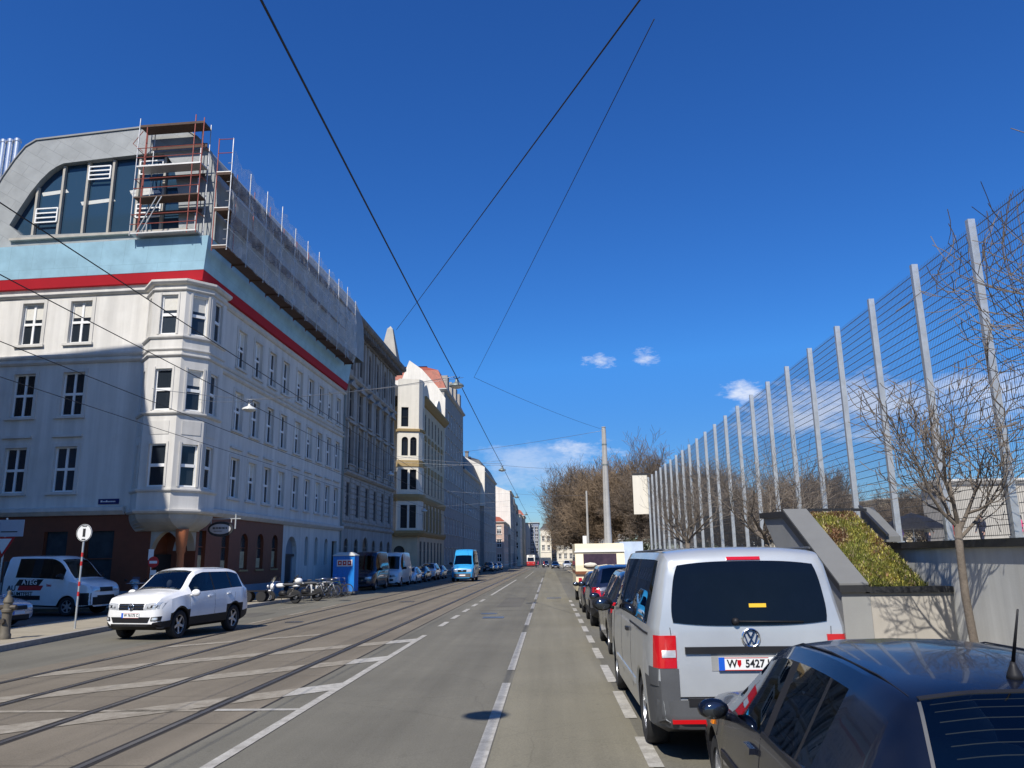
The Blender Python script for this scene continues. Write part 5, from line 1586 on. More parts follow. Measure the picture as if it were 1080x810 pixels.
def parked(name, label, S, p, x, y, rz, group, det=1, rear_plate=True, front=False):
    t, bvh, bd = build_car(name, label, S, p, (x, y, gz(y)), rz, group, detail=det)
    L_ = S['L']
    for sg in (1, -1):
        z0 = S['belt'][-2][1]
        patch(bvh, t, 'tail_lamp', 'red_lens', [(-2.6, sg * .60, z0 - .26), (-2.6, sg * .86, z0 - .24), (-2.6, sg * .84, z0 - .0), (-2.6, sg * .64, z0 - .02)], (1, 0, 0), .010, 5, 4)
        side_patch(bvh, t, 'tail_lamp', 'red_lens', -L_ / 2 + .04, -L_ / 2 + .30, z0 - .2, z0 - .02, sg, .008, nu=4, nv=3)
        side_patch(bvh, t, 'door_handle', 'chrome', -.1, .08, S['belt'][3][1] - .1, S['belt'][3][1] - .07, sg, .03, nu=2, nv=1)
    seams(bvh, t, [(1.02, .95), (-.22, -.24), (-1.0, -1.1)], .35, S['belt'][3][1], (1, -1))
    car_front(t, bvh, S, S['belt'][1][1] - .08, .13)
    if front: number_plate(bvh, t, .45, 1, '', L_ / 2)
    else: number_plate(bvh, t, .62, -1, '', -L_ / 2)
    mirrors(t, L_ / 2 - 1.36, S['W'] / 2, S['belt'][3][1] + .05, p if not S.get('clad') else M['plastic'])
    cabin(t, S, L_ / 2 - 1.25)
    return t


parked('dark_suv', 'tall black estate car parked directly ahead of the silver van', MPV, P_black, 2.02, 17.75, PI / 2, 'cars parked along the right kerb')
parked('dark_hatchback', 'lower dark car between the black estate car and the next dark car towards the caravan', SUVS, P_dblue, 2.02, 24.6, PI / 2, 'cars parked along the right kerb')
parked('dark_saloon', 'anthracite car parked right behind the cream caravan', SALOON, P_anth, 1.98, 30.4, PI / 2, 'cars parked along the right kerb')

# ---- cream caravan
cv = thing('caravan', 'cream caravan with brown stripe and wide rear window parked behind the dark cars', 'caravan', (2.28, 38.2, gz(38)), PI / 2)
prof = [(-2.3, .5), (-2.42, .75), (-2.3, 1.45), (-2.28, 1.6), (-2.02, 2.35), (-1.85, 2.55), (1.6, 2.58), (1.95, 2.35), (2.15, 1.5), (2.25, .9), (2.1, .5)]
q = MB(); q.prism([(x, -1.1, z) for x, z in prof], (0, 2.2, 0)); q.build('body', mat('cream_caravan_skin', (.72, .62, .42), .45, var=.07, scale=1.), cv)
q = MB(); q.prism([(-2.31, -.74, 1.50), (-2.31, .74, 1.50), (-2.13, .74, 2.1), (-2.13, -.74, 2.1)], (.03, 0, 0)); q.build('rear_window', mat('caravan_window', (.05, .03, .035), .08, var=.4, scale=3), cv)
q = MB(); q.box(-2.46, -2.33, -1.12, 1.12, 1.22, 1.34); q.box(-2.1, 2.1, 1.095, 1.112, 1.24, 1.36); q.box(-2.1, 2.1, -1.112, -1.095, 1.24, 1.36); q.build('brown_stripe', mat('brown_band', (.20, .07, .03), .5), cv)
q = MB(); q.box(-2.16, -1.98, -1.13, 1.13, 2.17, 2.22); q.build('trim_strip', M['white_paint'], cv); q = MB(); q.box(-2.45, -2.35, -1.12, 1.12, .8, .84); q.build('trim_strip', M['white_paint'], cv)
for sg in (1, -1):
    q = MB(); q.box(-2.47, -2.41, sg * .92 - .07, sg * .92 + .07, .86, 1.06); q.build('tail_lamp', M['red_lens'], cv)
    q = MB(); q.lathe([(.18, -.1), (.3, -.1), (.32, -.05), (.32, .05), (.3, .1), (.18, .1)], axis='y', n=20); q.build('wheel', M['tyre'], cv, loc=(-.1, sg * .98, .32), angle=40)
    q = MB(); q.prism([(x, sg * 1.085, z) for x, z in ((-1.6, 1.5), (-.3, 1.5), (-.3, 2.05), (-1.6, 2.05))], (0, sg * .03, 0)); q.prism([(x, sg * 1.085, z) for x, z in ((.2, 1.5), (1.5, 1.5), (1.5, 2.05), (.2, 2.05))], (0, sg * .03, 0)); q.build('side_window', M['darkglass'] if False else M['pane'], cv)
q = MB(); q.ball((-2.44, -.9, .98), (.05, .09, .14), 8); q.ball((-2.40, .45, 1.62), (.06, .3, .1), 8); q.build('curtain_light', M['cream_light'], cv)
q = MB(); q.box(-2.3, 2.1, -1.0, 1.0, .42, .52); q.bar((2.1, 0, .45), (3.2, 0, .45), .1); q.build('chassis', M['plastic'], cv)
q = MB(); q.box(-2.435, -2.425, -.26, .26, .58, .7); q.build('number_plate', M['plate'], cv)

# ---- pale box lorry beyond the caravan (only its back shows)
lt = thing('box_lorry', 'pale blue-white box lorry back standing to the right of the cream caravan', 'lorry', (4.42, 45.5, gz(45)), PI / 2)
q = MB(); q.box(-2.5, 2., -.62, .62, .75, 2.75); q.build('box_body', mat('pale_lorry_box', (.52, .62, .76), .5, var=.18, scale=2), lt)
q = MB(); q.box(2.05, 3.6, -.6, .6, .5, 2.2); q.build('cab', P_white, lt)
q = MB(); q.box(-2.4, 3.5, -.5, .5, .45, .74); q.build('chassis', M['plastic'], lt)
for x in (-1.4, 2.8):
    for sg in (1, -1):
        q = MB(); q.lathe([(.2, -.12), (.4, -.12), (.42, 0), (.4, .12), (.2, .12)], axis='y', n=18); q.build('wheel', M['tyre'], lt, loc=(x, sg * .5, .42), angle=40)

# ---- white crew-cab flatbed waiting in the side street
CREW = dict(L=5.6, W=2.0, wb=3.5, fo=.95, rw=.36, tw=.23, crown=.05, beltw=.985, waist=.6, cat='truck', lean=.02,
            top=((0, .95, .66), (.06, 1.1, .78), (.3, 1.25, .82), (.75, 1.38, .84), (1.55, 2.12, .74), (1.9, 2.25, .76), (3.3, 2.27, .77), (3.75, 2.26, .76), (3.84, 2.2, .74)),
            belt=((0, .85), (.2, 1.12), (.7, 1.26), (1.4, 1.36), (3.6, 1.44), (3.84, 1.44)),
            wide=((0, .80), (.05, .88), (.2, .95), (.5, .99), (.9, 1.), (3.6, 1.), (3.84, .985)),
            low=((0, .34), (.3, .3), (3.84, .42)), side=[(1.2, 2.25), (2.62, 3.3)], ws=(.8, 1.55), rear=None, spokes=6)
CREW['L'] = 3.84; CREW['wb'] = 3.9
tr_, bv, bd = build_car('crew_cab_truck', 'white crew-cab flatbed truck with dark lettering and red stripe, shaded by the corner house', CREW, P_white, (-19.55, 31.6, gz(33)), -R(7), gm=M['darkglass'])
tr_.scale = (1, 1, 1.0)
for ch in list(tr_.children):       # the shell gives the cab only; its rear axle belongs under the flatbed
    if ch.name.startswith('wheel') and ch.location.x < 0: ch.location.x = -2.55
q = MB(); q.box(-4.2, -2.05, -1.02, 1.02, .78, .86); q.box(-4.2, -2.05, 1.0, 1.03, .86, 1.24); q.box(-4.2, -2.05, -1.03, -1.0, .86, 1.24); q.box(-4.22, -4.19, -1.03, 1.03, .86, 1.24); q.build('flatbed', M['zinc'], tr_)
q = MB(); q.box(-4.1, -1.9, -.45, .45, .5, .77); q.build('chassis', M['plastic'], tr_)
q = MB(); q.box(-2.05, -1.98, -.9, .9, .86, 2.1); q.build('cab_guard', M['grey_plastic'], tr_)
car_front(tr_, bv, CREW, .98, .17)
for sg in (1, -1):
    side_patch(bv, tr_, 'side_moulding', 'plastic', -1.85, -.2, .62, .78, sg, .012, nu=6, nv=2)
    side_patch(bv, tr_, 'bumper_corner', 'plastic', 1.45, 1.9, .40, .86, sg, .012, nu=5, nv=4)
end_patch(bv, tr_, 'bumper', 'plastic', -.9, .9, .4, .7, 1, .02, nu=10, nv=3)
mirrors(tr_, .75, 1.04, 1.5, M['plastic'], 1.35)
rt = Matrix(((1, 0, 0), (0, 0, -1), (0, 1, 0)))
side_patch(bv, tr_, 'red_stripe', 'red_ink', -1.22, -.20, .98, 1.16, -1, .007, -1.16, -.10, nu=5, nv=2)
side_patch(bv, tr_, 'dark_patch', 'ink', -1.36, -.30, 1.16, 1.40, -1, .005, -1.2, -.12, nu=6, nv=2)
for s_, z_, hh, x_, m_ in (('ATEG', 1.285, .27, -.72, 'white_ink'), ('AU', 1.06, .28, -1.50, 'ink'), ('AUMTFEST', .85, .20, -1.02, 'ink')):
    text(s_, hh, M[m_], tr_, (x_, -1.003, z_), rt, 'side_lettering', .004)
text('bau', .15, M['red_ink'], tr_, (.15, -1.005, 1.17), rt, 'side_lettering', .003)

# ---- partly visible pale car at the left edge
pe = parked('pale_saloon', 'pale blue-white car cut off by the left edge behind the hydrant', SALOON, paint('pale_blue_car_paint', (.42, .48, .58), .4, .25), -19.15, 25.3, R(-4), 'cars parked in the side street', front=True)

# ---- parked cars along the left kerb, all facing the viewer
K = 'vehicles parked along the left kerb'
P_grey = paint('grey_car_paint', (.30, .31, .33), .4, .22)
HI = dict(VAN, L=5.6, W=2.0, wb=3.6, top=((0, .85, .62), (.06, 1.0, .76), (.3, 1.14, .82), (.8, 1.28, .84), (1.7, 2.25, .74), (2.1, 2.52, .74), (3., 2.58, .76), (5.2, 2.56, .76), (5.5, 2.5, .74), (5.6, 2.3, .72)),
          belt=((0, .78), (.2, 1.02), (.7, 1.18), (1.4, 1.26), (5.4, 1.3), (5.6, 1.28)), side=[(1.14, 2.25)], ws=(.82, 1.72), low=((0, .3), (.3, .24), (5.2, .26), (5.6, .36)),
          wide=((0, .76), (.05, .85), (.2, .93), (.5, .985), (.9, 1.), (5., 1.), (5.4, .99), (5.6, .96)))
t1, bv, _ = build_car('box_van', 'tall dark blue van with wide windscreen parked right behind the blue booth', HI, P_dblue, (-12.75, 56.2, gz(56)), -PI / 2, K, detail=1); car_front(t1, bv, HI, .82, .15); mirrors(t1, 1.4, 1.02, 1.4, M['plastic'], 1.2)
t1, bv, _ = build_car('panel_van', 'white high-roofed van with chrome grille parked behind the tall dark blue van', HI, P_white, (-12.4, 63.6, gz(63)), -PI / 2, K, detail=1); car_front(t1, bv, HI, .82, .15, mm='chrome'); mirrors(t1, 1.4, 1.02, 1.4, M['plastic'], 1.2)
for nm_, lab, S, p, y in (('white_hatchback', 'small white car parked just behind the white high-roofed van', HATCH, P_white, 70.2), ('dark_saloon', 'dark blue car between the small white car and the white estate, left kerb', SALOON, P_dblue, 75.8),
                           ('white_estate', 'white estate car parked beside the bay tower house', SUVS, P_white, 82.0), ('grey_hatchback', 'grey car at the end of the row, just left of the moving blue van', HATCH, P_grey, 88.0)):
    parked(nm_, lab, S, p, -12.3, y, -PI / 2, K, front=True)
for nm_, lab, S, p, x, y in (('grey_saloon', 'first grey car parked beyond the moving blue van', SALOON, P_grey, -11.4, 106.), ('white_saloon', 'pale car parked second beyond the moving blue van', SALOON, P_white, -11.3, 112.5), ('dark_saloon', 'dark car third beyond the moving blue van', HATCH, P_black, -11.2, 119.),
                              ('dark_suv', 'black car parked farthest along the shaded left kerb', MPV, P_black, -10.6, 140.), ('silver_saloon', 'silver car gleaming in shade beneath the gabled house', SALOON, P_silver, -10.4, 150.), ('silver_hatchback', 'silver car next to the last one under the gabled house', HATCH, P_grey, -10.2, 160.)):
    parked(nm_, lab, S, p, x, y, -PI / 2, K, front=True)

# ---- blue delivery van coming along the street
P_cyan = paint('sky_blue_van_paint', (.03, .30, .62), 0, .25)
P_side = paint('dark_grey_van_paint', (.10, .11, .13), .1, .3)
DV = dict(HI, top=((0, .88, .62), (.06, 1.02, .76), (.3, 1.16, .82), (.75, 1.32, .84), (1.55, 2.1, .76), (1.9, 2.42, .76), (2.4, 2.54, .78), (5.2, 2.54, .78), (5.5, 2.5, .76), (5.6, 2.3, .74)), ws=(.78, 1.5))
dv, bv, bd = build_car('delivery_van', 'bright sky-blue delivery van with headlights facing the viewer in the far left lane', DV, P_cyan, (-8.0, 76.2, gz(76)), -PI / 2, 'moving cars', detail=1)
for sg in (1, -1): side_patch(bv, dv, 'cargo_side', P_side, -2.6, .5, .5, 2.42, sg, .012, nu=12, nv=6)
car_front(dv, bv, DV, .86, .20)
end_patch(bv, dv, 'bumper', 'grey_plastic', -.9, .9, .36, .66, 1, .02, nu=10, nv=3); number_plate(bv, dv, .52, 1, '', 2.8, w=.56)
dv.scale = (1, 1.06, 1.14); mirrors(dv, 1.45, 1.02, 1.45, M['plastic'], 1.3); end_patch(bv, dv, 'badge', 'chrome', -.09, .09, .84, .95, 1, .02, nu=3, nv=2)

# ---- red and white tram in the distance
tm = thing('tram', 'red and white tram approaching far down the street', 'tram', (-5.3, 232., gz(232)), -PI / 2)
q = MB(); q.prism([(x, -1.15, z) for x, z in ((-14, .35), (0, .35), (.15, .9), (.1, 1.45), (-14, 1.45))], (0, 2.3, 0)); q.build('lower_body', mat('tram_red', (.50, .035, .035), .35, var=.06), tm)
q = MB(); q.prism([(x, -1.13, z) for x, z in ((-14, 1.45), (.1, 1.45), (-.25, 2.85), (-.9, 3.3), (-14, 3.3))], (0, 2.26, 0)); q.build('upper_body', mat('tram_cream', (.70, .67, .60), .4, var=.05), tm)
q = MB(); q.prism([(.125, -.95, 1.55), (.125, .95, 1.55), (-.18, .9, 2.6), (-.18, -.9, 2.6)], (.02, 0, 0)); q.build('windscreen', M['pane'], tm)
q = MB(); q.box(-.5, -.3, -.6, .6, 2.88, 3.15); q.build('destination_box', M['plastic'], tm)
q = MB()
for sg in (1, -1): q.ball((.16, sg * .75, .95), (.05, .12, .12), 8)
q.build('headlamp', M['clear_lens'], tm)
q = MB(); q.bar((-3, 0, 3.3), (-5, 0, 4.6), .06); q.bar((-5, 0, 4.6), (-3.5, 0, 5.2), .06); q.bar((-3.5, -.8, 5.2), (-3.5, .8, 5.2), .06); q.build('pantograph', M['plastic'], tm)
for i in range(4):
    for sg in (1, -1):
        q = MB(); q.box(-12.8 + i * 3.1, -10.4 + i * 3.1, sg * 1.13 - .01, sg * 1.13 + .02, 1.6, 2.6); q.build('side_window', M['pane'], tm)
# ---- traffic waiting beyond, on the right-hand lane
for nm_, lab, S, p, x, y, rz in (('dark_saloon', 'dark car facing the viewer right of the far tram', SALOON, P_black, 1.3, 168., -PI / 2), ('silver_hatchback', 'pale car right of the dark car beyond the caravan, far away', MPV, P_silver, 3.9, 176., -PI / 2), ('dark_suv', 'dark estate at the far right-hand kerb, left of the bare trees', MPV, P_anth, -.9, 205., -PI / 2)):
    parked(nm_, lab, S, p, x, y, rz, 'cars far down the street', front=True)
# ------------------------------------------------------------------ right side: wall, planter, fence, trees
rw_ = thing('retaining_wall', 'long grey concrete retaining wall with dark coping along the right pavement', 'wall', (6.05, -6, 0))
q = MB(); q.box(0, .3, 0, 60, -.1, 1.89); q.build('wall', M['concrete'], rw_)
q = MB(); q.box(-.07, .36, -.05, 60.05, 1.893, 2.0); q.build('coping', M['coping'], rw_)
q = MB()
for y in (5.5, 10.5, 15.2, 24.4, 33, 41.6, 50.): q.box(-.006, .01, y, y + .02, .1, 1.885)
q.build('expansion_joint', M['coping'], rw_)
# sloping planter box on the street side of the wall
pt = thing('planter_ramp', 'sloping concrete planter full of yellow-green sedum against the retaining wall', 'planter', (4.40, 12.42, 0))
Wd = 1.64; SY0, SZ0, SY1, SZ1 = 0., 1.36, 2.6, 2.62      # slope from the front edge to the level back
q = MB()
sd_ = [(0., .05), (0., SZ0), (SY1 - .1, SZ1 - .06), (4.1, 2.64), (3.3, 1.98), (2.2, .05)]
q.prism([(0, y, z) for y, z in sd_], (.36, 0, 0))
q.prism([(.36, 0., .05), (Wd, 0., .05), (Wd, 0., SZ0 - .12), (.36, 0., SZ0 - .12)], (0, .22, 0))
q.build('side_wall', M['concrete_grey'], pt)
q = MB(); q.prism([(.42, -.012, .05), (Wd - .005, -.012, .05), (Wd - .005, -.012, SZ0 - .17), (.42, -.012, SZ0 - .17)], (0, .011, 0)); q.build('front_panel', mat('beige_concrete_panel', (.40, .375, .33), .9, var=.08, scale=2., streak=.15), pt)
q = MB()
q.prism([(-.04, -.06, SZ0 - .10), (-.04, -.06, SZ0), (-.04, SY1 - .12, SZ1 - .01), (-.04, 4.15, SZ1 + .04), (-.04, 4.12, SZ1 - .07), (-.04, SY1 - .02, SZ1 - .12)], (.44, 0, 0))
q.box(.40, Wd - .002, -.06, .24, SZ0 - .115, SZ0 - .03)
q.build('parapet_edge', M['coping'], pt)
q = MB(); q.prism([(-.035, -.055, SZ0 + .004), (-.035, -.055, SZ0 + .03), (-.035, SY1 - .12, SZ1 + .03), (-.035, SY1 - .12, SZ1 - .004)], (.43, 0, 0))
q.prism([(1.32, 1.35, 2.01), (1.32, 1.35, 2.10), (1.70, 3.3, SZ1 + .08), (1.70, 3.3, 2.01)], (.24, 0, 0))
q.build('parapet_top', mat('parapet_render', (.155, .158, .155), .85, var=.08, scale=2), pt)
q = MB(); q.prism([(1.30, 1.30, 2.105), (1.30, 1.30, 2.14), (1.68, 3.34, SZ1 + .125), (1.68, 3.34, SZ1 + .085)], (.05, 0, 0)); q.prism([(.3, 2.62, SZ1 - .01), (1.66, 2.9, SZ1 - .01), (1.66, 2.9, SZ1 + .04), (.3, 2.62, SZ1 + .04)], (0, .06, 0)); q.build('parapet_lip', M['coping'], pt)
q = MB(); n_ = 24


def slope_w(t):
    return .40, 1.34 - .02 * t


for j in range(n_):
    for i in range(8):
        def f(a, b):
            lo_, hi_ = slope_w(b / n_)
            return (lo_ + (hi_ - lo_) * a / 8, .2 + 2.5 * b / n_, SZ0 - .05 + (SZ1 - SZ0) * b / n_ + .05 * mnoise.noise(Vector((a * .6, b * .35, 2))))
        q.quad(f(i, j), f(i + 1, j), f(i + 1, j + 1), f(i, j + 1))
q.build('soil', M['soil'], pt)
# sedum: thousands of little leaf tufts on the slope, in green, yellow-green and rust patches
SED = [mat('sedum_green', (.21, .225, .045), .8, var=.3, scale=8), mat('sedum_yellow', (.42, .38, .08), .8, var=.3, scale=8), mat('sedum_rust', (.26, .14, .075), .85, var=.3, scale=8), mat('sedum_straw', (.48, .39, .23), .85, var=.25, scale=8)]
q = MB(); rr = random.Random(5)
for k in range(9000):
    a, b = rr.random(), rr.random()
    lo_, hi_ = slope_w(b); x, y = lo_ + (hi_ - lo_) * a, .16 + 2.55 * b
    z = SZ0 - .06 + (SZ1 - SZ0) * b
    nv = mnoise.noise(Vector((x * 2.2, y * 1.6, 3.))) + .6 * (b - .5) + .25 * rr.uniform(-1, 1)
    hh = .025 + .05 * rr.random() + (.02 if nv < -.1 else 0)
    mi = 2 if nv > .32 else (3 if nv > .2 else (1 if nv > -.12 else 0))
    if rr.random() < .25: mi = rr.choice((0, 1, 1, 2, 3, 3))
    for j in range(3):
        t_ = rr.random() * 6.28; l_ = .018 + .022 * rr.random(); dx, dy = math.cos(t_) * l_, math.sin(t_) * l_
        ox, oy = rr.uniform(-.03, .03), rr.uniform(-.03, .03)
        q.add([(x + ox - dy * .5, y + oy + dx * .5, z), (x + ox + dy * .5, y + oy - dx * .5, z), (x + ox + dx * 1.4, y + oy + dy * 1.4, z + hh)], [(0, 1, 2)], mi)
se = q.build('sedum_cover', SED, pt); tag(se, kind='stuff')

# ---- tall ball-court fence on the wall
fn = thing('ball_court_fence', 'tall steel mesh fence on pale galvanised posts standing on the retaining wall', 'fence', (6.2, 0, 0))
FY = [5.45 + 1.79 * i for i in range(25)]
pm = MB(); pm.box(-.05, .05, -.04, .04, 1.88, 6.52); pm.box(-.07, .07, -.07, .07, 1.985, 2.03); pmesh = pm.mesh('fence_post', M['zinc'])
wmsh = MB(); z = 2.05
while z < 6.45:
    wmsh.bar((0, .04, z), (0, 1.75, z), .0095, .0095); z += .136
for k in range(1, 35): wmsh.bar((-.008, .0 + k * .051, 2.03), (-.008, .0 + k * .051, 6.46), .0032)
wmesh = wmsh.mesh('mesh_panel', M['wire'])
for i, y in enumerate(FY):
    link('post', pmesh, fn, (0, y, 0))
    if i < len(FY) - 1: link('mesh_panel', wmesh, fn, (.062, y, 0))
q = MB(); q.box(-.02, .02, FY[15] + .5, FY[15] + 2.4, 5.1, 5.16); q.build('lamp_arm', M['wire'], fn)
# blank pale banner panel at the far end of the fence
bn = thing('banner_panel', 'blank pale upright panel fixed at the far end of the tall fence', 'panel', (5.75, 48.7, 0))
q = MB(); q.box(-.48, .42, -.03, .03, 4.3, 6.75); q.build('panel', M['cream_light'], bn)
q = MB(); q.box(-.5, .6, -.06, -.031, 6.7, 6.8); q.box(.42, .5, -.05, .05, 0, 6.8); q.build('panel_frame', M['coping'], bn)


# ---- bare trees --------------------------------------------------------------------
def branch(mb, rr, p, d, ln, r, lev, maxlev, wob, n, up, kids_, out=None, minr=.004):
    pts = [p.copy()]; rads = [r]; segs = 4 if lev < maxlev else 3
    q_ = p.copy(); dd = d.copy(); ch = []
    for i in range(segs):
        dd = (dd + Vector((rr.uniform(-1, 1), rr.uniform(-1, 1), rr.uniform(-.6, 1) * .7)) * wob + Vector((0, 0, up))).normalized()
        q_ = q_ + dd * (ln / segs); pts.append(q_.copy()); rads.append(max(minr, r * (1 - .72 * (i + 1) / segs)))
        ch.append((q_.copy(), dd.copy(), rads[-1]))
    mb.path(pts, rads, n if lev < 2 else 3, cap=False)
    if lev >= maxlev: return
    k = kids_[lev]
    for i in range(k):
        t = (i + .6 + rr.uniform(-.3, .3)) / k
        j = min(segs - 1, int(t * segs))
        bp_, bd_, br_ = ch[j]
        a = rr.random() * 6.28; sp_ = rr.uniform(.55, 1.05)
        ax = bd_.orthogonal().normalized(); ax = Matrix.Rotation(a, 3, bd_) @ ax
        nd = (bd_ * math.cos(sp_) + ax * math.sin(sp_)).normalized()
        branch(mb, rr, bp_, nd, ln * rr.uniform(.48, .72), br_ * rr.uniform(.6, .85), lev + 1, maxlev, wob, n, up, kids_, out, minr)


def bare_tree(name, label, loc, seed, th, r0, limbs, llen, kids_, maxlev, up=.12, wob=.22, lean=(0, 0), group=None, spread=.9, twm='twig', minr=.004, n=7, rise=1., flare=1.25):
    rr = random.Random(seed)
    t = thing(name, label, 'tree', loc, 0, group)
    tk = MB(); pts = [(lean[0] * s_ * s_ + .03 * math.sin(s_ * 5 + seed) * (0 if s_ == 0 else 1), lean[1] * s_, th * s_ - (.2 if s_ == 0 else 0)) for s_ in (0, .08, .3, .55, .8, 1.)]
    tk.path(pts, [r0 * flare, r0, r0 * .9, r0 * .86, r0 * .84, r0 * .8], 12)
    tk.build('trunk', M['bark'], t, smooth=True)
    cr = MB(); top = Vector(pts[-1])
    for i in range(limbs):
        a = 2 * PI * i / limbs + rr.uniform(-.4, .4); e = rr.uniform(.35, spread)
        d = Vector((math.cos(a) * math.sin(e), math.sin(a) * math.sin(e), math.cos(e) * rise)).normalized()
        branch(cr, rr, top - Vector((0, 0, rr.uniform(0, th * .12))), d, llen * rr.uniform(.8, 1.15), r0 * rr.uniform(.42, .6), 0, maxlev, wob, n, up, kids_, None, minr)
    cr.build('crown', M[twm], t)
    return t


KT = 'young bare trees along the right pavement'
bare_tree('street_tree', 'young bare tree with forked trunk in front of the retaining wall, beside the planter', (5.50, 10.9, gz(9) + .13), 27, 2.15, .058, 6, 1.25, (5, 5, 4), 3, up=.16, wob=.25, lean=(-.03, 0), group=KT, spread=1.0, twm='bark', minr=.0055)
bare_tree('street_tree', 'bare tree at the right edge, only its branches reach into view', (5.45, 6.35, gz(6) + .13), 8, 2.5, .08, 6, 1.5, (7, 6, 5), 3, up=.1, wob=.28, group=KT, spread=1.3, twm='bark')
bare_tree('street_tree', 'small bare pollarded tree showing over the silver van roof, nearer the planter', (4.75, 17.6, gz(17) + .13), 33, 2.2, .075, 6, 1.35, (6, 5, 4), 3, up=.1, wob=.25, group=KT, spread=1.1, twm='bark')
bare_tree('street_tree', 'small bare tree with upswept branches above the front of the silver van', (4.8, 27.8, gz(28) + .13), 52, 2.3, .09, 7, 1.5, (6, 5, 4), 3, up=.16, wob=.22, group=KT, spread=1.2, twm='bark')
# the big trees of the park: three trees grown once, copied round
KB = 'big bare trees of the park'
protos = []
for s_, (nm_, twm_, h_) in enumerate((('plane_tree', 'twig', 4.2), ('plane_tree', 'twig2', 3.6), ('plane_tree', 'twig', 4.8))):
    protos.append(bare_tree(nm_, 'tree', (0, 0, 0), 70 + s_, h_, .34, 8, 5.2, (9, 8, 7, 5), 4, up=.10, wob=.20, group=KB, spread=1.15, twm=twm_, minr=.016, n=5))
spots = [(9.5, 66, .71, 'big bare tree nearest the street beyond the fence end, right of the concrete mast'), (7.2, 92, .98, 'big bare tree behind the concrete mast'), (6.6, 112, 1.0, 'big bare tree left of the concrete mast, beyond the caravan'), (6., 134, 1.02, 'bare tree at the left end of the dark tree mass over the caravan'),
         (5.5, 158, 1.0, 'farthest bare tree of the avenue, lowest beside the pale far houses'), (15.5, 80, .74, 'tallest bare tree crown just left of the banner panel'), (17., 104, .8, 'tall bare tree behind the banner panel'), (23, 88, .74, 'tall bare tree rising behind the far end of the fence'),
         (31, 96, .78, 'bare tree behind the fence, third bay group from its far end'), (27., 78, .64, 'bare tree behind the fence above the small pollarded tree'), (44.5, 84, .62, 'bare tree behind the fence above the planter'),
         (60, 84, .8, 'bare tree behind the beige hall, far right'), (14, 128, .95, 'bare tree deep in the avenue behind the mast'), (26, 122, .9, 'bare tree in the back row of the park, left'), (69, 96, 1.1, 'bare tree at the far right behind the hall roof'), (43, 104, .62, 'low bare tree in front of the middle park house'), (54, 100, .66, 'low bare tree left of the beige hall'), (33.5, 72, .5, 'small bare tree behind the planter top'), (39., 75, .55, 'small bare tree just right of the umbrella tent')]
for i, (x, y, s_, lab) in enumerate(spots):
    o = protos[i] if i < 3 else dup(protos[i % 3])
    o.location = (x, y, gz(y) + (.12 if x < 10 else 1.6 if y < 70 else .2)); o.rotation_euler = (0, 0, i * 1.7); o.scale = (s_,) * 3; o['label'] = lab
# low hedge and evergreen bushes below them
def bush(name, label, loc, r, n_, m, seed):
    rr = random.Random(seed); t = thing(name, label, 'bush', loc, 0, 'bushes below the park trees'); q = MB()
    for k in range(n_):
        a, b = rr.random() * 6.28, math.acos(rr.uniform(-.2, 1)); rad = rr.uniform(.35, 1.) ** .5
        p = Vector((r[0] * rad * math.sin(b) * math.cos(a), r[1] * rad * math.sin(b) * math.sin(a), max(.0, r[2] * rad * math.cos(b)))) + Vector((rr.gauss(0, .12), rr.gauss(0, .12), rr.gauss(0, .12)))
        s_ = rr.uniform(.08, .2); u = Vector((rr.gauss(0, 1), rr.gauss(0, 1), rr.gauss(0, 1))).normalized(); v = u.orthogonal().normalized()
        q.add([p + u * s_, p + v * s_ * .6, p - u * s_, p - v * s_ * .6], [(0, 1, 2, 3)])
    q.build('foliage', m, t)
    q = MB(); q.path([(0, 0, -.2), (0, 0, r[2] * .5)], .08, 5); q.build('stem', M['bark'], t)
    return t


for i, (x, y, r_, lab) in enumerate(((7.5, 74, (2.6, 3, 3.6), 'dense brown-green bush below the banner panel'), (10.2, 86, (3, 3, 3.6), 'brown-green bush right of the mast foot'), (6.8, 104, (2.4, 3, 3.4), 'ochre-brown bush left of the mast foot'), (5.8, 124, (2.4, 3, 3.), 'low brown bush near the left end of the trees'), (13.5, 70, (3, 3, 3.), 'dark evergreen bush behind the far fence posts'))):
    bush('evergreen_bush', lab, (x, y, gz(y) + .1), r_, 2600, (M['ever'], M['twig2'])[i in (2, 3)], 40 + i)

# ---- masts
ms = thing('tram_mast', 'tall tapered concrete mast standing behind the cream caravan', 'mast', (3.42, 46., gz(46)))
q = MB(); q.lathe([(.25, 0), (.225, 2.6), (.175, 6.), (.125, 9.35), (.11, 9.36), (.11, 9.45), (.13, 9.46), (.13, 9.5), (0, 9.52)], n=18); q.build('shaft', M['mast'], ms, angle=40)
for z in (7.2, 8.4):
    q = MB(); q.lathe([(.175 - (z - 6) * .015 + .012, z), (.175 - (z - 6) * .015 + .012, z + .08)], n=18); q.build('band', M['lamp'], ms)
q = MB(); q.lathe([(.42, 2.55), (.42, 2.62), (.23, 2.68)], n=18); q.build('collar', M['white_paint'], ms)
m2 = thing('lamp_post', 'thin grey post with a small white box, left of the concrete mast', 'post', (3.36, 68., gz(68)))
q = MB(); q.lathe([(.11, 0), (.10, 3.2), (.075, 7.6), (0, 7.62)], n=12); q.build('shaft', M['mast'], m2)
q = MB(); q.box(-.45, -.12, -.1, .1, 2.9, 3.8); q.build('box', M['white_paint'], m2)
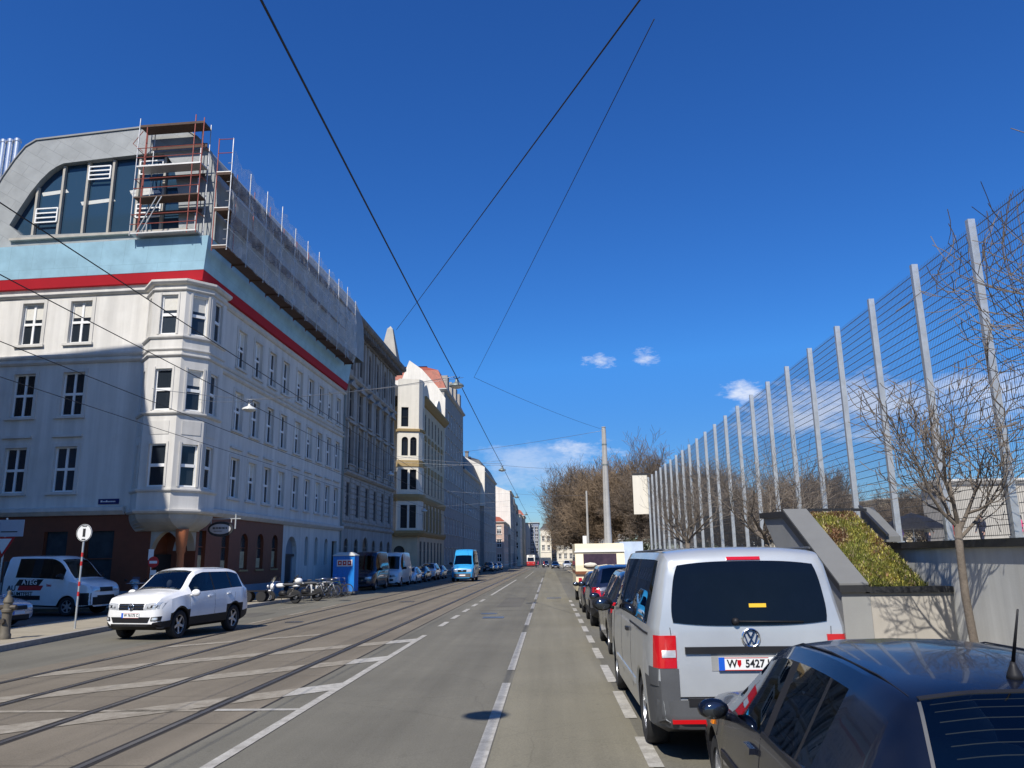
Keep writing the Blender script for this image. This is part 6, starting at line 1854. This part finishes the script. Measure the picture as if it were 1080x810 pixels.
# ---- people
def figure(name, label, loc, rz, top, legs, h=1.72, arm=(0.15, 0.15), bag=None, stride=.12, group='people in the park behind the fence'):
    """standing person grown as one skin over a jointed skeleton"""
    t = thing(name, label, 'person', loc, rz, group)
    k = h / 1.72
    J = [(0, 0, .95), (0, 0, 1.14), (0, 0, 1.36), (.0, .0, 1.49), (.02, 0, 1.56), (.02, 0, 1.66),
         (0, .10, .90), (stride, .10, .50), (stride * .3, .10, .09), (stride * .3 + .16, .11, .045),
         (0, -.10, .90), (-stride * .4, -.10, .49), (-stride * 1.4, -.10, .09), (-stride * 1.4 + .16, -.11, .045),
         (0, .19, 1.40), (-.02, .245, 1.13), (arm[0], .22, .92), (arm[0] + .05, .20, .80),
         (0, -.19, 1.40), (-.02, -.245, 1.13), (arm[1], -.22, .92), (arm[1] + .05, -.20, .80)]
    E_ = [(0, 1), (1, 2), (2, 3), (3, 4), (4, 5), (0, 6), (6, 7), (7, 8), (8, 9), (0, 10), (10, 11), (11, 12), (12, 13), (2, 14), (14, 15), (15, 16), (16, 17), (2, 18), (18, 19), (19, 20), (20, 21)]
    rad = [.15, .14, .155, .055, .09, .085, .095, .065, .045, .042, .095, .065, .045, .042, .065, .048, .035, .036, .065, .048, .035, .036]
    me = bpy.data.meshes.new('body'); me.from_pydata([tuple(c * k for c in p) for p in J], E_, [])
    o = link('body', me, t)
    sk = o.modifiers.new('skin', 'SKIN')
    for i, v_ in enumerate(me.skin_vertices[0].data):
        v_.radius = (rad[i] * k * (.8 if i < 3 else 1), rad[i] * k * (1.1 if i < 3 else 1)); v_.use_root = i == 0
    sb = o.modifiers.new('sub', 'SUBSURF'); sb.levels = sb.render_levels = 2
    bpy.context.view_layer.update()
    m_ = bpy.data.meshes.new_from_object(o.evaluated_get(bpy.context.evaluated_depsgraph_get()))
    o.modifiers.clear(); o.data = m_; m_.name = 'body'
    m_.materials.clear()
    for mm_ in (M[top], M[legs], M['skin'], M['plastic']): m_.materials.append(mm_)
    for p in m_.polygons:
        c = p.center / k
        p.material_index = 2 if c.z > 1.50 or (abs(c.y) > .15 and c.z < .86 and c.z > .7) else (0 if c.z > .86 else (1 if c.z > .1 else 3)); p.use_smooth = True
    q = MB(); q.ball((0.0, 0, 1.655 * k), (.105 * k, .095 * k, .10 * k), 12); q.ball((-.045 * k, 0, 1.60 * k), (.07 * k, .09 * k, .11 * k), 10); q.build('hair', M['hair'], t, smooth=True)
    q = MB(); q.ball((.115 * k, 0, 1.60 * k), (.022, .016, .022), 8); q.build('nose', M['skin'], t, smooth=True)
    q = MB()
    for sg in (1, -1): q.ball((.10 * k, sg * .034, 1.632 * k), (.012, .014, .009), 6)
    q.build('eyes', M['plastic'], t, smooth=True)
    q = MB(); q.box(-.10, .10, -.175, .175, .84 * k, .90 * k); 
    return t


figure('person', 'person in dark navy coat standing behind the fence in front of the beige hall', (22.05, 41.5, 1.9), R(200), 'navy', 'navy')
figure('person', 'person in bright pink jacket behind the fence at the far right', (23.7, 41., 1.9), R(170), 'pinkc', 'jeans', 1.66, (.3, .05))
figure('person', 'person in olive jacket behind the fence, left of the bare street tree', (19.1, 41., 1.9), R(20), 'olive', 'navy')
figure('person', 'person in red top half hidden by the trunk of the bare street tree', (21.9, 43.8, 1.9), R(120), 'redc', 'jeans', 1.6)
figure('person', 'small person in violet jacket beside the black umbrella tent', (16.6, 38.4, 1.9), R(90), 'violet', 'navy', 1.15)
um = thing('umbrella_tent', 'low black umbrella tent on the plaza behind the fence', 'umbrella', (17.6, 39.2, 1.9), 0)
q = MB(); q.lathe([(1.6, 1.0), (1.5, 1.08), (.8, 1.5), (.05, 1.75), (0, 1.8)], n=8); q.build('canopy', M['plastic'], um)
q = MB(); q.path([(0, 0, 0), (0, 0, 1.78)], .025, 6); q.build('pole', M['zinc'], um)
wh = thing('parasol_pole', 'thin dark post in front of the beige hall behind the fence', 'post', (22.4, 39.6, 1.9))
q = MB(); q.path([(0, 0, 0), (0, 0, 3.)], .035, 6); q.build('shaft', M['wire'], wh)
# pedestrians crossing far down the street
figure('person', 'person in orange-red clothes crossing far off beside the tram', (-1.2, 186, gz(186)), R(10), 'redc', 'navy', group='people far down the street')
figure('person', 'person in pink crossing far off, left of the one in red', (-2.6, 192, gz(192)), R(170), 'pinkc', 'jeans', group='people far down the street')
figure('person', 'person in dark clothes crossing farthest off beside the tram', (-3.2, 198, gz(198)), R(20), 'navy', 'navy', group='people far down the street')
# ------------------------------------------------------------------ street furniture on the left
Z = lambda y: gz(y) + .13
hy_ = thing('hydrant', 'old grey-brown fire hydrant standing on the corner pavement at the left edge', 'hydrant', (-13.5, 19.6, Z(19.7)))
hy_.scale = (.86, .86, .88)
q = MB(); q.lathe([(.17, -.02), (.17, .12), (.14, .16), (.125, .55), (.13, .72), (.165, .74), (.165, .80), (.12, .83), (.115, .98), (.14, 1.0), (.12, 1.10), (.06, 1.18), (.05, 1.22), (.05, 1.3), (0, 1.33)], n=16)
q.build('body', mat('hydrant_iron', (.12, .105, .08), .7, .2, var=.2), hy_, angle=40)
q = MB(); q.lathe([(.06, -.26), (.075, -.24), (.075, .24), (.06, .26)], (0, 0, .86), axis='x', n=12); q.lathe([(.07, -.2), (.07, 0)], (0, 0, .5), axis='y', n=12); q.build('outlet', mat('hydrant_cap', (.07, .06, .05), .6, .4), hy_, angle=40)

ts = thing('stop_sign_post', 'round white tram stop sign on a slim post with red and white bands', 'sign', (-13.5, 22.55, Z(22.5)), R(12))
q = MB(); q.path([(0, 0, -.1), (0, 0, 2.5)], .028, 10); q.build('post', M['zinc'], ts, angle=40)
for z in (.9, 1.18, 1.75, 2.0):
    q = MB(); q.lathe([(.031, z), (.031, z + .12)], n=10); q.build('red_band', M['red_ink'] if z in (.9, 1.75) or True else M['white_ink'], ts)
q = MB(); q.prism([(.21 * math.cos(a), -.03, 2.68 + .25 * math.sin(a)) for a in [2 * PI * i / 28 for i in range(28)]], (0, .025, 0)); pl0 = q.build('sign_plate', M['white_ink'], ts)
q = MB(); q.box(-.035, .035, -.038, -.0305, 2.57, 2.8); q.box(-.06, .06, -.038, -.0305, 2.86, 2.885); q.box(-.05, .05, -.038, -.0305, 2.48, 2.51); q.build('pictogram', M['ink'], pl0)
for i in range(28): pass
q = MB(); q.path([(.195 * math.cos(a), -.034, 2.68 + .235 * math.sin(a)) for a in [2 * PI * i / 28 for i in range(29)]], .008, 4, cap=False); q.build('rim', M['ink'], pl0)

yb = thing('yield_sign_post', 'grey rectangular street board above a give-way triangle at the left edge, in shade', 'sign', (-22.1, 31.2, Z(31)), R(6))
q = MB(); q.path([(.1, .05, -.1), (.1, .05, 3.7)], .04, 8); q.build('post', M['zinc'], yb)
q = MB(); q.box(-.3, .82, -.02, .02, 2.95, 3.62); q.build('board', mat('pale_sign_board', (.42, .46, .52), .5, var=.05), yb)
q = MB(); q.prism([(-.34, -.03, 2.93), (.54, -.03, 2.93), (.1, -.03, 2.12)], (0, .03, 0)); tri_ = q.build('triangle', M['red_ink'], yb)
q = MB(); q.prism([(-.22, -.034, 2.865), (.42, -.034, 2.865), (.1, -.034, 2.27)], (0, .003, 0)); q.build('triangle_face', M['white_ink'], tri_)
q = MB(); q.box(-.22, -.12, -.026, -.0205, 3.3, 3.5); q.box(-.05, .6, -.026, -.0205, 3.12, 3.16); q.build('lettering', M['ink'], yb)

ns = thing('no_entry_sign_post', 'thin signpost with red no-entry disc and white supplementary plate before the corner porch', 'sign', (-17.35, 34.2, Z(34)), R(10))
ns.scale = (.8, .8, .85)
q = MB(); q.path([(0, 0, -.1), (0, 0, 2.75)], .03, 8); q.build('post', M['zinc'], ns)
q = MB(); q.prism([(.28 * math.cos(a) + .12, -.04, 2.2 + .28 * math.sin(a)) for a in [2 * PI * i / 24 for i in range(24)]], (0, .02, 0)); dsc = q.build('disc', M['red_ink'], ns)
q = MB(); q.box(-.08, .32, -.05, -.0405, 2.13, 2.26); q.build('bar', M['white_ink'], dsc)
q = MB(); q.box(-.17, .1, -.035, -.015, 2.3, 2.85); q.build('plate', M['white_ink'], ns); q = MB(); q.box(.0, .3, -.035, -.015, 1.55, 1.8); q.build('plate', M['white_ink'], ns)

# portable toilet cabin
bo = thing('portable_toilet', 'bright blue portable toilet cabin with white roof at the kerb', 'booth', (-12.1, 47.3, Z(47)), R(2))
q = MB(); q.box(-.62, .62, -.6, .6, .08, 2.12)
for x in (-.6, -.3, 0, .3, .6): q.box(x - .03, x + .03, -.625, -.6, .1, 2.1)
for y in (-.55, -.2, .15, .5): q.box(.62, .645, y - .03, y + .03, .1, 2.1)
q.build('cabin', mat('bright_blue_plastic', (.012, .20, .62), .4, var=.07), bo)
q = MB(); q.prism([(-.66, -.66, 2.12), (.66, -.66, 2.12), (.66, .66, 2.12), (-.66, .66, 2.12)], (0, 0, .05)); q.add([(-.66, -.66, 2.171), (.66, -.66, 2.171), (.66, .66, 2.171), (-.66, .66, 2.171), (-.4, -.3, 2.33), (.4, -.3, 2.33), (.4, .3, 2.33), (-.4, .3, 2.33)], [(0, 1, 5, 4), (1, 2, 6, 5), (2, 3, 7, 6), (3, 0, 4, 7), (4, 5, 6, 7)]); q.build('roof', M['lamp_glass'], bo)
q = MB(); q.box(-.7, .7, -.68, .68, -.02, .08); q.build('skid', M['grey_plastic'], bo)
q = MB(); q.box(-.40, .50, -.640, -.627, 1.52, 1.90); lb = q.build('label', M['white_ink'], bo)
q = MB()
for x in (-.34, -.06, .22): q.box(x, x + .22, -.647, -.641, 1.58, 1.84)
for x in (-.34, -.06, .22): q.box(x + .07, x + .15, -.650, -.6475, 1.66, 1.77, 1)
q.build('lettering', [M['red_ink'], M['white_ink']], lb)

# ---- motorcycles and bicycles parked across the kerb, side-on to the viewer
KM = 'two-wheelers parked at the left kerb'


def wheel_ring(t, x, r, w, rimm='alloy', spokes=10):
    q = MB(); n_ = 26
    for k in range(n_ + 1): pass
    q.lathe([(r - w * 1.3, -w / 2), (r - w * .3, -w / 2), (r, 0), (r - w * .3, w / 2), (r - w * 1.3, w / 2), (r - w * 1.3, -w / 2)], axis='y', n=n_, cap=False)
    o = q.build('wheel', M['tyre'], t, angle=40, loc=(x, 0, r))
    q = MB()
    q.lathe([(r - w * 1.28, -w * .3), (r - w * 1.6, -w * .3), (r - w * 1.6, w * .3), (r - w * 1.28, w * .3), (r - w * 1.28, -w * .3)], axis='y', n=n_, cap=False)
    for k in range(spokes):
        a = PI * k / spokes; q.bar((math.cos(a) * (r - w * 1.4), 0, math.sin(a) * (r - w * 1.4)), (-math.cos(a) * (r - w * 1.4), 0, -math.sin(a) * (r - w * 1.4)), max(.006, w * .1))
    q.lathe([(w * .5, -w * .6), (w * .5, w * .6)], axis='y', n=10)
    q.build('rim', M[rimm], o)


def motorcycle(label, loc, rz, pm, box=True):
    t = thing('motorcycle', label, 'motorcycle', loc, rz, KM)
    wheel_ring(t, .68, .31, .13); wheel_ring(t, -.68, .31, .15)
    q = MB(); q.ball((.14, 0, .84), (.27, .12, .11), 12); q.ball((-.62, 0, .82), (.26, .08, .06), 10); q.ball((.56, 0, .80), (.10, .12, .20), 10); q.ball((.70, 0, .60), (.22, .06, .045), 8); q.build('fairing', pm, t, smooth=True)
    q = MB(); q.ball((-.32, 0, .88), (.42, .15, .07), 12); q.build('seat', M['interior'], t, smooth=True)
    q = MB(); q.ball((0, 0, .46), (.22, .15, .16), 10); q.bar((-.68, .09, .31), (0, .1, .42), .06); q.bar((-.68, -.09, .31), (0, -.1, .42), .06); q.path([(.2, .17, .3), (-.4, .18, .3), (-.9, .2, .42)], .045, 8); q.build('engine', M['plastic'], t, smooth=True)
    q = MB(); q.path([(.68, .07, .31), (.45, .07, .98)], .022, 6); q.path([(.68, -.07, .31), (.45, -.07, .98)], .022, 6); q.path([(.30, .36, 1.02), (.44, .12, 1.02), (.44, -.12, 1.02), (.30, -.36, 1.02)], .016, 6); q.build('fork', M['chrome'], t, smooth=True)
    q = MB(); q.add([(.62, -.16, .95), (.62, .16, .95), (.40, .13, 1.28), (.40, -.13, 1.28)], [(0, 1, 2, 3)]); q.build('windshield', M['clearglass'], t)
    q = MB(); q.ball((.78, 0, .80), (.06, .09, .08), 8); q.build('headlamp', M['clear_lens'], t, smooth=True)
    q = MB()
    for sg in (1, -1): q.ball((.38, sg * .38, 1.16), (.03, .06, .04), 6); q.bar((.38, sg * .3, 1.02), (.38, sg * .36, 1.14), .012)
    q.build('mirror', M['plastic'], t, smooth=True)
    if box:
        q = MB(); q.ball((-.80, 0, 1.04), (.19, .2, .15), 12); q.build('top_box', pm, t, smooth=True)
    q = MB(); q.bar((0, .1, .3), (-.1, .3, .0), .025); q.build('side_stand', M['plastic'], t)
    return t


PW2 = paint('white_moped_paint', (.78, .78, .78), .0, .25)
motorcycle('white motorcycle with white top box, nearest two-wheeler beyond the SUV', (-12.7, 37.9, gz(38)), R(170), PW2)
motorcycle('dark motorcycle second along the kerb row', (-12.35, 40.2, gz(40)), R(174), P_anth, False)
m3 = motorcycle('grey scooter in the shade beside the corner porch signpost', (-17.3, 32.9, Z(33)), R(-60), P_grey)


def bicycle(label, loc, rz, c, basket=False):
    t = thing('bicycle', label, 'bicycle', loc, rz, KM)
    wheel_ring(t, .52, .34, .035, 'chrome', 12); wheel_ring(t, -.52, .34, .035, 'chrome', 12)
    q = MB(); A, B_, C_, D_, E_ = (-.52, 0, .34), (-.05, 0, .30), (-.18, 0, .84), (.36, 0, .82), (.52, 0, .34)
    for a, b in ((B_, C_), (C_, D_), (D_, B_)): q.path([a, b], .017, 6)
    for s_ in (.04, -.04): q.path([(A[0], s_, A[2]), B_], .010, 5); q.path([(A[0], s_, A[2]), C_], .009, 5); q.path([(E_[0], s_, E_[2]), (.37, s_, .80)], .012, 5)
    q.build('frame', c, t, smooth=True)
    q = MB(); q.path([C_, (-.20, 0, .96)], .014, 6); q.ball((-.20, 0, .98), (.14, .08, .035), 10); q.build('saddle', M['interior'], t, smooth=True)
    q = MB(); q.path([(.36, 0, .82), (.33, 0, 1.02)], .013, 6); q.path([(.20, .28, 1.02), (.36, .12, 1.04), (.36, -.12, 1.04), (.20, -.28, 1.02)], .012, 6); q.build('handlebar', M['chrome'], t, smooth=True)
    q = MB(); q.lathe([(.09, -.01), (.09, .01)], (-.05, .05, .30), axis='y', n=14); q.bar((-.05, .08, .30), (.05, .08, .16), .02); q.bar((-.05, -.06, .30), (-.15, -.06, .44), .02); q.box(.0, .1, .05, .12, .14, .17); q.box(-.2, -.1, -.12, -.05, .43, .46); q.build('crank', M['plastic'], t)
    q = MB(); q.path([(-.52 + .37 * math.cos(a), 0, .34 + .37 * math.sin(a)) for a in [R(20 + 14 * i) for i in range(11)]], .02, 5); q.box(-.85, -.3, -.06, .06, .72, .74); q.build('mudguard', M['plastic'], t)
    if basket:
        q = MB(); q.box(.42, .74, -.18, .18, .78, .80)
        for x in (.42, .5, .58, .66, .74):
            for y in (-.18, .18): q.bar((x, y, .78), (x, y, 1.02), .012)
        for y in (-.18, -.06, .06, .18):
            for x in (.42, .74): q.bar((x, y, .78), (x, y, 1.02), .012)
        for z in (.9, 1.02): q.bar((.42, -.18, z), (.74, -.18, z), .012); q.bar((.42, .18, z), (.74, .18, z), .012); q.bar((.74, -.18, z), (.74, .18, z), .012)
        q.build('basket', M['wire'], t)
    return t


FR = [mat('bicycle_' + n_, c_, .4, .2) for n_, c_ in (('silver', (.55, .55, .56)), ('black', (.02, .02, .022)), ('green', (.03, .09, .05)), ('blue', (.03, .08, .20)), ('white', (.7, .7, .68)))]
for (lab, x, y, rz, fm_, bk) in (('silver bicycle just right of the two motorcycles', -12.55, 42.3, R(8), 0, False), ('black bicycle with wire basket in the cluster by the blue cabin', -12.4, 43.1, R(-12), 1, True), ('white-framed bicycle third from the motorcycles', -12.3, 43.8, R(20), 4, False),
                               ('blue bicycle in the middle of the kerb cluster', -12.35, 44.4, R(165), 3, False), ('green bicycle second from the blue cabin', -12.2, 45.0, R(-8), 2, False), ('black bicycle leaning closest to the blue cabin', -12.1, 45.7, R(14), 1, False)):
    bicycle(lab, (x, y, gz(y)), rz, FR[fm_], bk)
ct = thing('hand_cart', 'low dark flat cart with small wheels left of the white motorcycle', 'cart', (-13.75, 37.2, Z(37)), R(5))
q = MB(); q.box(-.5, .5, -.3, .3, .46, .52); q.bar((-.5, 0, .5), (-.8, 0, .72), .03); q.build('deck', M['plastic'], ct)
for x in (-.32, .32):
    q = MB(); q.lathe([(.1, -.03), (.22, -.03), (.24, 0), (.22, .03), (.1, .03)], axis='y', n=16); q.build('wheel', M['tyre'], ct, loc=(x, -.28, .24)); q = MB(); q.lathe([(.1, -.03), (.22, -.03), (.24, 0), (.22, .03), (.1, .03)], axis='y', n=16); q.build('wheel', M['tyre'], ct, loc=(x, .28, .24))
bl = thing('bike_stand', 'white tubular bike stand at the kerb between motorcycles and bicycles', 'bike stand', (-12.15, 41.1, gz(41)))
q = MB(); q.path([(-.12, 0, -.05), (-.12, 0, .8), (-.06, 0, .88), (.06, 0, .88), (.12, 0, .8), (.12, 0, -.05)], .035, 8); q.bar((-.12, 0, .5), (.12, 0, .5), .04); q.build('hoop', M['white_paint'], bl, smooth=True)
pw_ = thing('planter_wall', 'low grey stone bench block beside the arched door', 'block', (-15.6, 49.6, Z(49)))
q = MB(); q.box(-.3, .3, -1.1, 1.1, -.05, .62); q.box(-.34, .34, -1.14, 1.14, .622, .70); q.build('block', M['base_stone'], pw_)

# ------------------------------------------------------------------ overhead lines and hanging lamps
KL = 'lamps hung over the middle of the street'


def sag(p, q, s, n_=14):
    p, q = Vector(p), Vector(q)
    return [p.lerp(q, i / n_) - Vector((0, 0, s * 4 * (i / n_) * (1 - i / n_))) for i in range(n_ + 1)]


def cable(name, label, pts, r, m='cable', cat='cable', group='overhead wires'):
    q = MB(); q.path(pts, r, 5); return tag(q.build(name, M[m], smooth=True), label, cat, group)


LX = -3.3
lamps_y = (3.0, 28.4, 57.6, 84.5, 120., 160.)
lz = 8.15
# main lamp cable with its slight sags
pts = []
for a, b in zip((-26.,) + lamps_y, lamps_y + (200.,)):
    pts += sag((LX, a, lz + .32), (LX, b, lz + .32), .05, 8)[:-1]
cable('lamp_cable', 'heavy black cable along the street that carries the row of hanging lamps', pts, .017)
# tram wires: two tracks
for x, lab in ((-5.25, 'tram contact wire over the nearer track'), (-6.55, 'tram wire between the two tracks'), (-8.5, 'tram contact wire over the farther track'), (-10.1, 'lowest wire on the left, nearest the corner house')):
    ys = [-20 + 25 * i for i in range(9)]; pts = []
    for a, b in zip(ys, ys[1:]): pts += sag((x, a, 5.30), (x, b, 5.30), .05, 5)[:-1]
    cable('contact_wire', lab, pts, .0075)
# span wires from house to mast
cable('span_wire', 'pale span wire from the white corner house across to the first lamp', sag((-16.3, 56.2, 10.2), (LX, 57.6, 8.6), .35) , .012, 'steel_cable')
cable('span_wire', 'pale span wire crossing from the bay house to the concrete mast', sag((-15.9, 62.4, 9.6), (3.4, 46., 9.1), .3), .010, 'steel_cable')
cable('span_wire', 'dark wire rising steeply from the lamp cable to the upper right', sag((-7.9, 40., 13.85), (1.22, 7., 7.61), .02), .011)
cable('span_wire', 'thin dark wire that rises from the first lamp towards the upper right', sag((-2.64, 28.4, 8.44), (1.37, 8., 7.92), .02), .006)
cable('span_wire', 'thin wire falling from the first lamp to the top of the concrete mast', sag((-2.64, 28.4, 8.44), (3.4, 46., 9.15), .12), .007)
for y, lab in ((57.6, 'second lamp'), (84.5, 'third lamp'), (120., 'fourth lamp')):
    cable('span_wire', 'pale span wire across the street at the ' + lab, sag((-15.2 + .02 * (y - 60), y, 9.4), (LX, y, lz + .34), .2) + sag((LX, y, lz + .34), (6., y + 4, 8.6), .2)[1:], .010, 'steel_cable')
cable('span_wire', 'pale span wire in front of the corner house that holds the left lamp', sag((-16.3, 31., 8.9), (-12.85, 32.8, 8.72), .03) + sag((-12.85, 32.8, 8.72), (-3.3, 28.4, 8.5), .15)[1:], .012, 'steel_cable')


def hang_lamp(label, loc, s=1., m='lamp', group=KL):
    t = thing('hanging_lamp', label, 'street lamp', loc, 0, group)
    q = MB(); q.lathe([(.02, .30 * s), (.06 * s, .29 * s), (.07 * s, .17 * s), (.10 * s, .14 * s), (.30 * s, .04 * s), (.34 * s, -.02 * s), (.34 * s, -.05 * s), (.30 * s, -.05 * s)], n=20); q.build('shade', M[m], t, angle=40)
    q = MB(); q.lathe([(.30 * s, -.045 * s), (.24 * s, -.11 * s), (.10 * s, -.15 * s), (0, -.155 * s)], n=16); q.build('diffuser', M['lamp_glass'], t, smooth=True)
    q = MB()
    for sg in (1, -1): q.bar((0, sg * .03, .28 * s), (0, sg * .16 * s, .40 * s), .02); q.bar((sg * .16 * s, 0, .40 * s), (0, 0, .28 * s), .02)
    q.build('hanger', M['plastic'], t)
    return t


for y, lab in zip(lamps_y, ('lamp out of view above whose round shadow lies on the road', 'nearest visible lamp over the street, beside the grey house roofs', 'second lamp in view over the street, small against the low clouds', 'third lamp in view over the street', 'fourth lamp in view over the street, tiny', 'farthest lamp over the street, barely visible')):
    hang_lamp(lab, (LX, y, lz), .82)
KL2 = 'lamps hung over the left lane'
for (x, y, z, lab) in ((-12.85, 32.8, 8.3, 'pale grey lamp in front of the top windows of the white corner house'), (-12.4, 61.5, 8.4, 'pale lamp in front of the ornate grey house'), (-11.8, 75., 6.3, 'small pale lamp in front of the bay tower house'), (-11.9, 120., 8.8, 'tiny pale lamp before the red-roofed house')):
    hang_lamp(lab, (x, y, z), .9, 'lamp_glass', KL2)
    cable('span_wire', 'span wire of the ' + lab.split(' in front')[0].split(' before')[0] + (' by the white house', ' by the grey house', ' by the bay house', ' by the red roof')[int((y - 30) // 28) if y < 115 else 3], sag((-16.0 + .02 * (y - 35), y + 2, z + .9), (x, y, z + .38), .1, 6) + sag((x, y, z + .38), (LX, y - 2, z + .7), .1, 6)[1:], .009, 'steel_cable')

bpy.context.view_layer.update()
